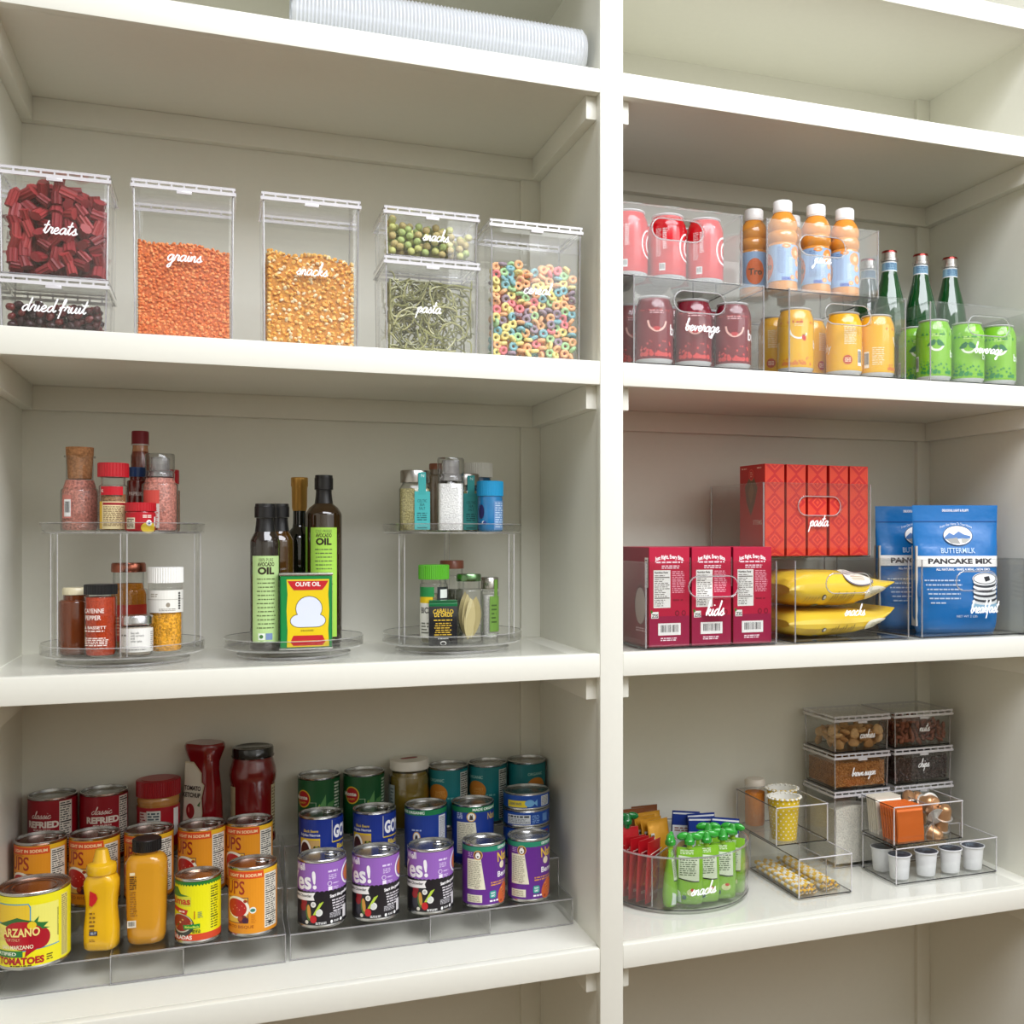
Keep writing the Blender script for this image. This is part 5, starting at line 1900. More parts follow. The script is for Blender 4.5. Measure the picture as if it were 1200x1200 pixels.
def lbl_bean(a, r, h):
    wrap(a, r, .0048, h - .0048, (98, 42, 136))
    wrap(a, r, h - .0130, h - .0048, (40, 134, 104), 1)
    a.text('CERTIFIED ORGANIC', .0185, h - .0105, .0040, (226, 240, 232), w=.036, L=2, bold=.03)
    a.poly([(-.0355, .030), (-.0030, .030), (-.0105, .0795), (-.0355, .0795)], (224, 220, 196), 1)
    a.micro(-.0335, .034, -.010, .077, 17, (150, 144, 120), 2, .42, 4, .15)
    a.text('Annie', -.021, .0315, .0035, (110, 50, 70), w=.007, L=2)
    a.rect(-.0355, .0085, -.0085, .0210, (224, 220, 196), 1)
    a.micro(-.0335, .0095, -.0105, .0195, 4, (150, 144, 120), 2, .42, 5, .1)
    a.ell(-.0155, .0860, .0078, .0078, (226, 178, 100), 1.5, 22)
    a.ell(-.0155, .0860, .0068, .0068, (110, 66, 40), 2, 22)
    a.ell(-.0155, .0850, .0042, .0048, (240, 238, 232), 3, 16)
    a.poly([(-.0178, .0880), (-.0170, .0920), (-.0155, .0890), (-.0140, .0920), (-.0132, .0880)], (240, 238, 232), 3)
    a.ell(-.0155, .0838, .0016, .0014, (60, 46, 44), 4, 10)
    a.micro(-.034, .0825, -.025, .0905, 3, (190, 160, 210), 1, .5, 3, .2)
    a.text('Naturals', .0185, .0725, .0150, (226, 190, 66), w=.056, L=2, bold=.02, rot=.05)
    a.ell(.0285, .0665, .0060, .0060, (226, 214, 190), 2, 16)
    a.text('Bernie', .0185, .0475, .0085, (244, 240, 246), w=.034, L=2, bold=.02)
    for i in range(2):
        a.micro(.0060, .0385 - .0040 * i, .045, .0415 - .0040 * i, 1, (214, 150, 80), 2, .7, 7 + i, .1)
    a.ell(.0325, .0190, .0125, .0175, (204, 98, 50), 2, 20, -.5)
    for i in range(14):
        a.ell(.026 + .013 * ((i * 7) % 10) / 10, .008 + .022 * ((i * 3) % 10) / 10, .0024, .0020, ((160, 56, 34), (226, 140, 80))[i % 2], 3, 8)
    a.poly(rrect(.0115, .0125, .003, 3, .0095, .0205), (40, 148, 140), 2)
    a.text('NON', .0095, .0215, .0030, (230, 244, 240), w=.007, al='c', L=3, bold=.03)
    a.text('GMO', .0095, .0170, .0030, (230, 244, 240), w=.007, al='c', L=3, bold=.03)
    a.micro(.004, .0085, .020, .0120, 1, (240, 236, 244), 2, .8, 9, .05)


def lbl_soup(a, r, h):
    OR_ = (226, 146, 34)
    wrap(a, r, .0048, h - .0048, OR_)
    a.rect(-PI * r, h - .0170, .0150, h - .0062, (214, 76, 34), 1)
    a.text('LIGHT IN SODIUM', .0120, h - .0142, .0042, (248, 214, 164), w=.052, al='r', L=2, bold=.03)
    a.rect(.0150, h - .0110, PI * r, h - .0048, (232, 182, 40), 1)
    a.text('SOUPS', -.0130, .0645, .0195, (158, 46, 30), w=.062, al='r', L=1, bold=.012)
    a.text('ORGANIC', -.0215, .0850, .0036, (168, 74, 36), w=.020, al='r', L=1)
    a.rect(-.044, .0205, -.0075, .0595, (80, 46, 70), 1)
    a.rect(-.044, .0215, -.0085, .0585, (226, 180, 76), 1.5)
    a.ell(-.026, .0445, .0205, .0165, (238, 232, 214), 2, 24, -.25)
    a.ell(-.0270, .0440, .0175, .0135, (182, 34, 30), 3, 24, -.25)
    for i in range(6):
        a.ell(-.033 + .004 * i, .044 + .003 * ((i * 5) % 3 - 1), .0008, .0008, (236, 160, 130), 4, 6)
    a.ell(-.0165, .0270, .0078, .0064, (120, 44, 30), 2.5, 16)
    a.ell(-.0120, .0250, .0050, .0044, (66, 34, 60), 2.7, 14)
    a.ell(-.0200, .0280, .0040, .0036, (170, 70, 40), 2.8, 12)
    a.ell(-.0120, .0540, .0030, .0024, (160, 60, 36), 2.6, 10)
    a.ell(-.0010, .0400, .0050, .0050, (236, 236, 228), 1, 16)
    a.ell(-.0010, .0400, .0038, .0026, (70, 130, 110), 2, 14)
    a.micro(-.0035, .0200, .0035, .0330, 5, (204, 124, 30), 1, .5, 5)
    a.text('TOMATO BISQUE', .0005, .0130, .0042, (150, 66, 26), w=.058, al='r', L=1, bold=.005)
    a.facts(.0165, .0100, .0420, .0930, 24, (226, 222, 208), (50, 44, 42), 11, 1)
    a.rect(.0230, .0150, .0290, .0190, (40, 36, 36), 3)


def lbl_ench(a, r, h):
    wrap(a, r, .0048, h - .0048, (228, 222, 22))
    wrap(a, r, .0048, .0150, (206, 70, 38), 1)
    n = 44
    for i in range(n):
        x = -PI * r + 2 * PI * r * (i + .5) / n
        a.poly([(x - PI * r / n, h - .0048), (x - PI * r / n, h - .0085), (x, h - .0112), (x + PI * r / n, h - .0085), (x + PI * r / n, h - .0048)], (34, 116, 44), 1)
    a.text('ENCHILADAS', -.0080, .0070, .0055, (246, 236, 226), w=.050, al='r', L=2, bold=.03)
    a.poly([(-.05, .082), (-.033, .084), (-.026, .074), (-.012, .0715), (-.05, .068)], (60, 120, 50), 1)
    a.rect(-.045, .0560, -.0095, .0700, (206, 206, 60), 1)
    a.text('Palmas', -.0105, .0590, .0100, (190, 50, 34), w=.042, al='r', L=2, bold=.03)
    a.poly([(-.045, .0560), (-.014, .0505), (-.0165, .0430), (-.045, .0500)], (186, 44, 30), 2)
    a.micro(-.030, .0465, -.0175, .0495, 1, (240, 210, 190), 3, .8, 3, .05)
    a.ell(-.026, .0275, .0210, .0170, (60, 62, 56), 1.5, 24)
    a.ell(-.027, .0305, .0195, .0140, (190, 186, 170), 2, 24)
    a.ell(-.027, .0310, .0180, .0125, (146, 44, 24), 2.5, 24)
    for i in range(7):
        a.ell(-.036 + .0045 * i, .030 + .004 * ((i * 5) % 4 - 1.5), .0020, .0014, ((206, 150, 60), (60, 110, 40), (220, 190, 130))[i % 3], 3, 8)
    a.poly([(-.022, .0285), (.003, .0300), (.003, .0235), (-.020, .0215)], (36, 134, 52), 4)
    a.text('Medium/Media', -.0185, .0240, .0034, (206, 226, 90), w=.020, L=5, bold=.02)
    a.line([(-.0045, .0490), (-.0045, .0370)], .0012, (180, 60, 30), 2)
    a.micro(.0000, .0380, .007, .0480, 4, (90, 120, 110), 2, .45, 5)
    a.micro(-.008, .0160, .004, .0215, 3, (50, 60, 30), 2, .6, 6, .1)
    a.micro(.0190, .0190, .0330, h - .013, 17, (90, 94, 20), 1, .42, 7, .2, (1, 4, 12))


def lbl_tom(a, r, h):
    wrap(a, r, .0048, h - .0048, (232, 222, 28))
    a.rect(-.10, .0285, .0350, .0900, (232, 226, 110), 1)
    a.poly([(-.09, .0930), (-.0050, .0930), (-.0020, .0880), (-.0020, .0640), (-.09, .0640)], (60, 150, 190), 1.4)
    a.poly([(-.09, .0915), (-.0055, .0915), (-.0035, .0870), (-.0035, .0660), (-.09, .0660)], (226, 190, 50), 1.8)
    a.line([(-.09, .0265), (-.02, .0265), (.036, .0300)], .0014, (60, 150, 190), 2)
    a.poly([(-.050, .0640), (-.020, .0740), (.010, .0650), (-.010, .0580)], (50, 104, 50), 2)
    a.ell(-.012, .0480, .0290, .0200, (176, 22, 38), 2.4, 26, -.15)
    a.ell(.0085, .0430, .0140, .0150, (166, 18, 36), 2.6, 22)
    a.poly([(.020, .0370), (-.002, .0240), (-.010, .0180), (-.008, .0300)], (170, 20, 36), 2.6)
    a.ell(-.0010, .0620, .0058, .0056, (226, 196, 40), 3, 16)
    for p in ([(.004, .066), (.020, .063), (.014, .058), (.006, .060)], [(.000, .066), (.008, .074), (.006, .065)], [(.008, .060), (.022, .055), (.012, .055)]):
        a.poly(p, (44, 112, 52), 3)
    a.text('MARZANO', .0090, .0475, .0110, (236, 216, 130), w=.060, al='r', L=4, bold=.03, rot=0)
    a.text('PRODUCT OF ITALY', -.016, .0410, .0038, (226, 190, 140), w=.040, al='r', L=4)
    a.text('SAN MARZANO', .001, .0300, .0050, (240, 230, 200), w=.044, al='r', L=4, bold=.02, rot=0)
    a.rect(-.09, .0185, -.0125, .0275, (36, 118, 60), 3)
    a.text('CERTIFIED', -.0210, .0210, .0044, (236, 240, 226), w=.040, al='r', L=4, bold=.02)
    a.text('TOMATOES', .0145, .0085, .0088, (170, 24, 40), w=.064, al='r', L=2, bold=.05)
    a.micro(.0175, .0090, .0260, .0190, 3, (90, 80, 20), 2, .5, 8, .1)
    a.micro(-.030, .0050, .000, .0075, 1, (90, 80, 30), 2, .7, 9, .1)
    a.rect(.0400, .0080, .0530, .0960, (222, 212, 130), 1)
    a.micro(.0405, .0090, .0525, .0950, 30, (110, 96, 40), 2, .42, 10, .1)
    a.micro(.0330, .0400, .0350, .0800, 22, (110, 106, 40), 2, .6, 11, .0)


def lbl_refried(a, r, h):
    wrap(a, r, .0048, h - .0048, (150, 12, 30))
    script(a, 'classic', -.004, .0740, .030, .0052, .0011, (236, 214, 206), 1)
    a.text('REFRIED', -.002, .0600, .0092, (236, 222, 210), w=.050, al='c', L=1, bold=.05)
    a.micro(-.016, .055, .012, .0575, 1, (226, 200, 190), 1, .8, 3, .1)
    a.text('BEANS', -.002, .030, .0092, (236, 222, 210), w=.036, al='c', L=1, bold=.05)
    a.facts(.0235, .0080, .0440, .0990, 24, (224, 216, 204), (46, 36, 36), 12, 1)


def lbl_green(a, r, h):
    wrap(a, r, .0048, h - .0048, (20, 84, 44))
    a.ell(-.0295, .0700, .0140, .0150, (222, 186, 50), 1, 24)
    a.ell(-.0295, .0700, .0122, .0130, (178, 28, 34), 2, 24)
    a.text('Monte', -.0205, .0690, .0062, (242, 238, 228), w=.026, al='r', L=3, bold=.04, rot=0)
    a.text('QUALITY', -.0235, .0620, .0030, (236, 220, 90), w=.015, al='r', L=3)
    a.line([(-.016, .064), (-.006, .064), (-.006, .030)], .0011, (170, 190, 160), 1)
    a.poly([(-.0005, .036), (.0010, .060), (.0105, .077), (.0110, .052)], (92, 146, 84), 1)
    a.poly([(.0060, .044), (.0150, .062), (.0290, .066), (.0200, .048)], (80, 134, 74), 1.2)
    a.poly([(-.0035, .030), (-.0045, .055), (.0000, .062), (.0040, .044), (.0030, .030)], (136, 170, 60), 1.5)
    a.text('WITH', -.0130, .0480, .0030, (170, 190, 110), w=.011, al='r', L=1)
    a.text('Cut', -.0120, .0390, .0075, (236, 236, 226), w=.015, al='r', L=1, bold=.03, shear=.2)
    a.text('Green Beans', .006, .026, .0070, (150, 180, 60), w=.044, al='c', L=1, bold=.02)
    a.micro(.0270, .0100, .0420, .0960, 16, (196, 206, 190), 1, .5, 6, .1, (0, 3, 9))


def lbl_teal(a, r, h):
    wrap(a, r, .0048, h - .0048, (22, 122, 130))
    a.text('ORGANIC', -.0100, .0810, .0048, (170, 216, 210), w=.030, al='r', L=1, bold=.02)
    a.ell(-.0230, .0600, .0190, .0170, (206, 130, 44), 1, 28)
    a.text('SWEET', -.0175, .0600, .0046, (226, 170, 90), w=.018, al='c', L=2, bold=.02)
    a.text('POTATO', -.0175, .0540, .0046, (226, 170, 90), w=.020, al='c', L=2, bold=.02)
    a.ell(-.020, .024, .014, .012, (150, 70, 34), 1, 18)
    a.poly([(-.030, .042), (-.016, .038), (-.006, .044), (-.018, .034)], (104, 130, 60), 2)
    a.micro(-.004, .050, .014, .054, 1, (120, 190, 186), 1, .7, 4, .1)
    a.facts(.0200, .0080, .0430, .0960, 22, (206, 210, 204), (40, 50, 52), 13, 1)


def lbl_goya(a, r, h):
    wrap(a, r, .0048, h - .0048, (22, 48, 136))
    a.text('Black Beans', -.0130, .0810, .0040, (226, 196, 70), w=.026, al='r', L=1, bold=.02)
    a.text('Frijoles Negros', -.0100, .0745, .0040, (236, 238, 244), w=.036, al='r', L=1, bold=.02)
    a.rect(-.048, .0080, -.0100, .0710, (222, 186, 40), 1)
    a.rect(-.036, .0080, -.0110, .0680, (196, 158, 100), 2)
    a.ell(-.036, .0480, .0120, .0210, (238, 236, 228), 3, 22)
    a.ell(-.0365, .0480, .0095, .0170, (66, 20, 18), 4, 20)
    for i in range(9):
        a.ell(-.0185 + .0030 * (i % 3), .0460 + .0052 * (i // 3), .0024, .0026, ((40, 50, 20), (146, 160, 60))[i % 2], 4, 10)
    a.rect(.0090, .0630, .0620, .0985, (206, 206, 190), 1)
    a.rect(.0100, .0640, .0610, .0985, (22, 48, 136), 1.5)
    a.text('GOYA', .0120, .0700, .0185, (246, 246, 248), w=.048, L=2, bold=.05)
    a.rect(.0100, .0620, .0610, .0640, (226, 196, 50), 2)
    a.text('Black Beans', .0190, .0500, .0080, (222, 194, 70), w=.050, L=2, bold=.03)
    a.text('Frijoles Negros', .0155, .0390, .0080, (240, 242, 248), w=.052, L=2, bold=.03)


def lbl_blue(a, r, h, cream=False):
    wrap(a, r, .0048, h - .0048, (26, 56, 140))
    wrap(a, r, h - .0135, h - .0048, (24, 120, 74), 1)
    a.text('MADE ORGANIC', -.0050, h - .0110, .0042, (226, 240, 230), w=.050, al='r' if not cream else 'l', L=2, bold=.04)
    if not cream:
        a.ell(-.0190, .0560, .0070, .0095, (206, 160, 70), 1, 20)
        a.ell(-.0190, .0560, .0056, .0080, (236, 234, 230), 2, 20)
        a.poly([(-.0225, .0500), (-.0205, .0615), (-.0190, .0580), (-.0175, .0615), (-.0160, .0500)], (60, 50, 50), 3)
        a.micro(-.028, .066, -.010, .0695, 1, (170, 186, 226), 1, .7, 3, .1)
        a.micro(-.030, .0410, -.006, .0445, 1, (214, 180, 110), 1, .7, 3, .1)
        a.text('Italy Bean', -.010, .0310, .0080, (236, 240, 248), w=.030, al='r', L=1, bold=.03)
        a.poly([(.0140, .0300), (.0200, .0420), (.0200, h - .016), (.0370, h - .016), (.0370, .0300)], (226, 228, 232), 1)
        a.micro(.0215, .0320, .0355, h - .018, 20, (70, 74, 90), 2, .45, 8, .1)
    else:
        a.micro(-.034, .079, -.022, .090, 4, (190, 200, 230), 1, .6, 3, .1)
        a.ell(-.0070, .0830, .0082, .0082, (206, 160, 70), 1.5, 22)
        a.ell(-.0070, .0830, .0066, .0066, (240, 238, 232), 2, 22)
        a.poly([(-.0105, .0780), (-.0085, .0880), (-.0070, .0845), (-.0055, .0880), (-.0035, .0780)], (70, 60, 50), 3)
        a.poly([(-.0340, .0200), (.0060, .0200), (.0000, .0740), (-.0340, .0740)], (222, 218, 196), 1)
        a.micro(-.0320, .0240, -.001, .0720, 17, (150, 144, 122), 2, .42, 5, .15)
        a.text('Naturals', .0230, .0760, .0110, (206, 176, 90), w=.040, L=1, bold=.02)
        wrap(a, r, .0048, .0140, (26, 44, 110), 1)


def lbl_tuna(a, r, h, v=0):
    wrap(a, r, .0030, h - .0030, (24, 72, 158))
    if v == 0:
        a.rect(-.040, .0050, -.0035, .0165, (222, 200, 50), 1)
        a.text('CHUNK WHITE', -.0130, .0090, .0042, (40, 80, 110), w=.024, al='r', L=2, bold=.02)
        a.ell(.0010, .0120, .0085, .0062, (112, 170, 214), 2, 18)
        a.poly([(.008, .012), (.015, .018), (.015, .006)], (112, 170, 214), 2)
        a.rect(.0230, .0055, .0430, .0225, (216, 220, 222), 1)
        a.micro(.0240, .0065, .0420, .0215, 7, (80, 86, 96), 2, .45, 3, .1)
    else:
        a.rect(-.039, .0050, .0045, .0210, (214, 218, 222), 1)
        a.micro(-.0375, .0160, .003, .0200, 1, (60, 64, 72), 2, .8, 4, .1)
        a.micro(-.0375, .0060, .003, .0150, 4, (120, 124, 132), 2, .5, 5, .2)
        a.micro(.0075, .0060, .0220, .0205, 5, (130, 166, 216), 1, .5, 6, .2)
        a.rect(.0280, .0080, .0400, .0210, (150, 30, 50) if v == 2 else (96, 140, 200), 1)


ROW1, ROW2, ROW3 = .1545, .2300, .3055
yes = tin_can('purple and black soup can, first of three alike in the front row', 'can', -.4130, ROW1, TZ[0], .0370, .1050, lbl_yes, 0, 'pull')
dup(yes, (-.3290, ROW1, TZ[0] + .0002), -.02, 'purple and black soup can, second of three alike in the front row')
dup(yes, (-.2410, ROW1 - .001, TZ[0] + .0002), .02, 'purple and black soup can, third of three alike in the front row')
bean = tin_can('purple bean can with a green band, beside the third soup can', 'can', -.1520, ROW1 - .001, TZ[0], .0353, .1045, lbl_bean, -.06)
dup(bean, (-.0745, ROW1 - .001, TZ[0] + .0002), -.16, 'purple bean can with a green band, at the wall end of the front row')
soup = tin_can('orange soup can with a picture of a red bowl, front row beside the enchilada can', 'can', -.5170, ROW1, TZ[0], .0357, .1050, lbl_soup, 0, 'pull', (150, 110, 90))
for i, (x, w) in enumerate(((-.8200, 'first, behind the tomato can'), (-.7460, 'second, behind the yellow mustard'), (-.6690, 'third, behind the black capped mustard'), (-.5915, 'fourth, behind the enchilada can'), (-.5200, 'fifth, behind the front soup can'))):
    dup(soup, (x, ROW2, TZ[1] + .0002), (.05, .02, .0, -.02, -.02)[i], 'orange soup can in the middle row, ' + w)
tin_can('yellow enchilada sauce can with a green zigzag edge', 'can', -.5960, .1500, TZ[0], .0326, .0970, lbl_ench, .0, 'lid', (170, 140, 120))
tin_can('large yellow can of tomatoes with a red tomato picture', 'can', -.8165, .1430, TZ[0], .0470, .1075, lbl_tom, .10, 'lid', (150, 110, 90))
ref = tin_can('dark red refried beans can, back corner', 'can', -.8140, ROW3 + .003, TZ[2], .0352, .1060, lbl_refried, -.28)
dup(ref, (-.7400, ROW3 + .003, TZ[2] + .0002), .08, 'dark red refried beans can beside the peanut butter')
grn = tin_can('dark green vegetable can, first of two in the back row', 'can', -.4050, ROW3, TZ[2], .0348, .1060, lbl_green, -.05, 'lid')
dup(grn, (-.3290, ROW3, TZ[2] + .0002), .10, 'dark green vegetable can beside the pickle jar')
tl = tin_can('teal can with an orange circle, beside the pickle jar', 'can', -.1808, ROW3, TZ[2], .0348, .1055, lbl_teal, -.12)
dup(tl, (-.1085, ROW3, TZ[2] + .0002), -.20, 'teal can with an orange circle, middle of three')
dup(tl, (-.0360, ROW3 - .001, TZ[2] + .0002), .95, 'teal can with an orange circle, in the back corner by the upright')
gy = tin_can('blue black bean can with white letters, first in the middle row', 'can', -.4080, ROW2, TZ[1], .0350, .1060, lbl_goya, .16, 'pull', (120, 120, 116))
dup(gy, (-.3210, ROW2, TZ[1] + .0002), .0, 'blue black bean can with white letters, second in the middle row')
tin_can('blue organic bean can with a green band and white panel', 'can', -.2350, ROW2, TZ[1], .0352, .1060, lbl_blue, -.08)
tin_can('blue organic can with a cream text panel and green band', 'can', -.1530, ROW2, TZ[1], .0360, .1040, lambda a, r, h: lbl_blue(a, r, h, True), -.10)
for i, w in enumerate(('bottom', 'third', 'second', 'top')):
    tin_can('flat blue tuna can, %s of the stack of four' % w, 'can', -.0580, .2265, TZ[1] + .0292 * i, .0402, .0288, (lambda v: (lambda a, r, h: lbl_tuna(a, r, h, v)))((1, 2, 1, 0)[i]), (-.25, -.1, -.2, -.15)[i], 'lid', (140, 150, 150), name='tuna_can')

# squeeze mustard with a cone tip
t = thing('mustard_bottle', 'yellow squeeze mustard bottle with a cone tip, beside the tomato can', 'bottle', (-.7290, .1530, TZ[0] + .0002), -.25)
m = MB()
YM = (226, 176, 30)
secs = []
for z, w, d in ((0, .040, .030), (.003, .046, .034), (.012, .047, .035), (.030, .047, .035), (.045, .044, .033), (.062, .0415, .031), (.078, .044, .033), (.092, .0475, .035), (.100, .0465, .035), (.106, .040, .034), (.110, .034, .032)):
    secs.append(ring(w, d, min(w, d) * .36, z, 5))
m.loft(secs, YM)
m.build('bottle_body', 'gloss', t, sharp=60)
m = MB()
m.lathe([(.0200, .1105, (230, 180, 30)), (.0205, .1115), (.0205, .1210), (.0195, .1240), (.0130, .1270), (.0120, .1290), (.0090, .1430), (.0078, .1455), (.0005, .146)], seg=36)
m.build('cap', 'gloss', t)
a = Art()
a.poly([(-.0105, .089), (-.002, .0845), (.0005, .078), (-.0020, .072), (-.0075, .066), (-.0115, .068)], (190, 24, 34), 0)
for i in range(5):
    a.micro(-.0112, .054 - .006 * i, -.003, .0575 - .006 * i, 1, (120, 84, 20), 0, .7, 30 + i, .2)
a.rect(-.0112, .0235, .0000, .0300, (30, 40, 70), 1)
a.micro(-.0095, .0245, -.001, .0290, 2, (190, 196, 210), 2, .5, 3, .1)
a.micro(-.0112, .014, -.003, .0185, 2, (150, 110, 30), 0, .5, 4)
m = MB()
a.to(m, flat_map((.0, -.0180, 0), (1, 0, 0)))
m.build('label', 'card', t)

# tall mustard bottle with a black cap
t = thing('mustard_bottle', 'taller golden mustard bottle with a flat black cap', 'bottle', (-.6680, .1590, TZ[0] + .0002), -.1)
m = MB()
MU = (206, 146, 36)
secs = []
for z, w, d in ((0, .042, .034), (.003, .051, .040), (.012, .054, .043), (.040, .0555, .044), (.080, .0575, .045), (.112, .0580, .045), (.122, .056, .044), (.129, .048, .040), (.1325, .034, .033)):
    secs.append(ring(w, d, min(w, d) * .42, z, 6))
m.loft(secs, MU)
m.lathe([(.0150, .1325, MU), (.0150, .138)], seg=30)
m.build('bottle_body', 'gloss', t, sharp=60)
m = MB()
ribs(m, .0205, .1368, .1540, 48, (20, 20, 22))
m.build('cap', 'plain', t)
a = Art()
a.rect(-.0235, .0280, -.0115, .0385, (222, 214, 196), 0)
a.barcode(-.0230, .0285, -.0120, .0380, 1, 8, (222, 214, 196))
a.rect(-.0200, .1050, -.0130, .1095, (226, 210, 170), 0)
a.micro(-.0205, .0840, -.0105, .1040, 7, (86, 54, 18), 0, .55, 5, .1)
a.micro(-.0200, .0440, -.0090, .0820, 11, (146, 96, 26), 0, .45, 6, .3)
m = MB()
a.to(m, flat_map((0, -.0226, 0), (1, 0, 0)))
m.build('label', 'card', t)

# peanut butter
multi('peanut_butter_jar', 'peanut butter jar with a red lid in the back row', 'jar', -.6590, ROW3, TZ[2], [
    ('jar_body', 'gloss', [(.029, 0, (176, 118, 56)), (.0318, .003), (.0322, .010), (.0322, .076), (.0315, .080, (190, 132, 68)), (.0322, .083), (.0322, .088), (.030, .092)]),
    ('lid', 'plain', lambda m: (ribs(m, .0337, .0925, .1180, 60, (158, 18, 32)), m.lathe([(.026, .1182, (158, 18, 32)), (.0255, .1190), (.0005, .1190)], seg=36))),
    ('label', 'card', lab(.0324, lambda a: (wrap(a, .0324, .012, .077, (170, 22, 36), 0), a.rect(-.033, .030, -.0195, .070, (222, 200, 196), 1), a.micro(-.032, .032, -.0205, .069, 8, (150, 60, 60), 2, .5, 3), a.rect(-.019, .040, .003, .072, (214, 214, 208), 1), a.micro(-.017, .043, .001, .070, 6, (80, 90, 96), 2, .6, 4, .05),
                                              a.text('J', .0165, .040, .030, (240, 240, 238), w=.020, L=1, bold=.06)))),
], .05)
# ketchup: waisted squeeze bottle
t = thing('ketchup_bottle', 'dark red tomato ketchup bottle with a flared top in the back row', 'bottle', (-.5880, ROW3 + .002, TZ[2] + .0002), -.72)
m = MB()
KR = (126, 14, 22)
secs = []
for z, w, d in ((0, .050, .038), (.004, .056, .042), (.030, .057, .043), (.070, .055, .042), (.100, .051, .038), (.126, .046, .034), (.140, .047, .034), (.152, .056, .040), (.162, .063, .046), (.168, .064, .047), (.172, .060, .044)):
    secs.append(ring(w, d, min(w, d) * .40, z, 6))
m.loft(secs, KR)
m.build('bottle_body', 'sauce', t, sharp=60)
a = Art()
q = [(-.026, .040), (.012, .040), (.015, .060), (.013, .085), (.017, .106), (.011, .110), (.010, .125), (-.006, .142), (-.024, .142)]
a.poly(q, (206, 196, 170), 0)
a.poly([(x * .93 - .001, .0915 + (y - .0915) * .95) for x, y in q], (226, 222, 210), 1)
a.text('TOMATO', .0100, .0960, .0068, (46, 40, 40), w=.034, al='r', L=2, bold=.03)
a.text('KETCHUP', .0100, .0850, .0068, (46, 40, 40), w=.036, al='r', L=2, bold=.03)
a.ell(-.010, .062, .0085, .0125, (150, 24, 30), 2, 20)
a.ell(-.0130, .064, .0014, .0050, (220, 120, 110), 3, 12)
a.poly([(.004, .072), (.011, .080), (.009, .070)], (66, 104, 54), 2)
m = MB()
a.to(m, lambda x, y, o: (x, -.0225 - o + (.004 if y > .115 else .0035 * max(0, (y - .08) / .035)), y))
m.build('label', 'card', t)
# sauce jar
multi('sauce_jar', 'tall dark red pasta sauce jar with a black lid, end of the back row', 'jar', -.5125, ROW3, TZ[2], [
    ('jar_body', 'sauce', [(.033, 0, (116, 18, 20)), (.0365, .004), (.0370, .012), (.0350, .016), (.0350, .100), (.0370, .106), (.0378, .116), (.0365, .126), (.0335, .136), (.0320, .142), (.0320, .146)], 44),
    ('lid', 'gloss', [(.0340, .144, (20, 20, 22)), (.0345, .1465), (.0332, .148), (.0332, .158), (.0322, .1605), (.0280, .1610), (.0270, .1602), (.0005, .1602)], 44),
    ('label', 'paper', lab(.0353, lambda a: (a.rect(-PI * .0353, .018, -.0330, .098, (196, 186, 150), 0), a.rect(.0330, .018, PI * .0353, .098, (196, 186, 150), 0), a.micro(.0345, .022, .048, .094, 14, (110, 90, 60), 1, .45, 4)))),
])
# pickle jar
multi('pickle_jar', 'jar of green pickles with a white lid in the back row', 'jar', -.2500, ROW3, TZ[2], [
    ('pickles', 'sauce', [(.028, .002, (124, 104, 34)), (.0335, .006), (.0335, .090), (.030, .100), (.0005, .1005)]),
    ('glass_body', 'glass', jar_prof(.0358, .106, .0310, .092)),
    ('lid', 'plain', [(.0340, .1045, (226, 224, 216)), (.0345, .1065), (.0338, .108), (.0338, .1185), (.0325, .1205), (.0005, .1208)]),
    ('label', 'paper', lab(.0360, lambda a: (a.rect(-PI * .036, .020, -.0340, .080, (176, 186, 190), 0), a.micro(-.046, .024, -.036, .076, 9, (90, 110, 116), 1, .45, 3)))),
    ('lid_print', 'paper', lambda m: Art().ell(.000, .004, .016, .007, (150, 40, 36), 0, 20, .2).line([(-.016, .006), (.0, .010), (.016, .012)], .0016, (60, 60, 60), 1).to(m, flat_map((0, 0, .1210), (1, 0, 0), (0, 1, 0)))),
])
# ------------------------------------------------------------------ lower right shelf
ZF = ZD + .001
# snack turntable with dividers
TX, TY, TR = .2262, .2125, .1300
t = thing('snack_turntable', 'round clear divided turntable lettered snacks, full of pouches and packets', 'turntable', (TX, TY, ZF))
m = MB()
m.lathe([(TR * .78, 0), (TR * .80, .0045), (TR * .77, .0055)], seg=64)
m.build('base', ['smoke'], t)
m = MB()
m.lathe([(.002, .0058), (TR - .003, .0058), (TR - .0006, .008), (TR, .012), (TR, .0975), (TR - .0024, .0975), (TR - .0024, .012), (TR - .005, .0082), (.002, .0082)], seg=84, cap0=False, cap1=False)
m.lathe([(TR + .0004, .0955), (TR + .0009, .0978), (TR - .0026, .0982), (TR - .0028, .0955)], seg=84, cap0=False, cap1=False, mi=1)
m.lathe([(TR - .0050, .0052), (TR - .0010, .0058), (TR + .0002, .0082)], seg=84, cap0=False, cap1=False, mi=2)
m.build('drum', ['clear', 'edge', 'base'], t)
for a_ in (226, 342, 85):
    m = MB()
    Mx = Matrix.Rotation(R(a_), 4, 'Z')
    m.box(.004, TR - .004, -.0012, .0012, .0084, .092, mi=0, M=Mx)
    m.tube([Mx @ Vector((.004, 0, .0925)), Mx @ Vector((TR - .004, 0, .0925))], .0013, 5, mi=1)
    m.tube([Mx @ Vector((TR - .0040, 0, .009)), Mx @ Vector((TR - .0040, 0, .0925))], .0014, 5, mi=1)
    m.build('divider', ['clear', 'edge'], t)
a = Art()
script(a, 'snacks', 0, 0, .046, .0098, rise=.05)
m = MB()
a.to(m, cyl_map(TR + .0004, .034, -.06), .004, eps=.0004)
m.build('lettering', 'paper', t)
TF = ZF + .0086


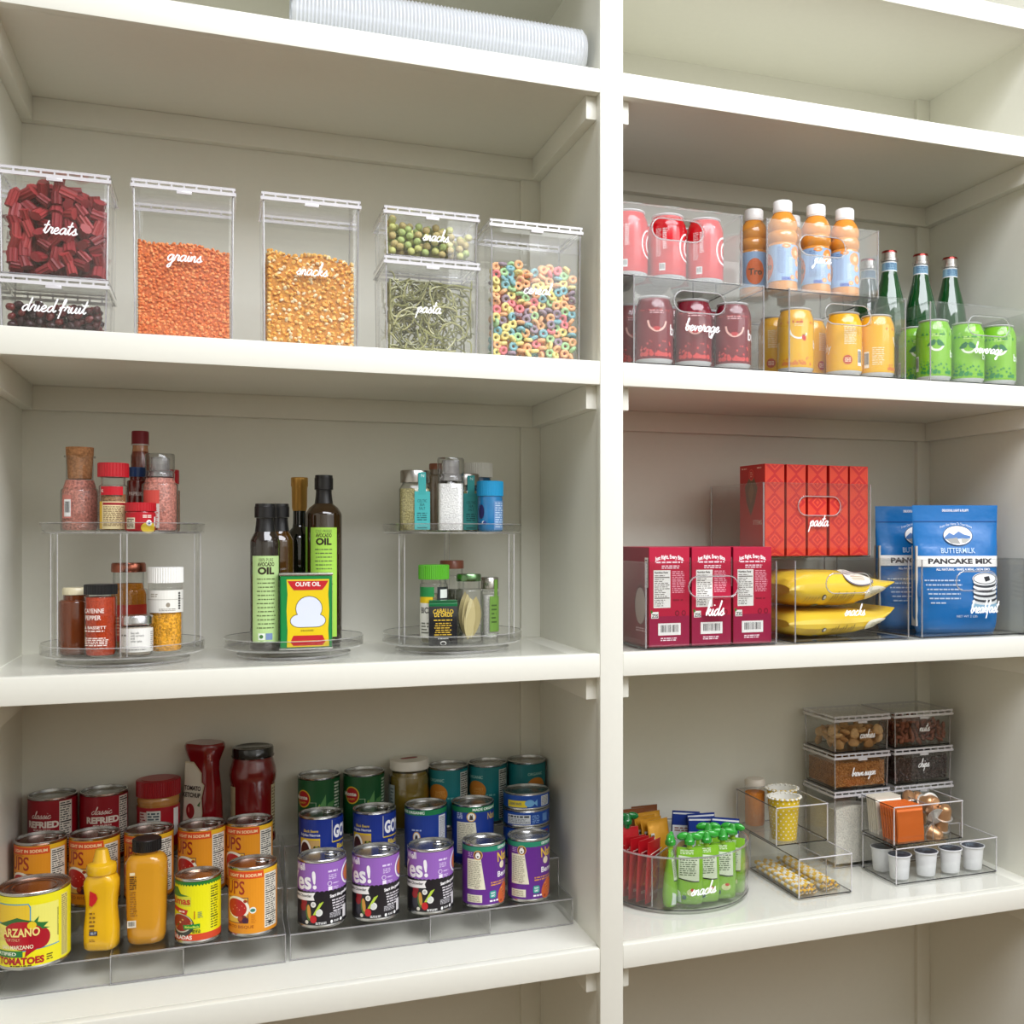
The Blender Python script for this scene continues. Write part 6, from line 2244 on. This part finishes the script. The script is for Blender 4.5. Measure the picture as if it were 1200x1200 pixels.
def squeeze_pouch(label, x, y, rz, first=None):
    if first:
        return dup(first, (x, y, TF), rz, label)
    t = thing('fruit_pouch', label, 'pouch', (x, y, TF), rz)
    m = MB()
    secs = []
    lev = ((0, .90, .010), (.003, .96, .0125), (.020, 1.0, .0135), (.055, 1.0, .0105), (.080, .99, .0060), (.092, .97, .0030), (.097, .95, .0022))
    for z, k, d in lev:
        secs.append([(.0235 * k * math.copysign(abs(math.cos(q)) ** .6, math.cos(q)), d * math.sin(q), z) for q in [2 * PI * i / 24 for i in range(24)]])
    m.loft(secs, (124, 178, 44))
    m.build('pouch_body', 'film', t, sharp=60)
    m = MB()
    m.lathe([(.0052, .096, (150, 190, 60)), (.0052, .104)], seg=14)
    m.lathe([(.0090, .1030, (44, 150, 46)), (.0095, .105), (.0095, .1095), (.0075, .1120), (.0070, .1180), (.0050, .1215), (.0005, .1220)], seg=22)
    ecol = (48, 158, 50)
    for s_ in (-1, 1):
        Mx = Matrix.Translation((s_ * .0115, 0, .1165)) @ Matrix.Rotation(s_ * .22, 4, 'Y')
        m.add([Mx @ Vector((v.x * .0118, v.y * .0046, v.z * .0070)) for v in IC2[0]], IC2[1], ecol, 0, True)
   
    m.build('cap', 'gloss', t)
    a = Art()

    def fm(x, y, o):
        for i in range(len(lev) - 1):
            if y <= lev[i + 1][0]:
                f = (y - lev[i][0]) / (lev[i + 1][0] - lev[i][0])
                k, d = (lev[i][j] * (1 - f) + lev[i + 1][j] * f for j in (1, 2))
                break
        u = min(abs(x) / (.0235 * k), .995)
        return (x, -d * math.sqrt(1 - u ** (2 / .6)) - o - .0003, y)
    a.poly([(-.019, .046), (.017, .040), (.017, .080), (-.019, .084)], (206, 218, 190), 0)
    a.micro(-.017, .050, .015, .078, 8, (90, 110, 80), 1, .5, 4, .2)
    a.line([(-.019, .0455), (.004, .0405), (.017, .0405)], .0018, (40, 50, 40), 1)
    a.micro(-.016, .0855, .012, .094, 3, (210, 224, 190), 0, .5, 5, .2)
    a.ell(.004, .022, .0085, .0060, (200, 210, 150), 0, 18)
    a.ell(.006, .026, .0040, .0026, (190, 60, 44), 1, 12)
    a.poly(rrect(.0075, .0078, .002, 2, -.009, .013), (40, 84, 70), 0)
    a.poly([(-.022, .004), (-.014, .004), (-.016, .022), (-.022, .026)], (206, 220, 206), 0)
    m = MB()
    b = Art()
    for tris, c, L in a.it:
        out = []
        for tr in tris:
            for pg in clip_strips(tr, .004, None, None):
                for k in range(1, len(pg) - 1):
                    for pc in clip_strips([(p[1], p[0]) for p in (pg[0], pg[k + 1], pg[k])], .006, None, None):
                        r = [(p[1], p[0]) for p in pc][::-1]
                        out += [[r[0], r[j], r[j + 1]] for j in range(1, len(r) - 1)]
        b.it.append((out, c, L))
    b.to(m, fm)
    m.build('print', 'card', t)
    return t


sp = squeeze_pouch('green fruit pouch with a green twist cap, seen edge on, closest to the divider', .1760, .1285, 1.05)
for i, (x, y, rz, w) in enumerate(((.2090, .1200, -.45, 'second from the divider, its label facing out'), (.2420, .1210, -.18, 'behind the lettering snacks, its label facing out'), (.2770, .1270, -.30, 'just past the lettering, fourth in line'), (.3080, .1500, -.7, 'fifth in line, near the outer rim'), (.2680, .1680, -.35, 'behind the others, only its cap standing out'))):
    squeeze_pouch('green fruit pouch with a green twist cap, ' + w, x, y, rz, sp)


def flat_pack(name, label, cat, x, y, rz, w, h, d, body, draw, tilt=0.0, roll=0.0, z=None, mat='foil', crimp=.012):
    t = thing(name, label, cat, (x, y, TF if z is None else z), rot=(tilt, roll, rz))
    m = MB()
    secs = []
    for zz, k, dd in ((0, .96, .0012), (crimp * .8, .97, .0014), (crimp, .97, d * .4), (h * .28, 1, d), (h * .6, 1, d * .95), (h - crimp, .98, d * .45), (h - crimp * .8, .98, .0014), (h, .98, .0011)):
        secs.append([(w / 2 * k * math.copysign(abs(math.cos(q)) ** .55, math.cos(q)), dd * math.sin(q), zz) for q in [2 * PI * i / 20 for i in range(20)]])
    m.loft(secs, body)
    m.build('packet_body', mat, t, sharp=50)
    a = Art()
    draw(a)
    m = MB()
    a.to(m, lambda px, py, o: (px, -d - .0006 - o, py), None)
    a.to(m, lambda px, py, o: (-px, d + .0006 + o, py), None)
    m.build('print', 'card', t)
    return t


def red_art(a):
    a.poly([(-.019, .030), (-.012, .068), (.002, .072), (.014, .040), (.004, .024)], (206, 70, 40), 0)
    a.line(smooth_line([(-.010, .030), (.006, .040), (-.006, .050), (.008, .062)]), .003, (222, 150, 60), 1)
    a.line([(-.020, .088), (.020, .092)], .002, (236, 200, 190), 0)
    a.micro(-.016, .014, .014, .020, 2, (226, 180, 170), 0, .5, 3)


rp = flat_pack('snack_packet', 'glossy red snack packet on edge, closest to the centre upright', 'packet', .1300, .1938, .19, .045, .108, .0048, (184, 24, 34), red_art, .10)
for i, (x, y, w) in enumerate(((.1341, .1790, 'second from the centre upright'), (.1405, .1650, 'third from the centre upright'), (.1490, .1522, 'closest to the divider'))):
    dup(rp, (x, y, TF), 0, 'glossy red snack packet on edge, ' + w, rot=(.06, .0, .35 + .155 * i))
t = squeeze_pouch('red fruit pouch with a dark green cap beside the centre upright', .1290, .2180, .05, sp)
for c in list(t.children):
    if c.name.split('.')[0] == 'pouch_body':
        c.data = c.data.copy()
        at = c.data.color_attributes['Col']
        at.data.foreach_set('color', list(lin((176, 26, 34))) * len(at.data))
    elif c.name.split('.')[0] == 'cap':
        c.data = c.data.copy()
        at = c.data.color_attributes['Col']
        at.data.foreach_set('color', list(lin((14, 110, 52))) * len(at.data))
    else:
        bpy.data.objects.remove(c)
t.location.z += .018


def gold_art(a):
    a.rect(-.0225, .030, -.0145, .100, (196, 190, 180), 0)
    a.micro(-.0220, .032, -.0150, .098, 9, (70, 60, 50), 1, .55, 3, .1)
    a.micro(-.008, .040, .016, .060, 4, (176, 116, 30), 0, .5, 4)


gp = flat_pack('snack_packet', 'golden snack packet leaning at the back, closest to the centre upright', 'packet', .1860, .2420, .30, .050, .122, .006, (196, 138, 26), gold_art, -.16)
for i, (x, y, rz, w) in enumerate(((.1920, .2265, .30, 'second'), (.1985, .2110, .30, 'third, in front'), (.2020, .2680, .20, 'last, beside the brown bars'))):
    dup(gp, (x, y, TF), rz, 'golden snack packet leaning at the back, ' + w, rot=(-.16 + .02 * (i == 2), 0, rz))
bp = flat_pack('snack_bar', 'brown wrapped snack bar standing at the very back', 'snack bar', .1700, .2970, .05, .056, .126, .005, (126, 74, 44), lambda a: a.micro(-.02, .05, .02, .08, 4, (160, 110, 80), 0, .5, 3), 0, mat='film')
dup(bp, (.2000, .3110, TF), .05, 'brown wrapped snack bar at the back, beside the blue packets')


def blue_art(a):
    a.rect(-.0250, .010, .0250, .088, (226, 228, 230), 0)
    a.rect(-.0250, .088, .0250, .112, (24, 52, 136), 0)
    a.rect(-.0250, .1085, .0250, .1115, (226, 228, 232), 1)
    a.micro(-.021, .076, .021, .085, 2, (150, 90, 80), 1, .5, 3, .1)
    a.ell(.0, .040, .018, .020, (206, 176, 120), 1, 20)
    a.line(smooth_line([(-.015, .035), (0, .050), (.015, .036)]), .003, (110, 80, 130), 2)


up = flat_pack('snack_packet', 'blue and white snack packet standing behind the green caps', 'packet', .2845, .2287, -.35, .054, .114, .006, (28, 58, 142), blue_art, -.10)
for i, (x, y, rz, w) in enumerate(((.2646, .2714, -.35, 'at the back, closest to the brown bars'), (.2960, .2436, -.35, 'third, its blue top tilted'), (.3110, .2030, -.35, 'nearest the outer rim'))):
    dup(up, (x, y, TF + .003), rz, 'blue and white snack packet, ' + w, rot=(-.10, (.05, -.06, .08, -.04)[i], rz))


# open clear drawers
def drawer(label, x0, yf, z0, w, dep, h, divs=(), rz=0.0):
    t = thing('storage_tray', label, 'tray', (x0 + w / 2, yf + dep / 2, z0), rz)
    X, Y, T = w / 2, dep / 2, .0022
    m = MB()
    m.box(-X, X, -Y, Y, .0022, .0044)
    m.box(-X, -X + T, -Y, Y, .0044, h)
    m.box(X - T, X, -Y, Y, .0044, h)
    m.box(-X + T, X - T, -Y, -Y + T, .0044, h)
    m.box(-X + T, X - T, Y - T, Y, .0044, h)
    for a in (-1, 1):
        for b in (-1, 1):
            m.tube([(a * (X - .001), b * (Y - .001), .003), (a * (X - .001), b * (Y - .001), h)], .0012, 6, mi=1)
            m.box(a * (X - .005) - .003, a * (X - .005) + .003, b * (Y - .005) - .003, b * (Y - .005) + .003, 0, .0022, mi=0)
    m.tube([(p[0], p[1], .0030) for p in rrect(w - .001, dep - .001, .003)], .0011, 5, mi=2, closed=True)
    m.tube([(-X, -Y, h), (X, -Y, h)], .0011, 5, mi=1)
    m.tube([(-X, -Y, h), (-X, Y, h)], .0009, 5, mi=2)
    m.tube([(X, -Y, h), (X, Y, h)], .0009, 5, mi=1)
    m.tube([(-X, Y, h), (X, Y, h)], .0009, 5, mi=1)
    m.build('body', ['clear', 'rim', 'base'], t)
    for (xd, y0, y1) in divs:
        m = MB()
        m.box(xd - .001, xd + .001, y0, y1, .0046, h - .006, mi=0)
        m.tube([(xd, y0, h - .006), (xd, y1, h - .006)], .0009, 5, mi=1)
        m.tube([(xd, y0, .005), (xd, y0, h - .006)], .0009, 5, mi=1)
        m.build('divider', ['smoke', 'edge'], t)
    return t


SY, SH = .0855, .0722
drawer('clear drawer of yellow striped straws under the party cup drawer', .4075, SY, ZF, .1110, .19, SH, ((0.004, -.090, .090),))
drawer('clear drawer holding yellow party cups and an orange sprinkle jar', .4045, .163, ZF + SH + .0016, .1110, .163, SH)
drawer('clear drawer of white coffee pods under the tea sachet drawer', .6165, .0900, ZF, .2310, .112, .0685)
drawer('clear drawer of orange sachets and copper coffee capsules', .6180, .0990, ZF + .0701, .1560, .108, .0735, ((.0125, -.050, .050),))

# striped straws
m = MB()
L_ = .165
nb = 15
secs, cols = [], []
for i in range(nb + 1):
    secs.append([(.0036 * math.cos(q), .0036 * math.sin(q), L_ * i / nb) for q in [2 * PI * k / 12 for k in range(12)]])
m.loft(secs, (240, 236, 222), 0, False, True, [((244, 198, 40), (248, 246, 238))[i % 2] for i in range(nb)])
m.loft([[(.0026 * math.cos(q), .0026 * math.sin(q), z) for q in [2 * PI * k / 10 for k in range(10)]] for z in (0, L_)], (226, 220, 204), 0, False)
straw0 = m.build('paper_straw', 'card')
COL.objects.unlink(straw0)
g = random.Random(31)
names = ('outer', 'second', 'third', 'fourth', 'fifth', 'sixth', 'seventh', 'eighth')
for side, xa, n1, n2, y0 in (('left bundle', .4150, 6, 5, .094), ('right bundle', .4710, 5, 4, .100)):
    for lay, n in ((0, n1), (1, n2)):
        for i in range(n):
            o = straw0.copy()
            COL.objects.link(o)
            o.location = (xa + .0074 * i + .0037 * lay, y0 + g.uniform(0, .010) + .006 * lay, ZF + .0083 + .0063 * lay)
            o.rotation_euler = (-PI / 2 + 0.001, 0, g.uniform(-.012, .012))
            tag(o, 'striped paper straw, %s of the %s layer in the %s bundle' % (names[i], ('bottom', 'top')[lay], ('turntable side', 'canister side')[side[0] == 'r']), 'straw', 'striped paper straws in the drawer')

# dotted party cups
t = thing('party_cup', 'yellow white dotted paper cup with a scalloped rim, in front', 'cup', (.4420, .2000, ZF + SH + .0062))
m = MB()
H_ = .079
nz, ns = 10, 72


def cup_r(z):
    return .0235 + .0060 * z / H_


secs, cols = [], []
for k in range(nz + 1):
    secs.append([(cup_r(H_ * k / nz) * math.cos(2 * PI * i / ns), cup_r(H_ * k / nz) * math.sin(2 * PI * i / ns), H_ * k / nz + (.0018 * abs(math.sin(PI * i * 10 / ns)) if k == nz else 0)) for i in range(ns)])
m.loft(secs, (226, 192, 40), 0, False)
m.loft([[((cup_r(H_ * k / nz) - .0007) * math.cos(2 * PI * i / ns), (cup_r(H_ * k / nz) - .0007) * math.sin(2 * PI * i / ns), max(H_ * k / nz, .002) + (.0018 * abs(math.sin(PI * i * 10 / ns)) if k == nz else 0)) for i in range(ns)] for k in range(nz + 1)], (242, 240, 232), 0, False)
m.lathe([(cup_r(0), .001, (240, 238, 230)), (.0005, .001)], seg=36)
for k in range(20):
    q = 2 * PI * k / 20
    m.add([Vector(((cup_r(H_) + .0012) * math.cos(q) + v.x * .0042, (cup_r(H_) + .0012) * math.sin(q) + v.y * .0042, H_ - .0005 + v.z * .0024)) for v in IC1[0]], IC1[1], (240, 238, 228), 0, True)
a = Art()
for k in range(11):
    n = 17
    for i in range(n):
        a.ell(2 * PI * .0265 * (i + .5 * (k % 2)) / n - PI * .0265, .005 + .0066 * k, .0016, .0015, (246, 242, 226), 0, 8)
a.to(m, lambda x, y, o: ((cup_r(y) + o) * math.sin(x / .0265), -(cup_r(y) + o) * math.cos(x / .0265), y))
m.build('cup_wall', 'card', t, sharp=50)
dup(t, (.4720, .2620, ZF + SH + .0062), .2, 'yellow white dotted paper cup behind the front cup')
multi('sprinkle_jar', 'tall clear jar of orange sprinkles with a white lid behind the paper cups', 'jar', .4320, .3000, ZF + SH + .0062, [
    ('sprinkles', 'powder', [(.018, .002, (236, 146, 60)), (.0192, .005), (.0192, .066), (.0005, .0665)]),
    ('jar_body', 'clear', [(.019, 0), (.0202, .003), (.0202, .078), (.0190, .080)]),
    ('lid', 'plain', capprof(.0205, .0802, .0925, (216, 206, 192), .003)),
])

# canister stack
SYf, SD = .2165, .120
FX = ((.5620, .6925), (.7010, .8440))
canister('low clear canister of cookies, top of the stack beside the party cups', *FX[0], SYf, SD, ZF + .2260, .0728, 'cookies', .034, .0075, .012, .36, dark=True)
canister('low clear canister of nuts, top of the stack by the side wall', *FX[1], SYf, SD, ZF + .2260, .0728, 'nuts', .024, .0078, .002, .42, dark=True)
canister('low clear canister of brown sugar under the cookies', *FX[0], SYf, SD, ZF + .1520, .0732, 'brown sugar', .054, .0072, .003, .36, dark=True)
canister('low clear canister of chocolate chips under the nuts', *FX[1], SYf, SD, ZF + .1520, .0732, 'chips', .026, .0078, .000, .44, dark=True)
canister('tall clear canister of flour at the bottom of the stack', *FX[0], SYf, SD, ZF, .1512)
canister('tall clear canister behind the tea and capsule drawer', *FX[1], SYf, SD, ZF, .1512)
i0 = inner(*FX[0], SYf, SD)
i1 = inner(*FX[1], SYf, SD)
grain_fill('brown_sugar', 'packed grainy brown sugar filling its low canister', 'brown sugar', *i0, ZF + .1565, lambda x, y: ZF + .152 + .052 - .03 * max(0, y - .27), (.0018, .0018, .0015), [(178, 122, 66), (166, 108, 54), (188, 134, 78), (150, 94, 44)], (160, 104, 54), 41, 'powder')
grain_fill('chocolate_chips', 'dark chocolate chips filling their low canister', 'chocolate chips', *i1, ZF + .1565, lambda x, y: ZF + .152 + .050 + .003 * math.sin(x * 70), (.0036, .0036, .0032), [(62, 44, 42), (52, 36, 36), (74, 54, 50)], (40, 26, 26), 42, 'plain')
grain_fill('flour', 'white flour filling the tall canister at the bottom of the stack', 'flour', *i0, ZF + .005, lambda x, y: ZF + .108 + .012 * math.sin(28 * (x - .55)) + .10 * max(0, x - .60) - .2 * max(0, y - .27), (.0030, .0030, .0030), [(232, 226, 212), (226, 220, 206)], (232, 227, 214), 43, 'powder', False)
grain_fill('rolled_oats', 'pale grain in the tall canister behind the capsules', 'grain', *i1, ZF + .005, lambda x, y: ZF + .085, (.0034, .0034, .0018), [(196, 176, 140), (184, 160, 122)], (180, 158, 120), 44, 'food')


def cookies(g):
    out = []
    for k, c in enumerate(((198, 152, 98), (180, 132, 80), (212, 170, 116))):
        m = MB()
        m.add([Vector((v.x * .0115 * (1 + .06 * math.sin(3 * math.atan2(v.y, v.x) + k) + .04 * math.sin(7 * math.atan2(v.y, v.x))), v.y * .0105 * (1 + .06 * math.sin(3 * math.atan2(v.y, v.x) + k) + .04 * math.sin(7 * math.atan2(v.y, v.x))), v.z * .0052 * (1 - .25 * math.cos(9 * math.hypot(v.x, v.y))))) for v in IC2[0]], IC2[1], c, 0, True)
        o = m.build('cookie', 'food')
        COL.objects.unlink(o)
        out.append((o, 0, True, k))
    return out


CN = ('golden brown', 'darker brown', 'pale')
scatter('cookie', cookies, lambda k: 'small %s cookie in the cookies canister on top of the stack' % CN[k], 'cookie', lambda k: '%s cookies' % CN[k], (i0[0], i0[1], i0[2], i0[3], ZF + .2310), 5, .0178, lambda x: ZF + .226 + .0495, 51, 120)


def almonds(g):
    out = []
    for k, c in enumerate(((126, 68, 46), (108, 54, 38), (142, 82, 58))):
        m = MB()
        m.add([Vector((v.x * .0052 * (1 - .28 * v.z), v.y * .0038 * (1 - .28 * v.z), v.z * .0098)) for v in IC2[0]], IC2[1], c, 0, True)
        o = m.build('almond', 'food')
        COL.objects.unlink(o)
        out.append((o, 0, True, k))
    return out


AN = ('mid brown', 'dark brown', 'reddish brown')
scatter('almond', almonds, lambda k: '%s almond in the nuts canister on top of the stack' % AN[k], 'nut', lambda k: '%s almonds' % AN[k], (i1[0], i1[1], i1[2], i1[3], ZF + .2310), 6, .0120, lambda x: ZF + .226 + .052 - .10 * max(0, x - .78), 52, 290)

# white coffee pods
t = thing('coffee_pod', 'white coffee pod with a dark lid, first in the front row', 'coffee pod', (.6440, .1190, ZF + .0048))
m = MB()
m.lathe([(.0165, .0, (242, 243, 246)), (.0172, .001), (.0205, .041), (.0208, .0425), (.0212, .043), (.0228, .0432), (.0229, .0448), (.0215, .0452), (.0212, .0445)], seg=40, cap1=False)
for i in range(24):
    q = 2 * PI * i / 24
m.build('cup', 'plain', t)
m = MB()
m.lathe([(.0212, .0447, (52, 62, 78)), (.0005, .0449)], seg=40)
Art().ell(.003, .003, .011, .007, (84, 100, 116), 0, 18, .4).poly([(-.012, -.008), (.0, .001), (.010, -.010), (-.002, -.013)], (34, 42, 56), 1).micro(-.010, .006, .010, .014, 2, (140, 154, 166), 1, .5, 3).to(m, flat_map((0, 0, .0450), (1, 0, 0), (0, 1, 0)))
m.build('foil_lid', 'card', t)
for x, y, w in ((.7040, .1185, 'second in the front row'), (.7600, .1185, 'third in the front row'), (.8130, .1190, 'fourth in the front row, at the wall end'), (.6420, .1725, 'behind the first one in the front row')):
    dup(t, (x, y, ZF + .0048), x * 9, 'white coffee pod with a dark lid, ' + w)

# sachets
ZK = ZF + .0701 + .0047


def sachet(label, x, y, c, tilt, first=None, group=None, h=.066):
    if first:
        return dup(first, (x, y, ZK), 0, label, group, rot=(tilt, 0, 0))
    t = thing('tea_sachet', label, 'sachet', (x, y, ZK), rot=(tilt, 0, 0), group=group)
    m = MB()
    secs = []
    for z, k, d in ((0, 1, .0008), (.006, 1, .0010), (.010, .99, .0024), (h * .5, .985, .0030), (h - .010, .99, .0024), (h - .006, 1, .0010), (h, 1, .0008)):
        secs.append([(px * k, py, z) for px, py in [(-.0290, -d), (.0290, -d), (.0300, 0), (.0290, d), (-.0290, d), (-.0300, 0)]])
    m.loft(secs, c, smooth=False)
    m.build('sachet_body', 'foil', t)
    return t


sa = sachet('orange sachet standing at the front of its compartment', .6620, .1075, (232, 116, 44), -.10)
for i in range(6):
    sachet('', .6610 - .0004 * i, .1150 + .0070 * i, None, -.13 - .012 * i, sa)['label'] = 'orange sachet filed %s behind the front orange one' % ('first', 'second', 'third', 'fourth', 'fifth', 'sixth')[i]
sw = sachet('cream white sachet filed just behind the orange ones', .6580, .1660, (232, 224, 208), -.16, h=.071)
for i in range(4):
    sachet('', .6575 - .0005 * i, .1725 + .0062 * i, None, -.17, sw)['label'] = 'cream white sachet filed %s behind the first white one' % ('first', 'second', 'third', 'fourth')[i]

# copper capsules
t = thing('coffee_capsule', 'gold copper coffee capsule lying upper front, mouth outward', 'coffee capsule', (.7300, .1230, ZK + .0360), rot=(-1.0, .5, .2))
m = MB()
m.lathe([(.0188, .0, (214, 212, 208)), (.0189, .0012), (.0152, .0016, (206, 158, 116)), (.0146, .004), (.0122, .0190), (.0085, .0245), (.0070, .0250), (.0062, .0262), (.0005, .0262)], seg=32)
m.build('capsule_cup', 'cover', t)
m = MB()
m.lathe([(.0160, -.0003, (190, 188, 186)), (.0145, .0006), (.0005, .0008)], seg=28, cap0=False)
m.build('foil_seal', 'metal', t)
CP = ((.7500, .1280, .0330, (.35, -.2, .5), 'light gold copper coffee capsule standing tilted at the front corner'), (.7230, .1330, .0060, (1.9, .3, .6), 'copper coffee capsule low at the front, base outward'), (.7520, .1400, .0060, (.2, .15, 0), 'copper coffee capsule low at the wall side'),
      (.7310, .1620, .0520, (1.15, -.35, .4), 'copper coffee capsule on the heap showing its round silver seal'), (.7440, .1600, .0540, (1.35, .5, -.3), 'copper coffee capsule on top of the heap, seal toward the front'), (.7150, .1850, .0480, (-.5, .3, .2), 'copper coffee capsule at the back of the heap beside the sachets'),
      (.7460, .1880, .0450, (-.7, -.3, .4), 'copper coffee capsule at the back of the heap by the wall'), (.7260, .1750, .0120, (.1, .2, 0), 'copper coffee capsule under the heap at the back'))
for x, y, dz, ro, w in CP:
    dup(t, (x, y, ZK + dz), 0, w, None, rot=ro)
